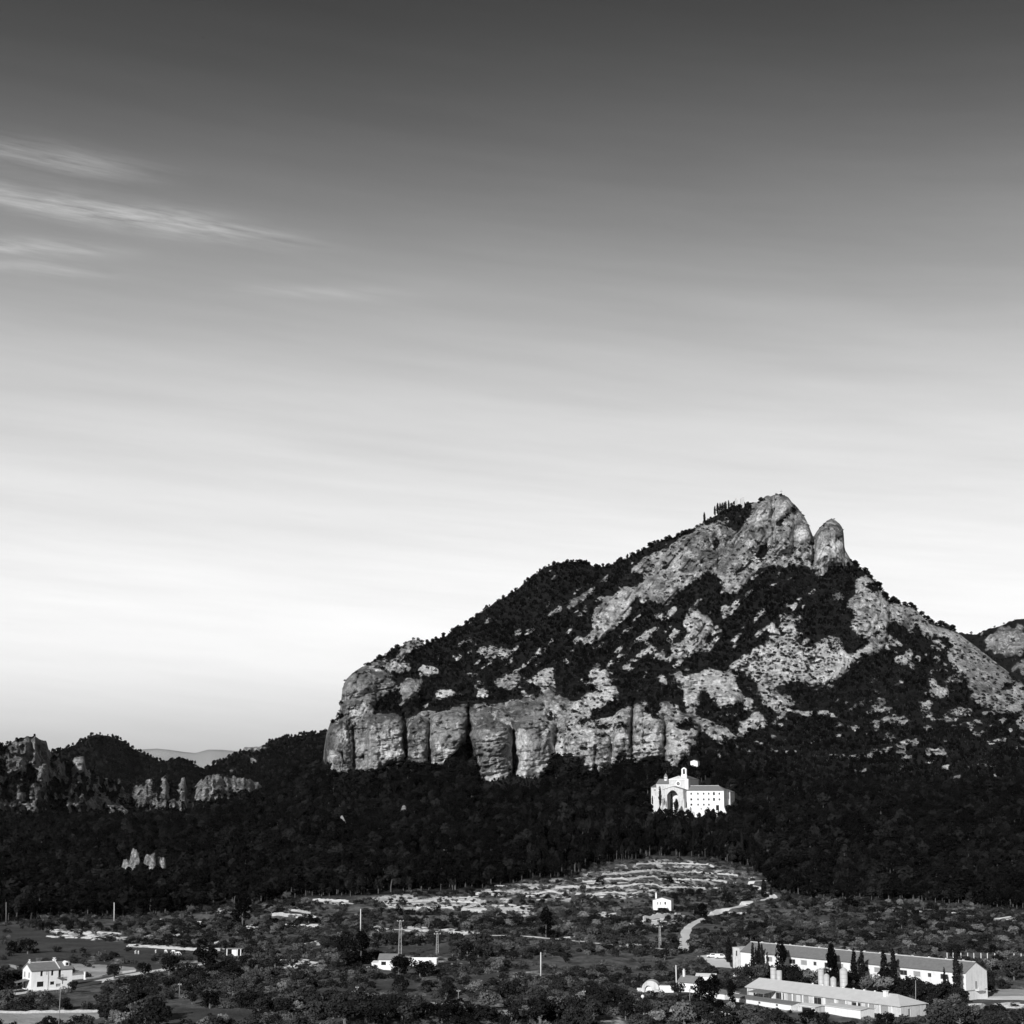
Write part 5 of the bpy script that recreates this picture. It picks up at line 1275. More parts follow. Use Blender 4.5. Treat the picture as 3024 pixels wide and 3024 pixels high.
# ------------------------------------------------------------------ small houses in the scrub
def small_house(px, py, rz, L_, W_, E_, G_, label, name='cottage', front=(), left=(), right=(), axis='x', chim=None, wall='white', roof='tile', cat='house'):
    b = gp(px, py)
    r = empty(name, b, R(rz), label, cat)
    block(r, 0, L_, 0, W_, -2, E_, M[wall], front=front, left=left, right=right, gable=G_, gable_axis=axis)
    gable_roof(r, 0, L_, 0, W_, E_, G_, M[roof], axis=axis, over=.35)
    if chim: chimney(r, *chim)
    c = Matrix.Rotation(R(rz), 3, 'Z') @ Vector((L_ / 2, W_ / 2, 0))
    KEEP.append((b.x + c.x, b.y + c.y, max(L_, W_) * .7)); f = Matrix.Rotation(R(rz), 3, 'Z') @ Vector((L_ / 2, -3.5, 0)); KEEP.append((b.x + f.x, b.y + f.y, L_ * .5))
    return r
h2 = small_house(1118, 2864, -8, 6.2, 5, 3.6, 1.6, 'small white cottage with a dark window below big pines', front=[(.9, 2.6, 1.6, 2.8, 'open')], right=[(2, 2.8, 1.4, 2.4, 'w')])
block(h2, -2.6, -.01, .6, 4.2, -2, 2.2, M['white'], front=[(.7, 1.7, -.2, 1.7, 'shutter')], name='annex_wall'); lean_roof(h2, -2.6, -.01, .6, 4.2, 2.2, 2.6, M['white'], .15, name='annex_roof')
MB().box(-4.6, -2.7, .8, 1.2, -2, 1.0).build('garden_wall', M['white'], h2)
h3 = small_house(1928, 2687, -14, 9.4, 8.5, 5.0, 1.3, 'white two-storey house with low gable front and tall chimney on the terraces', axis='y', front=[(2.1, 2.9, 2.6, 4.0, 'shutter'), (3.6, 4.4, 2.6, 4.0, 'shutter'), (6.0, 6.8, 2.7, 4.1, 'open'), (2.8, 7.2, -1.6, 1.0, 'open')], chim=(1.3, 3, 5.3, 8.0, .75))
m = MB(); m.box(2.3, 7.8, -2.2, -.01, 1.25, 1.4); m.box(2.3, 2.5, -2.2, -2.0, -2, 1.25); m.box(7.6, 7.8, -2.2, -2.0, -2, 1.25); m.build('porch', M['white'], h3)
h4 = small_house(2003, 2928, -35, 6.5, 5, 3.0, 1.6, 'small white house with dim tiled roof and square chimney behind dark pines', left=[(1.5, 2.2, .8, 2.3, 'w'), (3.4, 4.1, .8, 2.3, 'w')], front=[(4.2, 5.4, .9, 2.0, 'w')], chim=(.9, 2.2, 3.6, 6.0, .6))
h5 = small_house(2057, 2912, -12, 6.0, 4, 3.2, .5, 'low brown shed with a pale flat edge beside dark pines', name='shed', wall='cement', roof='cement', cat='shed', front=[(1, 2, 0, 2, 'open')])
# hut with a barrel vault, low wings
vb = gp(1896, 2930)
vh = empty('vaulted_hut', vb, R(-10), 'pale round-vaulted stone hut with an arched recess in its face', 'hut')
m = MB(); NA = 16
def vault(x): return 1.1 + 2.3 * math.sqrt(max(0.0, 1 - ((x - 2.6) / 2.62) ** 2))
arch_wall(m, 0, 5.2, -1.5, vault, lambda x, mm: -1.5 if abs(mm - 1.9) > 1.1 else .5 + 1.5 * math.sqrt(max(0, 1 - ((x - 1.9) / 1.12) ** 2)), 0, 5, 48); m.build('vault', M['plaster'], vh)
MB().box(.5, 3.4, .8, 1.0, -1.5, 2.2).build('recess', M['cement'], vh)
MB().box(5.21, 9.6, 1.0, 3.5, -1.5, 1.9).build('side_wing', M['white'], vh); MB().box(4.2, 6.4, -2.4, -.2, -1.5, .9).build('front_wall', M['plaster'], vh); MB().box(-1.6, -.01, .3, .8, -1.5, 1.2).build('wing_wall', M['plaster'], vh)
KEEP += [(vb.x + 3, vb.y + 2, 6), (vb.x + 3, vb.y - 6, 5), (vb.x + 8, vb.y, 4)]
sb = gp(1898, 2953); m = MB(); m.lathe([(.03, -.52), (.28, -.45), (.45, -.25), (.52, 0), (.45, .25), (.28, .45), (.03, .52)], 16, (0, 0, 1.0)); m.box(-.05, .05, -.05, .05, -.6, .55)
prop(m.build('white_globe', M['white'], None, True), 'bright white globe on a short post in the scrub below the vaulted hut', 'globe').location = sb; KEEP.append((sb.x, sb.y - 3, 4))
# open shelter at the meadow corner, white kiosk, white walled basin
ob = gp(668, 2822)
sh = empty('shelter', ob, R(-6), 'small shelter with white posts and dark open side at the meadow corner', 'shelter')
MB().box(2.0, 3.9, .6, 2.6, -1, 2.4).build('wall', M['white'], sh); MB().box(4.0, 6.0, 1.0, 2.8, -1, 2.2).build('shade_infill', M['dark'], sh)  # dark box fills the open side, its colour stands in for the shade inside
for x_ in (.2, 4.3, 5.6): MB().box(x_ - .14, x_ + .14, .1, .38, -1, 2.45).build('post', M['white'], sh)
MB().box(-.1, 6.2, 0, 3, 2.45, 2.65).build('roof', M['wood'], sh); KEEP += [(ob.x + 3, ob.y, 4), (ob.x + 3, ob.y - 5, 4)]
kb = gp(588, 2733); kk = empty('kiosk', kb, R(10), 'tiny bright white pump hut at the foot of the wood', 'hut')
block(kk, -.9, .9, 0, 1.6, -1, 1.7, M['white'], right=[(.4, 1.1, -.2, 1.4, 'door')]); MB().box(-1.0, 1.0, -.1, 1.7, 1.7, 1.85).build('roof', M['white'], kk); KEEP += [(kb.x, kb.y, 3), (kb.x, kb.y - 4, 3)]
bb = gp(1207, 2852); bs = empty('water_basin', bb, R(-4), 'bright white walled water basin between trees below the pylons', 'basin')
for q in ((0, 10, 0, .35), (0, 10, 5.65, 6), (0, .35, .351, 5.649), (9.65, 10, .351, 5.649)): MB().box(q[0], q[1], q[2], q[3], -1.5, 2.4).build('side_wall', M['white'], bs)
MB().box(.36, 9.64, .36, 5.64, -1, 1.2).build('floor_slab', M['cement'], bs); KEEP += [(bb.x + 5, bb.y + 3, 7), (bb.x + 5, bb.y - 5, 5)]

# ------------------------------------------------------------------ the two long farm buildings
AX = R(-51.2)
bA = empty('long_barn', (77.5, 590.3, 0.2), AX, 'very long white two-storey farm building with grey tiled roof and blank gable end', 'barn')
LA, WA, EA = 91.5, 10.0, 8.0
ops = []
for i in range(17):
    x_ = 6.5 + i * 5.05
    if i % 3 == 2: ops.append((x_ + .4, x_ + 1.7, 5.6, 6.8, 'open' if i == 8 else 'w'))
    else: ops.append((x_, x_ + 2.7, 5.4, 6.9, 'shutter' if i % 3 else 'w'))
    if i % 2: ops.append((x_, x_ + 2.4, 1.4, 3.2, 'shutter' if i % 4 == 1 else 'w'))
block(bA, 0, LA, 0, WA, -3, EA, M['white'], front=ops, gable=2.6)
m = MB(); m.box(LA + .004, LA + .12, -.15, WA + .15, -3, EA + .02); m.add([(LA + .12, -.15, EA), (LA + .12, WA + .15, EA), (LA + .12, WA / 2, EA + 2.64)], [(0, 1, 2)]); ge = m.build('gable_end', M['cement'], bA)
m = MB(); m.box(LA + .121, LA + .2, -.15, WA + .15, 2.5, 2.8); m.box(LA + .125, LA + .16, 4.2, 5.2, 3.0, 5.2); m.build('band', M['shutter'], ge)
m = MB(); m.box(LA + .2, LA + 1.4, 4.0, 7.0, 2.55, 2.8); m.box(LA + 1.3, LA + 1.4, 4.0, 7.0, 2.8, 3.3); m.build('balcony', M['white'], bA)
gable_roof(bA, 0, LA, 0, WA, EA, 2.6, M['tile'], over=.5, ends=.15); ridge_cap(bA, 0, LA, WA / 2, EA + 2.75, M['plaster'])
for i in range(14):
    m = MB(); m.box(5 + i * 6.3, 5.5 + i * 6.3, WA / 2 - .25, WA / 2 + .25, EA + 2.7, EA + 3.15); m.build('ridge_vent', M['plaster'], bA)
block(bA, -3.2, -.01, -.6, WA + .3, -3, 8.9, M['plaster'], front=[(1.4, 2.1, 6.2, 8.0, 'open')], name='end_tower'); MB().box(-3.3, .1, -.7, WA + .4, 8.9, 9.05).build('flat_roof', M['plaster'], bA)
m = MB(); slab(m, (60.6, -3.2, 5.2), (60.6, -.05, 5.2), (62.6, -.05, 6.9), (62.6, -3.2, 6.9), .15); slab(m, (64.6, -.05, 5.2), (64.6, -3.2, 5.2), (62.6, -3.2, 6.903), (62.6, -.05, 6.903), .15)
for x_ in (60.9, 62.6, 64.3): m.box(x_ - .1, x_ + .1, -3.1, -2.9, -2, 5.2)
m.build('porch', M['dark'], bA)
def along(root, x, y, pad):
    c = root.matrix_world
    p = Matrix.Rotation(root.rotation_euler.z, 3, 'Z') @ Vector((x, y, 0)) + Vector(root.location); KEEP.append((p.x, p.y, pad))
for i in range(26): along(bA, i * 3.8 - 5, 5, 7.0)
for i in range(8): along(bA, LA + 3 + i * 0, i * 1.5, 5); along(bA, LA + 8, i * 1.5, 5)

bB = empty('livestock_shed', (71.2, 529.8, 0.0), R(-53.5), 'long low farm shed with pale hipped roof in front of the silos', 'shed')
LB, WB, EB = 60.0, 10.5, 3.0
ops = [(2.6, 3.6, .6, 2.4, 'open')]
for i in range(9): ops.append((12 + i * 5, 15.4 + i * 5, .5, 2.4, 'shutter' if i % 3 else 'w'))
block(bB, 0, LB, 0, WB, -2, EB, M['plaster'], front=ops, right=[(3, 4, 0, 2, 'door')])
m = MB(); h_ = 2.3
slab(m, (-.4, -.6, EB - .05), (LB + .4, -.6, EB - .05), (LB - 5.5, WB / 2, EB + h_), (0, WB / 2, EB + h_)); slab(m, (LB + .4, WB + .6, EB - .05), (-.4, WB + .6, EB - .05), (0, WB / 2, EB + h_ + .003), (LB - 5.5, WB / 2, EB + h_ + .003))
m.add([(LB + .4, -.6, EB - .05), (LB + .4, WB + .6, EB - .05), (LB - 5.5, WB / 2, EB + h_)], [(0, 1, 2)]); m.add([(-.4, WB + .6, EB - .05), (-.4, -.6, EB - .05), (0, WB / 2, EB + h_)], [(0, 1, 2)])
m.build('roof', M['paletile'], bB)
for i in range(12): MB().box(10.4 + i * 4.2, 10.8 + i * 4.2, -.16, -.004, -1, EB - .3).build('pilaster', M['white'], bB)
for i in range(8): MB().box(22 + i * 4, 22.4 + i * 4, WB / 2 - .2, WB / 2 + .2, EB + h_ - .05, EB + h_ + .25).build('ridge_vent', M['white'], bB)
m = MB(); slab(m, (5.5, -5.4, 2.4), (12.5, -5.4, 2.4), (12.5, -.2, 2.9), (5.5, -.2, 2.9), .12)
for x_ in (5.7, 12.3): m.box(x_ - .08, x_ + .08, -5.3, -5.14, -2, 2.3)
m.build('canopy', M['wood'], bB)
m = MB(); m.box(51, 52, 3.2, 4.2, EB + .8, EB + 3.0); m.box(50.8, 52.2, 3.0, 4.4, EB + 3.0, EB + 3.1); m.build('roof_tank', M['white'], bB)
for i in range(18): along(bB, i * 3.7 - 1, 5, 7.0); along(bB, i * 3.7 + 1, -4, 5.5)
def farm_shed(x, y, L_, W_, E_, h, label, wall='white', roof='tile', front=(), name='low_shed'):
    p = Matrix.Rotation(R(-53.5), 3, 'Z') @ Vector((x, y, 0)) + Vector(bB.location)
    r = empty(name, (p.x, p.y, float(gz(p.x, p.y))), R(-53.5), label, 'shed')
    block(r, 0, L_, 0, W_, -2, E_, M[wall], front=front, gable=h); gable_roof(r, 0, L_, 0, W_, E_, h, M[roof], over=.3)
    for i in range(int(L_ / 3) + 1): along(bB, x + i * 3, y + 2, 4.5); along(bB, x + i * 3, y - 3, 3.0)
    return r
farm_shed(-4, -15.0, 10, 6.0, 1.9, .6, 'short white shed with grey roof at the end of the shed row', front=[(6, 6.8, .5, 1.3, 'w')])
farm_shed(8.5, -15.6, 25, 5.0, 1.3, .5, 'low white shed with grey roof running in front of the livestock shed', front=[(12, 12.9, .3, .9, 'w'), (19, 19.9, .3, .9, 'w')])
farm_shed(35.2, -14.6, 6.5, 5, 1.7, .3, 'pale open-fronted shed with a black doorway', wall='plaster', roof='cement', front=[(1.5, 5.2, -.4, 1.3, 'open')])
wb = farm_shed(44.5, -13.5, 13, 5.5, 2.1, .35, 'bright white windowless block with pale roof in front of the livestock shed', roof='paletile', name='white_block')
for px_, py0, py1, w_, cone, lb in ((2284, 2858, 2884, 17, 0, 'squat round tank behind the end of the livestock shed roof'), (2301, 2866, 2886, 16, 0, 'lower round tank beside the squat tank'), (2425, 2863, 2900, 17, 0, 'straight grey silo with a flat dark top'),
                                  (2441, 2875, 2901, 17, 1, 'small pale silo with a pointed cap beside the flat-topped silo'), (2461, 2884, 2905, 17, 1, 'lowest pale silo with a pointed cap close to the roof'), (2492, 2857, 2908, 22, 1, 'tallest pale silo with a pointed cap')):
    D_ = 60 / .1075 - (px_ - 2284) * .11 - 3
    p = at(float(px_), float(py1), D_); zt = at(float(px_), float(py0), D_)[2]; gz_ = float(gz(p[0], p[1])); rr = w_ * D_ / F_PX / 2; H_ = zt - gz_
    r = empty('silo', (p[0], p[1], gz_), 0, lb, 'silo')
    ch = min(.8, rr * .6) if cone else .12
    MB().lathe([(rr * .98, -.8), (rr, .1), (rr, H_ - ch)], 20).build('body', M['tank'], r, True)
    MB().lathe([(rr * 1.04, H_ - ch), (rr * (.25 if cone else .9), H_), (.02, H_ + .02)], 20).build('cap', M['tank' if cone else 'cement'], r)
    for zz in np.arange(1.2, H_ - ch, 1.2): MB().lathe([(rr * 1.005, zz), (rr * 1.03, zz + .04), (rr * 1.005, zz + .08)], 20).build('hoop', M['steel'], r)
    KEEP.append((p[0], p[1], 3)); KEEP.append((p[0] - 1, p[1] - 5, 4))
# wire fence on posts behind the long barn
fp = [gp(x, 2829 + (x - 2838) * .012) for x in (2797, 2815, 2838, 2858, 2876, 2897, 2916, 2938, 2956, 2976, 2995, 3016, 3037, 3058)]
fe = empty('post_fence', fp[0], 0, 'fence of pale concrete posts and wires behind the long barn', 'fence')
for p in fp:
    q = p - fp[0]; MB().box(q.x - .14, q.x + .14, q.y - .12, q.y + .12, q.z - .5, q.z + 1.9).build('post', M['concrete'], fe)
for hh in (.6, 1.2, 1.7):
    m = MB(); m.tube([(p - fp[0]) + Vector((0, 0, hh)) for p in fp], .012, 3); m.build('wire', M['steel'], fe)
for p in fp: KEEP.append((p.x, p.y, 3.0)); KEEP.append((p.x - 1.5, p.y - 8, 5.5))
lw = gp(2960, 2838)

# ------------------------------------------------------------------ poles and pylons
def pole(px, py0, py1, r, mat, label, name='utility_pole', group=None, arm=False, base=None):
    b = gp(base or px, py1)
    top_ = at(float(px), float(py0), b.y)
    h = top_[2] - b.z
    o = empty(name, b, 0, label, 'pole', group)
    lean = top_[0] - b.x
    MB().tube([(0, 0, -.8), (lean * .5, 0, h * .5), (lean, 0, h)], [r, r * .85, r * .7], 8).build('shaft', M[mat], o, True)
    if arm:
        a = MB(); a.box(lean - .5, lean + .5, -.06, .06, h - .5, h - .38); a.build('crossarm', M['steel'], o)
        for s_ in (-.42, 0, .42): MB().lathe([(.05, 0), (.07, .1), (.03, .22)], 8, (lean + s_, 0, h - .38)).build('insulator', M['white'], o)
    KEEP.append((b.x, b.y, 1.6)); KEEP.append((b.x * (b.y - 9) / b.y, b.y - 9, 5))
    return o
pole(337, 2665, 2720, .24, 'concrete', 'white concrete pole against the dark wood above the meadow')
pole(18, 2664, 2722, .2, 'wood', 'grey pole against the dark wood by the left edge of the meadow')
pole(1065, 2684, 2752, .27, 'concrete', 'white concrete pole above the two big pines')
pole(1597, 2812, 2882, .24, 'concrete', 'white concrete pole standing alone in dark olive scrub')
pole(1996, 2850, 2918, .24, 'concrete', 'white concrete pole beside the small house with the square chimney', base=1998)
for a in ((179, 2915, 3060, 172, 'tall wooden pole in front of the white farmhouse'), (531, 2903, 2948, 529, 'thin wooden pole among dark trees below the farm track'), (1055, 2912, 2960, 1053, 'wooden pole on the grass below the cottage'),
          (1354, 2922, 2980, 1353, 'wooden pole behind the pale foreground shrubs'), (1724, 2924, 2979, 1726, 'slanting wooden pole in the scrub left of the white globe'), (2037, 2920, 2967, 2037, 'thin pole below the small house with the square chimney')):
    pole(a[0], a[1], a[2], .13, 'wood', a[4], arm=True, base=a[3])
pole(2704, 2895, 2972, .1, 'steel', 'thin steel mast at the end of the livestock shed', name='mast')
def pylon(px, py0, py1, w_, label):
    b = gp(px, py1); h = at(float(px), float(py0), b.y)[2] - b.z
    o = empty('lattice_pylon', b, R(12), label, 'pylon')
    w0, w1 = w_ / 2, w_ / 2 * .55
    def c(i, t): s_ = w0 + (w1 - w0) * t; return ((-1, 1, 1, -1)[i] * s_, (-1, -1, 1, 1)[i] * s_, -.5 + (h + .5) * t)
    for i in range(4): MB().tube([c(i, 0), c(i, 1)], .07, 4).build('leg', M['steel'], o)
    n = 9
    for kk_ in range(n):
        t0, t1 = kk_ / n, (kk_ + 1) / n
        m = MB()
        for i in range(4): m.tube([c(i, t0 if kk_ % 2 else t1), c((i + 1) % 4, t1 if kk_ % 2 else t0)], .035, 3, False)
        m.build('brace', M['steel'], o)
    MB().box(-1.3, 1.3, -.06, .06, h - .35, h - .2).build('crossarm', M['steel'], o)
    for s_ in (-1.15, 0, 1.15): MB().lathe([(.06, 0), (.1, .15), (.04, .35)], 8, (s_, 0, h - .2)).build('insulator', M['white'], o)
    KEEP.append((b.x, b.y, 2)); KEEP.append((b.x * (b.y - 9) / b.y, b.y - 9, 5))
pylon(1181, 2718, 2817, 1.1, 'dim lattice pylon right of the cottage with the dark window')
pylon(1291, 2756, 2820, .9, 'shorter pale lattice pylon above the white basin')
pylon(1949, 2735, 2800, .8, 'lattice pylon left of the bend in the winding track')

# ------------------------------------------------------------------ cars
def car(px, py, rz, label, van=False):
    b = gp(px, py); o = empty('parked_car', (b.x, b.y, b.z + .2), R(rz), label, 'car')
    L_ = 4.6 if van else 4.3; hw = .9; H_ = 1.75 if van else 1.5
    if van: prof = [(-2.3, .35), (2.25, .35), (2.3, .75), (2.0, .98), (1.45, 1.08), (.75, 1.7), (-1.9, 1.75), (-2.25, 1.2)]
    else: prof = [(-2.15, .35), (2.1, .35), (2.15, .7), (1.95, .88), (1.1, .95), (.45, 1.42), (-1.1, 1.5), (-1.85, 1.0), (-2.1, .92)]
    bm = bmesh.new(); n = len(prof)
    vs = [[bm.verts.new((x, s_ * (hw if z < 1.0 else hw * .84), z)) for x, z in prof] for s_ in (-1, 1)]
    bm.faces.new(vs[0]); bm.faces.new(vs[1][::-1])
    for i in range(n): bm.faces.new((vs[0][i], vs[1][i], vs[1][(i + 1) % n], vs[0][(i + 1) % n]))
    bmesh.ops.recalc_face_normals(bm, faces=bm.faces); bmesh.ops.bevel(bm, geom=list(bm.edges), offset=.06, segments=2, affect='EDGES')
    me = bpy.data.meshes.new('car_body'); bm.to_mesh(me); bm.free(); mobj('body', me, M['carpaint'], o)
    for s_ in (-1, 1):
        y_ = s_ * (hw * .86 + .05)
        wn_ = [(-1.2, 1.0), (.65, 1.0), (.35, 1.36), (-1.0, 1.42)] if not van else [(-.4, 1.1), (1.15, 1.1), (.72, 1.6), (-.4, 1.62)]
        MB().prism(wn_, y_ - .03, y_ + .03).build('side_window', M['glass'], o)
        for x_ in (-1.32, 1.35):
            t_ = MB(); t_.tube([(x_, s_ * (hw - .12), .33), (x_, s_ * (hw + .04), .33)], .33, 18); ty = t_.build('wheel', M['tyre'], o)
            MB().tube([(x_, s_ * (hw + .035), .33), (x_, s_ * (hw + .06), .33)], .19, 12).build('rim', M['steel'], ty)
        MB().box(2.05, 2.2, s_ * .6 - .16, s_ * .6 + .16, .66, .82).build('headlight', M['glass'], o); MB().box(-2.25 if van else -2.14, -2.1, s_ * .68 - .1, s_ * .68 + .1, .75, .95).build('tail_light', M['dark'], o)
    q = ((1.47, 1.06), (.78, 1.66)) if van else ((1.12, .98), (.5, 1.38))
    m = MB(); slab(m, (q[0][0] + .03, -.66, q[0][1]), (q[0][0] + .03, .66, q[0][1]), (q[1][0] + .03, .6, q[1][1]), (q[1][0] + .03, -.6, q[1][1]), .02); m.build('windscreen', M['glass'], o)
    KEEP.append((b.x, b.y, 4)); KEEP.append((b.x * (b.y - 7) / b.y, b.y - 7, 5))
car(2102, 2829, 188, 'white hatchback parked on the gravel yard', False)
car(2128, 2832, 4, 'white van parked nose to tail with the hatchback', True)

# ------------------------------------------------------------------ white horses grazing
def horse_mesh():
    bm = bmesh.new(); sk = bm.verts.layers.skin.verify()
    def V(p, r): v = bm.verts.new(p); v[sk].radius = (r, r); return v
    def E(a, b): bm.edges.new((a, b))
    hip, mid, chest, wither = V((-.62, 0, 1.18), .25), V((-.1, 0, 1.14), .27), V((.42, 0, 1.14), .26), V((.62, 0, 1.22), .2)
    hip[sk].use_root = True
    n1, n2, hd, mz = V((.92, 0, 1.02), .13), V((1.22, 0, .66), .10), V((1.36, 0, .42), .10), V((1.44, 0, .12), .06)
    for a, b in ((hip, mid), (mid, chest), (chest, wither), (wither, n1), (n1, n2), (n2, hd), (hd, mz)): E(a, b)
    for s_ in (-1, 1):
        a, b, c, d = V((-.66, s_ * .16, .86), .13), V((-.58, s_ * .16, .62), .08), V((-.74, s_ * .16, .38), .055), V((-.70, s_ * .16, .03), .055)
        E(hip, a); E(a, b); E(b, c); E(c, d)
        a, b, c = V((.46, s_ * .15, .82), .10), V((.5, s_ * .15, .45), .06), V((.5, s_ * .15, .03), .055)
        E(chest, a); E(a, b); E(b, c)
        e = V((1.24, s_ * .09, .64), .025); E(n2, e)
    t1, t2 = V((-.88, 0, 1.12), .06), V((-.98, 0, .6), .05); E(hip, t1); E(t1, t2)
    me = bpy.data.meshes.new('horse_tmp'); bm.to_mesh(me); bm.free()
    o = bpy.data.objects.new('horse_tmp', me); COL.objects.link(o)
    o.modifiers.new('s', 'SKIN'); sd = o.modifiers.new('d', 'SUBSURF'); sd.levels = 1
    dg = bpy.context.evaluated_depsgraph_get(); dg.update()
    r = bpy.data.meshes.new_from_object(o.evaluated_get(dg)); r.name = 'horse'
    r.polygons.foreach_set('use_smooth', [True] * len(r.polygons))
    bpy.data.objects.remove(o); bpy.data.meshes.remove(me)
    r.materials.clear(); r.materials.append(M['hide']); return r
hm = horse_mesh()
for px_, py_, rz_, lb in ((401, 2817, 80, 'one of two white horses grazing close together on the meadow'), (409, 2818, 100, 'one of two white horses grazing close together on the meadow'), (460, 2815, 95, 'lone white horse grazing end-on in the middle of the meadow'), (489, 2815, -50, 'white horse grazing on the meadow with its rump to the stone bank'),
                      (512, 2816, 150, 'white horse grazing just behind another by the stone bank'), (525, 2821, -8, 'white horse seen side-on with its head down')):
    b = gp(px_, py_); o = mobj('horse', hm); o.location = (b.x, b.y, b.z - .02); o.rotation_euler = (0, 0, R(rz_)); prop(o, lb, 'horse', 'white horses grazing on the meadow')

# ------------------------------------------------------------------ boulders and outcrops
def boulder(px, py, w_px, h_px, label, seed, name='rock_outcrop', D_=None, group=None):
    b = gp(px, py) if D_ is None else Vector(at(float(px), float(py), D_))
    s = b.y / F_PX; w_, h_ = w_px * s / 2, h_px * s
    bm = bmesh.new(); bmesh.ops.create_icosphere(bm, subdivisions=4, radius=1.0)
    c = np.array([v.co[:] for v in bm.verts])
    n = 1 + .35 * fbm(c[:, 0] * 1.6 + seed, c[:, 1] * 1.6 + c[:, 2] * 2.1, 4, seed) + .16 * (ridged(c[:, 0] * 3 + c[:, 1] * 2 + seed, c[:, 2] * 3, 3, seed + 3) - .5)
    for v, k_ in zip(bm.verts, n): v.co = (v.co.x * w_ * k_, v.co.y * w_ * .8 * k_, v.co.z * h_ * .62 * k_ + h_ * .38)
    me = bpy.data.meshes.new(name); bm.to_mesh(me); bm.free()
    me.polygons.foreach_set('use_smooth', [True] * len(me.polygons))
    for k_, v in (('rock', 1.0), ('pale', .35)):
        a = me.attributes.new(k_, 'FLOAT', 'POINT'); a.data.foreach_set('value', np.full(len(me.vertices), v, np.float32))
    o = mobj(name, me, M['rock']); o.location = b; prop(o, label, 'rock', group); return o
oA = gp(390, 2565)
boulder(396, 2602, 34, 88, 'tall pale rock outcrop standing out of the dark wood', 3); boulder(370, 2602, 26, 62, 'lower pale rock leaning against the tall outcrop', 5); boulder(442, 2600, 38, 78, 'broad pale rock with a dark hollow right of the tall outcrop', 8); boulder(474, 2598, 28, 64, 'small pale rock at the end of the outcrop row', 12)
boulder(1010, 2462, 22, 50, 'small pale rock in the wood below the left end of the cliff', 14); boulder(1192, 2425, 20, 40, 'small pale rock high in the wood below the cliff', 17); boulder(1205, 2335, 40, 92, 'rock tower half sunk in trees at the foot of the cliff', 21, D_=1378.); boulder(1302, 2345, 32, 84, 'rounded rock rising from trees below the third buttress', 25, D_=1372.); boulder(962, 2335, 40, 62, 'rock heap under the left corner of the cliff', 27, D_=1380.)
boulder(1310, 2555, 34, 44, 'pale flat rock shelf in the middle of the wood', 29)
for q in ((395, 2580, 10), (450, 2575, 10), (1010, 2445, 7), (1192, 2412, 6), (1310, 2530, 8)):
    b = gp(q[0], q[1]); KEEP.append((b.x, b.y, q[2]))
# loose limestone slabs lying on the terraces (pieces of the ground)
slabs = []
for i in range(7):
    bm = bmesh.new(); bmesh.ops.create_icosphere(bm, subdivisions=2, radius=1.0)
    g = random.Random(900 + i)
    for v in bm.verts:
        k_ = 1 + g.uniform(-.25, .2); v.co = (v.co.x * k_ * 1.5, v.co.y * k_ * .9, max(-.5, min(.55, v.co.z * k_)) * .5)
    me = bpy.data.meshes.new('rock_slab'); bm.to_mesh(me); bm.free(); me.materials.append(M['stone']); slabs.append(me)
c = jitter_grid(480, 1110, 3.0, -.33, .33)
cz_all = gz(c[:, 0], c[:, 1]); cpx, cpy = proj(c[:, 0], c[:, 1], cz_all)
ok = poly_mask(cpx, cpy, STONY) > .5
ok &= ~near_road(c[:, 0], c[:, 1], 1.0)
idx = np.nonzero(ok)[0]; RNG.shuffle(idx)
big = RNG.uniform(.5, 1.0, len(c)) ** 2 * 2.6
idx = idx[np.argsort(-(big[idx] / c[idx, 1]))][:300]
for q, i in enumerate(idx):
    o = mobj('rock_slab', slabs[q % 7], None, ground)
    o.location = (c[i, 0], c[i, 1], cz_all[i] + .1); s = max(.5, big[i] * .8); o.scale = (s * 1.25, s * .8, s * .8); o.rotation_euler = (R(-12) + random.uniform(-.15, .15), random.uniform(-.15, .15), random.uniform(-.5, .5))

# ------------------------------------------------------------------ summit: cross and ruined towers
sp = mp(2308, 1457)
cr_ = empty('summit_cross', (sp.x, sp.y + 2, sp.z - .3), 0, 'thin iron cross on the very top of the summit', 'cross')
MB().tube([(0, 0, -2), (0, 0, 4.9)], .2, 6).build('upright', M['steel'], cr_); MB().box(-1.25, 1.25, -.2, .2, 3.0, 3.45).build('crossbar', M['steel'], cr_); MB().lathe([(.6, -1.2), (.5, .3), (.2, .5)], 8).build('base', M['cement'], cr_)
for px_, y0, y1, w_, tip, lb in ((2174, 1469, 1489, 7.5, 1, 'pointed ruined tower stump on the summit ridge'), (2192, 1467, 1487, 11, 0, 'square broken ruined wall on the summit ridge')):
    p = Vector(at(float(px_), float(y1), 1640.)); h = (y1 - y0) * 1640 / F_PX; w = w_ * 1640 / F_PX
    m = MB()
    if tip: m.prism([(-w / 2, -5), (w / 2, -5), (w / 2, h * .55), (w * .2, h * .9), (-.1, h), (-w * .35, h * .8), (-w / 2, h * .4)], -1, 1)
    else: m.prism([(-w / 2, -5), (w / 2, -5), (w / 2, h), (w * .1, h * .94), (-w * .3, h * .86), (-w / 2, h * .7)], -1.2, 1.2)
    o = m.build('ruined_tower', M['stone']); o.location = p; prop(o, lb, 'ruin')

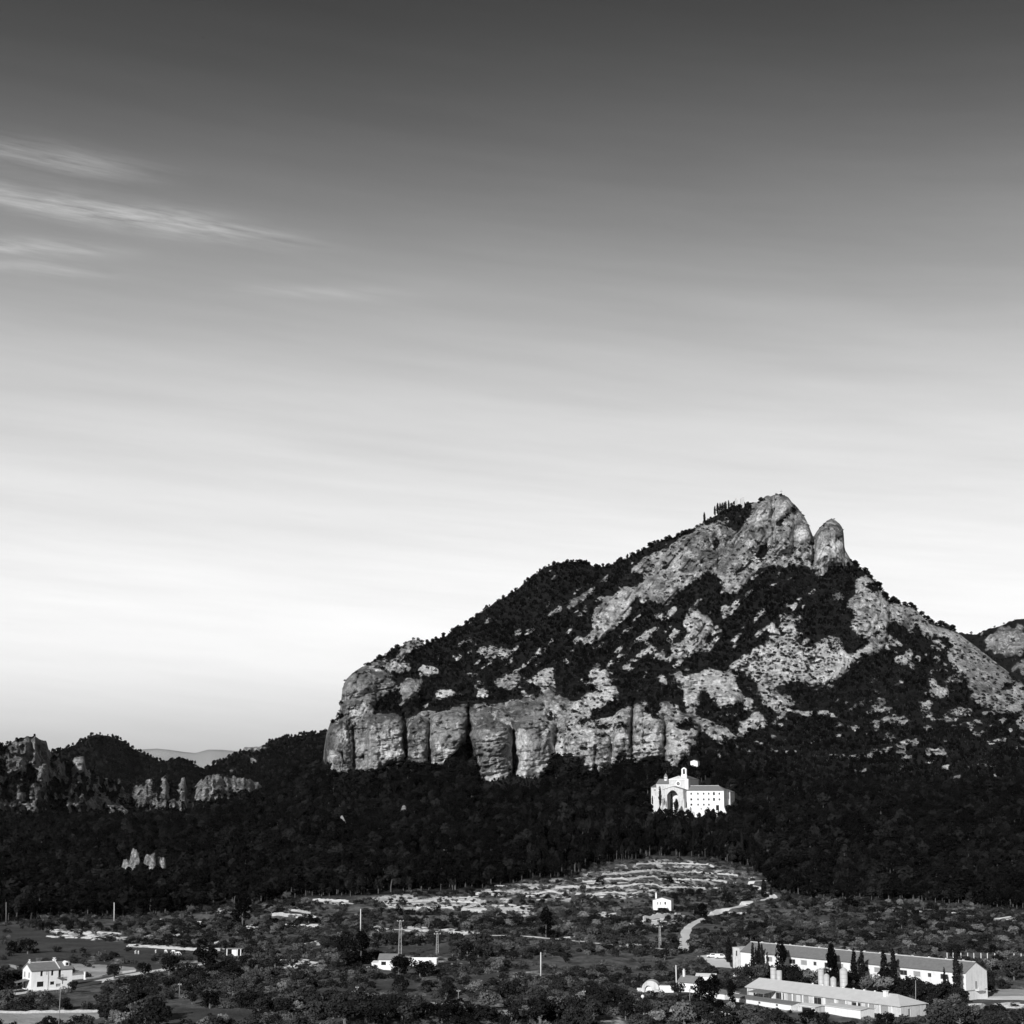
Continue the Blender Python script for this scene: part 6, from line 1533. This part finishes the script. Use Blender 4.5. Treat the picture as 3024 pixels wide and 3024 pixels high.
# ------------------------------------------------------------------ birds
def bird(px, py, Y, span, rz, label, group=None):
    m = MB(); s = span / 2
    m.add([(.0, .16 * s, 0), (s * .55, .1 * s, .18 * s), (s, -.12 * s, .05 * s), (s * .5, -.22 * s, .14 * s), (0, -.2 * s, .0), (-s * .5, -.22 * s, .14 * s), (-s, -.12 * s, .05 * s), (-s * .55, .1 * s, .18 * s)], [(0, 1, 3, 4), (1, 2, 3), (0, 4, 5, 7), (7, 5, 6)])
    m.tube([(0, .38 * s, 0), (0, .28 * s, 0), (0, .05 * s, -.02), (0, -.3 * s, 0), (0, -.55 * s, .01)], [.02 * s, .07 * s, .1 * s, .05 * s, .08 * s], 6)
    o = m.build('bird', M['bird']); o.location = at(float(px), float(py), Y); o.rotation_euler = (R(14), R(8), R(rz)); prop(o, label, 'bird', group)
bird(600, 112, 320., 1.05, 25, 'dark bird gliding high in the darkest part of the sky')
for q in ((65, 920), (2215, 1113), (2943, 838), (3002, 952)): bird(q[0], q[1], 600., .6, 60, 'tiny dark bird, a mere speck in the sky', 'distant birds in the sky')

# ------------------------------------------------------------------ planting
keep = np.array(KEEP)
def extra_bare(x, y): return (y < 1000) * sstep(.30, .5, fbm(x / 26, y / 46, 3, 37))
def hides_road(x, y, reach):
    r = np.zeros(len(x), bool)
    for k_ in np.arange(3, reach, 3.0): r |= near_road(x * (1 + k_ / y), y + k_, .6)
    return r
def free(x, y, pad=0.0):
    ok = np.ones(len(x), bool)
    for kx, ky, kr in keep: ok &= (x - kx) ** 2 + (y - ky) ** 2 > (kr + pad) ** 2
    return ok

BARN_TREES = [('bigpine', 'pine_tree', 2307, 2775, 40, 8, 'tall ragged conifer in front of the long barn roof'), ('bigpine', 'pine_tree', 2457, 2788, 38, 8, 'full dark conifer covering the middle of the long barn'),
    ('cypress', 'cypress_tree', 2224, 2784, 15, 7, 'pointed cypress in front of the flat end of the long barn'), ('cypress', 'cypress_tree', 2234, 2797, 13, 8, 'shortest pointed cypress before the long barn'), ('cypress', 'cypress_tree', 2243, 2777, 15, 7, 'tallest of the pointed cypresses before the flat barn end'), ('cypress', 'cypress_tree', 2252, 2787, 15, 8, 'pointed cypress right of the tallest one at the barn end'),
    ('cypress', 'cypress_tree', 2523, 2800, 22, 7, 'ragged cypress left of the barn porch'), ('cypress', 'cypress_tree', 2546, 2806, 26, 8, 'forked cypress close to the barn porch'), ('cypress', 'cypress_tree', 2611, 2808, 29, 9, 'bulky dark cypress before the right half of the long barn'), ('cypress', 'cypress_tree', 2639, 2803, 25, 6, 'tall straight cypress rising above the barn roof ridge'),
    ('cypress', 'cypress_tree', 2788, 2857, 12, 7, 'small spire-like cypress near the barn gable'), ('cypress', 'cypress_tree', 2824, 2804, 26, 7, 'very tall cypress just left of the blank barn gable')]
# trees that the photograph lets one pick out: kind, column, foot, height in photograph pixels, width factor, label
def spot(kind, name, px, py, hpx, wide, label, cat, group=None, D_=None):
    b = gp(px, py) if D_ is None else Vector(at(float(px), float(py), D_))
    s = hpx * b.y / F_PX / MODEL_H[kind]
    tree(kind, name, b - Vector((0, 0, .15)), s * wide, s, random.uniform(0, 6.28), label, cat, group)
    return (b.x, b.y, 2.0)
TK = []
for a in ((1020, 2866, 112, .95, 'huge dark pine left of the cottage with the dark window'), (1066, 2850, 98, .95, 'big dark pine close beside the huge pine and the cottage'), (715, 2740, 100, .9, 'big dark pine at the wood edge above the shelter'), (2108, 2990, 108, .85, 'dark bushy pine left of the short white shed'), (2070, 2985, 96, .9, 'broad dark pine below the small house with the square chimney'), (2160, 2978, 82, .6, 'narrow dark pine touching the short white shed'),
          (2930, 2935, 50, .9, 'conical dark conifer by the blank gable of the long barn'), (1998, 2422, 62, .5, 'dark conifer standing in front of the convent arch'), (1612, 2770, 88, .8, 'dark pine above the left end of the level track'), (2075, 2712, 45, 1.1, 'round dark pine covering the bend of the winding track'), (2510, 2678, 55, 1.2, 'round dark pine at the foot of the right-hand wood')):
    TK.append(spot('bigpine', 'pine_tree', *a[:5], 'tree'))
for a in ((2256, 2650, 52, 1.9, 'stout dark cypress beside the hairpin of the winding track'), (2277, 2644, 24, 1.8, 'short dark cypress behind the stout hairpin cypress'), (1949.7, 2378, 54, 1.0, 'tall cypress against the white wall left of the convent porch'), (1927, 2374, 24, 1.1, 'small cypress at the left corner of the convent'), (1963, 2377, 20, 1.0, 'small cypress just right of the tall convent cypress'), (1984, 2412, 74, .75, 'slender tall cypress at the left side of the convent arch'), (2040, 2430, 46, .8, 'slender cypress on the terrace right of the convent arch'),
          (2152, 2842, 70, 1.6, 'broad cypress beside the parked cars'), (2172, 2842, 62, 1.5, 'second broad cypress between the parked cars and the barn end'), (2047, 2530, 72, .6, 'thin cypress column above the top terrace'), (2134, 2528, 76, .7, 'cypress column in the wood right of the top terrace'), (2192, 2548, 90, .7, 'tall cypress column at the wood corner above the hairpin'), (2165, 2540, 80, .6, 'cypress column between two taller ones in the wood')):
    TK.append(spot('cypress', 'cypress_tree', *a[:5], 'tree', D_=(1226. if 2325 < a[1] < 2440 and a[0] < 2045 and a[0] not in (1984, 2040) else (1221. if a[0] in (1984, 2040) else None))))
for px_, y0, y1 in ((2080.5, 1511.5, 1538), (2111.3, 1493, 1517), (2119.4, 1484, 1514), (2126.9, 1484, 1512), (2133.3, 1483, 1509), (2139.3, 1481.5, 1506), (2143.7, 1480, 1505), (2152.2, 1476.5, 1498)):
    spot('cypress', 'cypress_tree', px_, y1 + 4, y1 - y0 + 4, 1.5, 'lone cypress lowest on the summit ridge' if px_ < 2090 else 'dark cypress in the row on the summit ridge', 'tree', None if px_ < 2090 else 'cypresses on the summit ridge', 1636. if px_ > 2090 else 1622.)
for a in ((36, 2816, 38, 'round dark oak standing alone on the upper meadow'), (82, 2817, 46, 'taller dark oak casting a long shadow on the meadow'), (500, 2880, 62, 'dark oak hiding the farm track above the olives'), (425, 2882, 40, 'rounded oak where the farm track passes behind'), (612, 2868, 76, 'tall dark oak on the farm track near the shelter'), (540, 2895, 52, 'dark oak between two others below the farm track'), (572, 2900, 44, 'small dark oak below the farm track'), (1178, 2886, 66, 'oak crowding the right side of the cottage'), (1240, 2884, 48, 'small oak in front of the white basin'),
          (1260, 2884, 46, 'round oak beside the pale basin wall'), (1420, 2800, 50, 'dark oak on the slope right of the short pylon'), (1380, 2828, 46, 'oak with a bare pale trunk on the grass strip'), (1440, 2826, 40, 'low dark oak beside the bare-trunk oak'), (212, 2930, 34, 'round bush-like oak at the right corner of the farmhouse'), (2995, 2895, 60, 'broad dark oak beyond the conical conifer'), (2330, 2868, 40, 'oak under the ragged conifer by the barn')):
    TK.append(spot('oak', 'oak_tree', a[0], a[1], a[2], 1.0, a[3], 'tree'))
for a in ((338, 2892, 46, 'round olive tree with bare trunk beside the farm track'), (2686, 2896, 42, 'olive tree before the right half of the long barn'), (2712, 2898, 44, 'second olive tree before the right half of the long barn'), (2752, 2900, 46, 'wide olive tree left of the small spire cypress'), (2670, 2905, 50, 'olive tree under the barn porch')):
    TK.append(spot('olive', 'olive_tree', a[0], a[1], a[2], 1.0, a[3], 'tree'))
def barn_front(px):          # depth of the long barn's front wall along a bearing
    a = ray(px, 2880)[0]; t = (77.5 - a * 590.3) / (-a * 71.3 - 57.3); return 590.3 - 71.3 * t
def barn_tree(kind, name, px, py_top, wpx, off, label):
    D_ = barn_front(px) - off; x_ = ray(px, 2880)[0] * D_; zg = float(gz(x_, D_)); zt = at(float(px), float(py_top), D_)[2]
    s = (zt - zg) / MODEL_H[kind]; w0 = {'cypress': 1.9, 'bigpine': 6.0, 'oak': 5.0, 'olive': 5.0}[kind]
    tree(kind, name, (x_, D_, zg - .15), wpx * D_ / F_PX / w0, s, random.uniform(0, 6.28), label, 'tree')
    TK.append((x_, D_, 2.0))
SKYL = [Z3(q) for q in ([(700, 615), (730, 645), (745, 655), (765, 678), (800, 700), (825, 715), (845, 735)], [(875, 780), (895, 800), (910, 825), (930, 850), (945, 880), (960, 900)], [(985, 905), (1000, 908), (1020, 910), (1035, 915)], [(1085, 930), (1100, 935), (1130, 945), (1150, 955), (1160, 962)], [(1205, 1000), (1225, 1020), (1250, 1045), (1280, 1062), (1310, 1075), (1340, 1083), (1370, 1090)], [(1395, 1098), (1410, 1105), (1425, 1112)])]
SKYL += [Z2(q) for q in ([(85, 640), (115, 640), (150, 635), (185, 630), (215, 632), (245, 632), (275, 632), (305, 632), (335, 635)], [(385, 662), (410, 662), (440, 662), (475, 660), (500, 660), (530, 635), (555, 622)], [(650, 580), (690, 555), (730, 530), (770, 512), (800, 495), (830, 480), (860, 472), (890, 466), (920, 460), (950, 452), (975, 442)], [(1005, 428), (1030, 415), (1055, 402), (1080, 392)], [(1548, 198), (1565, 185)])]
SKYL += [Z1(q) for q in ([(500, 362), (530, 350), (600, 320), (640, 292), (660, 280)], [(880, 240), (910, 238), (945, 225), (990, 200), (1030, 175), (1055, 155), (1085, 135), (1110, 122), (1150, 105), (1190, 88)], [(200, 800), (235, 780), (265, 770)])]
for i, q in enumerate(SKYL):
    for j, (a, b) in enumerate(q):
        p = mp(a, b + 6); hgt = (4.2 + 3.6 * ((j * 37 + i * 11) % 10) / 10) * (1.15 if i < 6 else .95)
        s_ = hgt / 10
        tree('pine', 'pine_tree', (p.x, p.y + 1.0, p.z - 1.2), s_ * (1.3 + .5 * ((j * 13 + i) % 5) / 5), s_, i + j * 1.7, 'dark pine standing against the sky on the right-hand ridge' if i < 6 else ('dark pine standing against the sky on the long left-hand ridge'), 'tree', 'skyline pines of the right-hand ridge' if i < 6 else 'skyline pines of the left-hand ridge')
for a in BARN_TREES: barn_tree(*a)
for i, px_ in enumerate(range(2178, 2850, 13)):
    off = 5 + 3.2 * ((i * 7) % 4); D_ = (barn_front(px_) if px_ > 2200 else 588) - off; x_ = ray(px_, 2880)[0] * D_; zg = float(gz(x_, D_))
    hgt = 3.8 + 2.8 * ((i * 11) % 7) / 7; ok_ = i % 2
    tree('olive' if ok_ else 'oak', 'olive_tree' if ok_ else 'oak_tree', (x_, D_, zg - .1), hgt / 5 * 1.05, hgt / 5, i * 1.9, ('grey-leaved' if ok_ else 'dark') + (' low' if hgt < 5.0 else ' taller') + ' tree in the hedge along the long barn front', 'tree', 'hedge trees along the long barn')
for i, (px_, D_, h_) in enumerate(((14, 552, 6.5), (38, 556, 5.5), (52, 561, 5.0), (-6, 545, 7.0), (30, 540, 4.0))):
    x_ = ray(px_, 2900)[0] * D_; tree('oak', 'oak_tree', (x_, D_, float(gz(x_, D_)) - .1), h_ / 5, h_ / 5, i * 1.3, 'dark oak in the clump behind the farmhouse lean-to', 'tree', 'oak clump behind the farmhouse')
keep = np.concatenate([keep, np.array(TK)])

# open lines of sight: between two columns nothing nearer than D may rise above a row of the photograph
OPEN = [(2170, 2420, 2960, 500), (2420, 2730, 2978, 500), (40, 262, 2936, 528), (2850, 3040, 2962, 520), (1885, 2060, 2932, 520), (1095, 1300, 2866, 590), (-40, 300, 2991, 482), (560, 1000, 2985, 478)]
def opens(x, y, z, h):
    a, b = proj(x, y, z + h); ok = np.ones(len(x), bool)
    for x0, x1, yy, D_ in OPEN: ok &= ~((a > x0 - 12) & (a < x1 + 12) & (y < D_) & (b < yy))
    return ok
LAND = [(n, gp(a, b)) for n, a, b in (('the white farmhouse', 120, 2925), ('the horse meadow', 300, 2800), ('the meadow shelter', 690, 2822), ('the thin wooden pole below the farm track', 529, 2948), ('the cottage with the dark window', 1120, 2864), ('the white water basin', 1250, 2852), ('the white concrete pole in the olive scrub', 1597, 2882), ('the wooden pole behind pale shrubs', 1353, 2980), ('the slanting wooden pole', 1726, 2979), ('the vaulted hut', 1910, 2930), ('the small house with the square chimney', 2020, 2928), ('the livestock shed', 2450, 2955), ('the long barn', 2560, 2890), ('the post fence', 2940, 2829), ('the broad road past the barn gable', 2960, 2950), ('the white terrace house', 1955, 2687), ('the bend of the winding track', 2022, 2762), ('the hairpin cypress', 2256, 2650), ('the lattice pylons', 1235, 2818), ('the pale limestone pavement', 1300, 2670), ('the white pump hut', 588, 2733), ('the concrete pole above the meadow', 337, 2720), ('the low wall of the dry grass bank', 120, 2991), ('the wooden pole below the cottage', 1053, 2960), ('the level pale track', 1645, 2773), ('the cleared terrace slope', 1950, 2580), ('the right-hand scrub slope', 2650, 2720), ('the tall pale outcrop', 396, 2602), ('the convent', 2040, 2440), ('the grey pole at the meadow edge', 16, 2722), ('the big pine above the shelter', 715, 2740), ('the small pale rock below the cliff corner', 1010, 2462), ('the pale rock shelf in the wood', 1310, 2555), ('the round pine under the right-hand wood', 2510, 2678), ('the stony strip left of the limestone pavement', 980, 2662))]
def by_landmark(kind, plural, lo, hi):
    def f(px, py, D_, x, y, h):
        n = min(LAND, key=lambda q: (q[1].x - x) ** 2 + (q[1].y - y) ** 2)[0]
        w = 'low' if h < lo else ('tall' if h > hi else 'middling')
        return '%s %s near %s' % (w, kind, n), '%s near %s' % (plural, n[4:] if n.startswith('the ') else n)
    return f
# --- the pine wood on the foot of the mountain
c = jitter_grid(790, 1460, 4.9, -.40, .36)
c2 = jitter_grid(1460, 2000, 6.0, -.42, -.10)
c = np.concatenate([c, c2])
z = gz(c[:, 0], c[:, 1]); px, py = proj(c[:, 0], c[:, 1], z)
edge = np.interp(px + fbm(c[:, 0] / 25, c[:, 1] / 25, 3, 7) * 30, EDGE[:, 0], EDGE[:, 1])
ok = (py < edge) & free(c[:, 0], c[:, 1], 1.5)
ok &= ~((px > 2025) & (px < 2072) & (py > 2240) & (py < 2300))
ok &= ~((px > 1922) & (px < 2160) & (py > 2370) & (py < 2437))                                   # clearing in front of the convent
ok &= ~((px > 1000) & (px < 2080) & (c[:, 1] > 1425)) & (py > 2180)
ok &= ~((c[:, 1] > 1392) & (px > 940) & (px < 2000))
onrock = (py < 2340) & (px > 2250) & (raster(rockS, np.clip(px, 931, 3400), np.clip(py, 1446, 2345)) > .35)
ok &= ~onrock & ((px < 2300) | (py > 2330) | (RNG.uniform(size=len(c)) < .7))
ok &= RNG.uniform(size=len(c)) < np.where(fbm(c[:, 0] / 30, c[:, 1] / 30, 3, 9) > -.35, .95, .55)
P = np.stack([c[:, 0], c[:, 1], z - .2], -1)[ok]; ppx, ppy = px[ok], py[ok]
H = (5.0 + 5.5 * RNG.beta(2, 2.2, len(P)) + 4.5 * (RNG.uniform(size=len(P)) > .9)) * (1 + .15 * fbm(P[:, 0] / 40, P[:, 1] / 40, 2, 12))
H = np.where((ppx > 1930) & (ppx < 2150) & (ppy > 2437) & (ppy < 2460), np.minimum(H, 7.0), H)
H = np.where((((ppx > 1190) & (ppx < 1265)) | ((ppx > 1320) & (ppx < 1405)) | ((ppx > 1640) & (ppx < 1720))) & (ppy < 2320), H * 1.55, H)
H = np.where((ppx > 1412) & (ppx < 1640) & (ppy < 2345), np.minimum(H, 3.0), H)
tall = (ppx > 1560) & (ppx < 2260) & (ppy > 2440)
H = np.where(tall & (RNG.uniform(size=len(P)) < .6), H * 1.35, H)
slim = np.where(tall, .62, 1.0)
for i, x_ in enumerate((2033., 2041., 2048., 2055., 2061., 2068.)):      # pines at the foot of the hermitage
    D_ = float(hc[1]) - 5 - i % 2; b = at(x_, 2264., D_); P = np.concatenate([P, [[b[0], D_, b[2] - 6.5]]]); H = np.concatenate([H, [6.5 + (i * 7 % 4) * .5]])
    D_ -= 4; b = at(x_ + 3, 2276., D_); P = np.concatenate([P, [[b[0], D_, b[2] - 8.5]]]); H = np.concatenate([H, [8.5]])
for i in range(9):           # pines round the ruined outbuilding
    x_ = 2152 + i * 5.5; D_ = 1222 - (i % 3) * 5; b = at(x_, 2400., D_); g_ = float(gz(b[0], D_))
    P = np.concatenate([P, [[b[0], D_, g_ - .2]]]); H = np.concatenate([H, [max(5.0, at(x_, 2376. + 8 * (i % 2) + (i * 5) % 9, D_)[2] - g_)]])
for i in range(16):          # trees that hide the foot of the convent
    x_ = 1918 + i * 16 + RNG.uniform(-4, 4); D_ = 1217 - i * 1.2; b = at(x_, 2400., D_); g_ = float(gz(b[0], D_))
    P = np.concatenate([P, [[b[0], D_, g_ - .2]]]); H = np.concatenate([H, [max(4.0, at(x_, 2396. + RNG.uniform(-10, 10), D_)[2] - g_)]])
# mountain face: scrub pines where there is no bare rock
def face_points(n, weight):
    w = weight.reshape(-1); w = w / w.sum()
    k = RNG.choice(w.size, n, p=w)
    r_, c_ = np.divmod(k, RX.shape[1])
    x_ = rx[c_] + RNG.uniform(-1, 1, n); y_ = ry[r_] + RNG.uniform(-1, 1, n)
    return at(x_, y_, raster(D, x_, y_) + .3), x_, y_
onface = (RY > skyx[None, :] - .5) & (RX > 962)
fw = onface * np.clip(1 - rockS * 3.0, 0, 1)
fpnt, fx_, fy_ = face_points(9500, fw)
hit = (fx_ > 2028) & (fx_ < 2068) & (fy_ > 2236) & (fy_ < 2305)
fpnt, fx_, fy_ = fpnt[~hit], fx_[~hit], fy_[~hit]
fh = RNG.uniform(2.2, 5.6, len(fpnt)) * (1 + .25 * fbm(fx_ / 60, fy_ / 60, 2, 21))
fh = np.where(fy_ - np.interp(fx_, SKY[:, 0], SKY[:, 1]) < 14, np.minimum(fh, 5.5), fh)
fpnt[:, 2] -= .6
cg, cms, cX, cY = CRAG
w = (np.clip(1 - cms[4:] * 2.2, .02, 1)).reshape(-1); kk = RNG.choice(w.size, 4200, p=w / w.sum())
cp = cg[4:].reshape(-1, 3)[kk] + RNG.normal(size=(4200, 3)) * [2, 0, .3] - [0, 0, 1.0]
far = []
for hp in (HILL2, HILL4):
    w_ = np.clip(1 - hp[1][2:] * 3.0, .005, 1).reshape(-1); k_ = RNG.choice(w_.size, 7000, p=w_ / w_.sum()); far.append(hp[0][2:].reshape(-1, 3)[k_] - [0, 0, 2.0])
far = np.concatenate(far)
PA = np.concatenate([P, fpnt, cp, far]); HA = np.concatenate([H, fh, RNG.uniform(3.0, 6.5, len(cp)), RNG.uniform(6, 11, len(far))])
pine_near = by_landmark('wood-edge pine', 'wood-edge pines', 9.5, 12.5)
def pine_label(px, py, D_, x, y, h):
    return ('stunted pine on the mountain slope', 'stunted pines on the mountain') if D_ > 1350 else pine_near(px, py, D_, x, y, h)
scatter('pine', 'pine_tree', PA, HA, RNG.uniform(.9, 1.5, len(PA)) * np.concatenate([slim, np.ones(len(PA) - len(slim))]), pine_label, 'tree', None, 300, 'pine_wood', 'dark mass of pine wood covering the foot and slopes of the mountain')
# --- valley scrub
c = jitter_grid(452, 1120, 2.5, -.345, .345)
z = gz(c[:, 0], c[:, 1]); px, py = proj(c[:, 0], c[:, 1], z)
st, gr, br = poly_mask(px, py, STONY), poly_mask(px, py, GRASSY), poly_mask(px, py, BARE)
dens = np.where(st > 0, .30, np.where(gr > 0, .012, np.where(br > 0, .02, .38 + .75 * fbm(c[:, 0] / 22, c[:, 1] / 30, 3, 14))))
dens = np.where(extra_bare(c[:, 0], c[:, 1]) > .5, .12, dens)
edge = np.interp(px, EDGE[:, 0], EDGE[:, 1])
ok = (py > edge - 4) & (RNG.uniform(size=len(c)) < dens) & ~near_road(c[:, 0], c[:, 1], .9) & free(c[:, 0], c[:, 1], .3) & (~hides_road(c[:, 0], c[:, 1], 12) | (RNG.uniform(size=len(c)) < .12))
VP = np.stack([c[:, 0], c[:, 1], z - .05], -1)[ok]
VH = RNG.uniform(.7, 2.3, len(VP)) * np.where(st[ok] > 0, .7, 1.0)
vk = opens(VP[:, 0], VP[:, 1], VP[:, 2], VH); VP, VH = VP[vk], VH[vk]
bush_label = by_landmark('leafy grey shrub', 'shrubs', 1.8, 2.15)
# bushes: dotted on the rock, thick on ledges, and under the pines at the wood edge
dw = onface * (rockS * np.clip(blur(dots, 1), 0, 1) * 1.0 + .55 * (rockS > .15) * (rockS < .75) + .12 * np.clip(1 - rockS, 0, 1))
bp, bx_, by_ = face_points(11500, dw)
bh = RNG.uniform(.9, 2.6, len(bp)); bp[:, 2] -= .2
bgx, bms, _, _ = BACK
w2 = np.clip(1 - bms[3:] * 1.3, .12, 1).reshape(-1); k2 = RNG.choice(w2.size, 2600, p=w2 / w2.sum())
cp2 = bgx[3:].reshape(-1, 3)[k2] + RNG.normal(size=(2600, 3)) * [2, 0, .5]
BPA = np.concatenate([bp, cp2]); BHA = np.concatenate([bh, RNG.uniform(1.5, 3.2, 2600)])
n_g = len(VP)
scatter('garrigue', 'shrub', VP, VH, RNG.uniform(.9, 1.6, n_g), bush_label, 'shrub', None, 300, 'valley_scrub', 'grey low scrub spread over the valley floor')
scatter('bush', 'bush', BPA, BHA, RNG.uniform(.9, 1.4, len(BPA)), lambda a, b, d, x, y, h: ('dark bush clinging to the lower cliff', 'bushes clinging to the lower cliff') if b > 2060 and a > 940 else ('dark bush growing on the upper rocks of the mountain', 'bushes on the upper rocks'), 'bush', None, 60, 'hillside_scrub', 'dark scrub dotted over rocks, crags and ledges', need=np.where((np.arange(len(BPA)) < len(bp)), 1.0, .0))
# --- olives and oaks of the valley
c = jitter_grid(456, 1010, 5.4, -.345, .345)
z = gz(c[:, 0], c[:, 1]); px, py = proj(c[:, 0], c[:, 1], z)
st, gr, br = poly_mask(px, py, STONY), poly_mask(px, py, GRASSY), poly_mask(px, py, BARE)
clump = fbm(c[:, 0] / 40, c[:, 1] / 40, 3, 15)
dens = np.where(st > 0, .03, np.where(gr > 0, .0, np.where(br > 0, .0, .20 + .85 * clump + .35 * sstep(2900, 2990, py))))
dens = np.where(extra_bare(c[:, 0], c[:, 1]) > .5, .05, dens)
edge = np.interp(px, EDGE[:, 0], EDGE[:, 1])
ok = (py > edge) & (RNG.uniform(size=len(c)) < dens) & ~near_road(c[:, 0], c[:, 1], 2.2) & free(c[:, 0], c[:, 1], 2.0)
ok &= ~hides_road(c[:, 0], c[:, 1], 34) | (RNG.uniform(size=len(c)) < .14)
c, z, px, py, cl = c[ok], z[ok], px[ok], py[ok], clump[ok]
oak = RNG.uniform(size=len(c)) < .33
Hh = RNG.uniform(2.4, 4.8, len(c)) * (1 + .45 * sstep(2930, 3010, py))
ok = opens(c[:, 0], c[:, 1], z, Hh); c, z, px, py, oak, Hh = c[ok], z[ok], px[ok], py[ok], oak[ok], Hh[ok]
P = np.stack([c[:, 0], c[:, 1], z - .1], -1)
olive_label = by_landmark('grey-leaved olive tree', 'olive trees', 4.2, 5.6)
oak_label = by_landmark('dark round oak', 'dark oaks', 4.0, 5.4)
scatter('olive', 'olive_tree', P[~oak], Hh[~oak], RNG.uniform(.9, 1.35, (~oak).sum()), olive_label, 'tree', None, 290, 'olive_grove', 'grey olive groves spread through the valley scrub')
scatter('oak', 'oak_tree', P[oak], Hh[oak] * 1.0, RNG.uniform(.9, 1.3, oak.sum()), oak_label, 'tree', None, 280, 'oak_scrub', 'dark oak scrub spread through the valley')

# ------------------------------------------------------------------ thin haze in the air
hz = MB(); hz.box(-60000, 60000, -400, 92000, -40, 2600)
haze = hz.build('haze', None)
hm_ = bpy.data.materials.new('haze_air'); hm_.use_nodes = True
hn = hm_.node_tree.nodes; hn.clear()
ho = hn.new('ShaderNodeOutputMaterial'); pv = hn.new('ShaderNodeVolumePrincipled')
pv.inputs['Color'].default_value = (.9, .9, .9, 1); pv.inputs['Density'].default_value = 3.2e-6; pv.inputs['Anisotropy'].default_value = 0.0
hm_.node_tree.links.new(pv.outputs[0], ho.inputs['Volume'])
haze.data.materials.append(hm_)
prop(haze, 'thin pale haze filling the air of the whole valley', 'haze', kind='stuff')
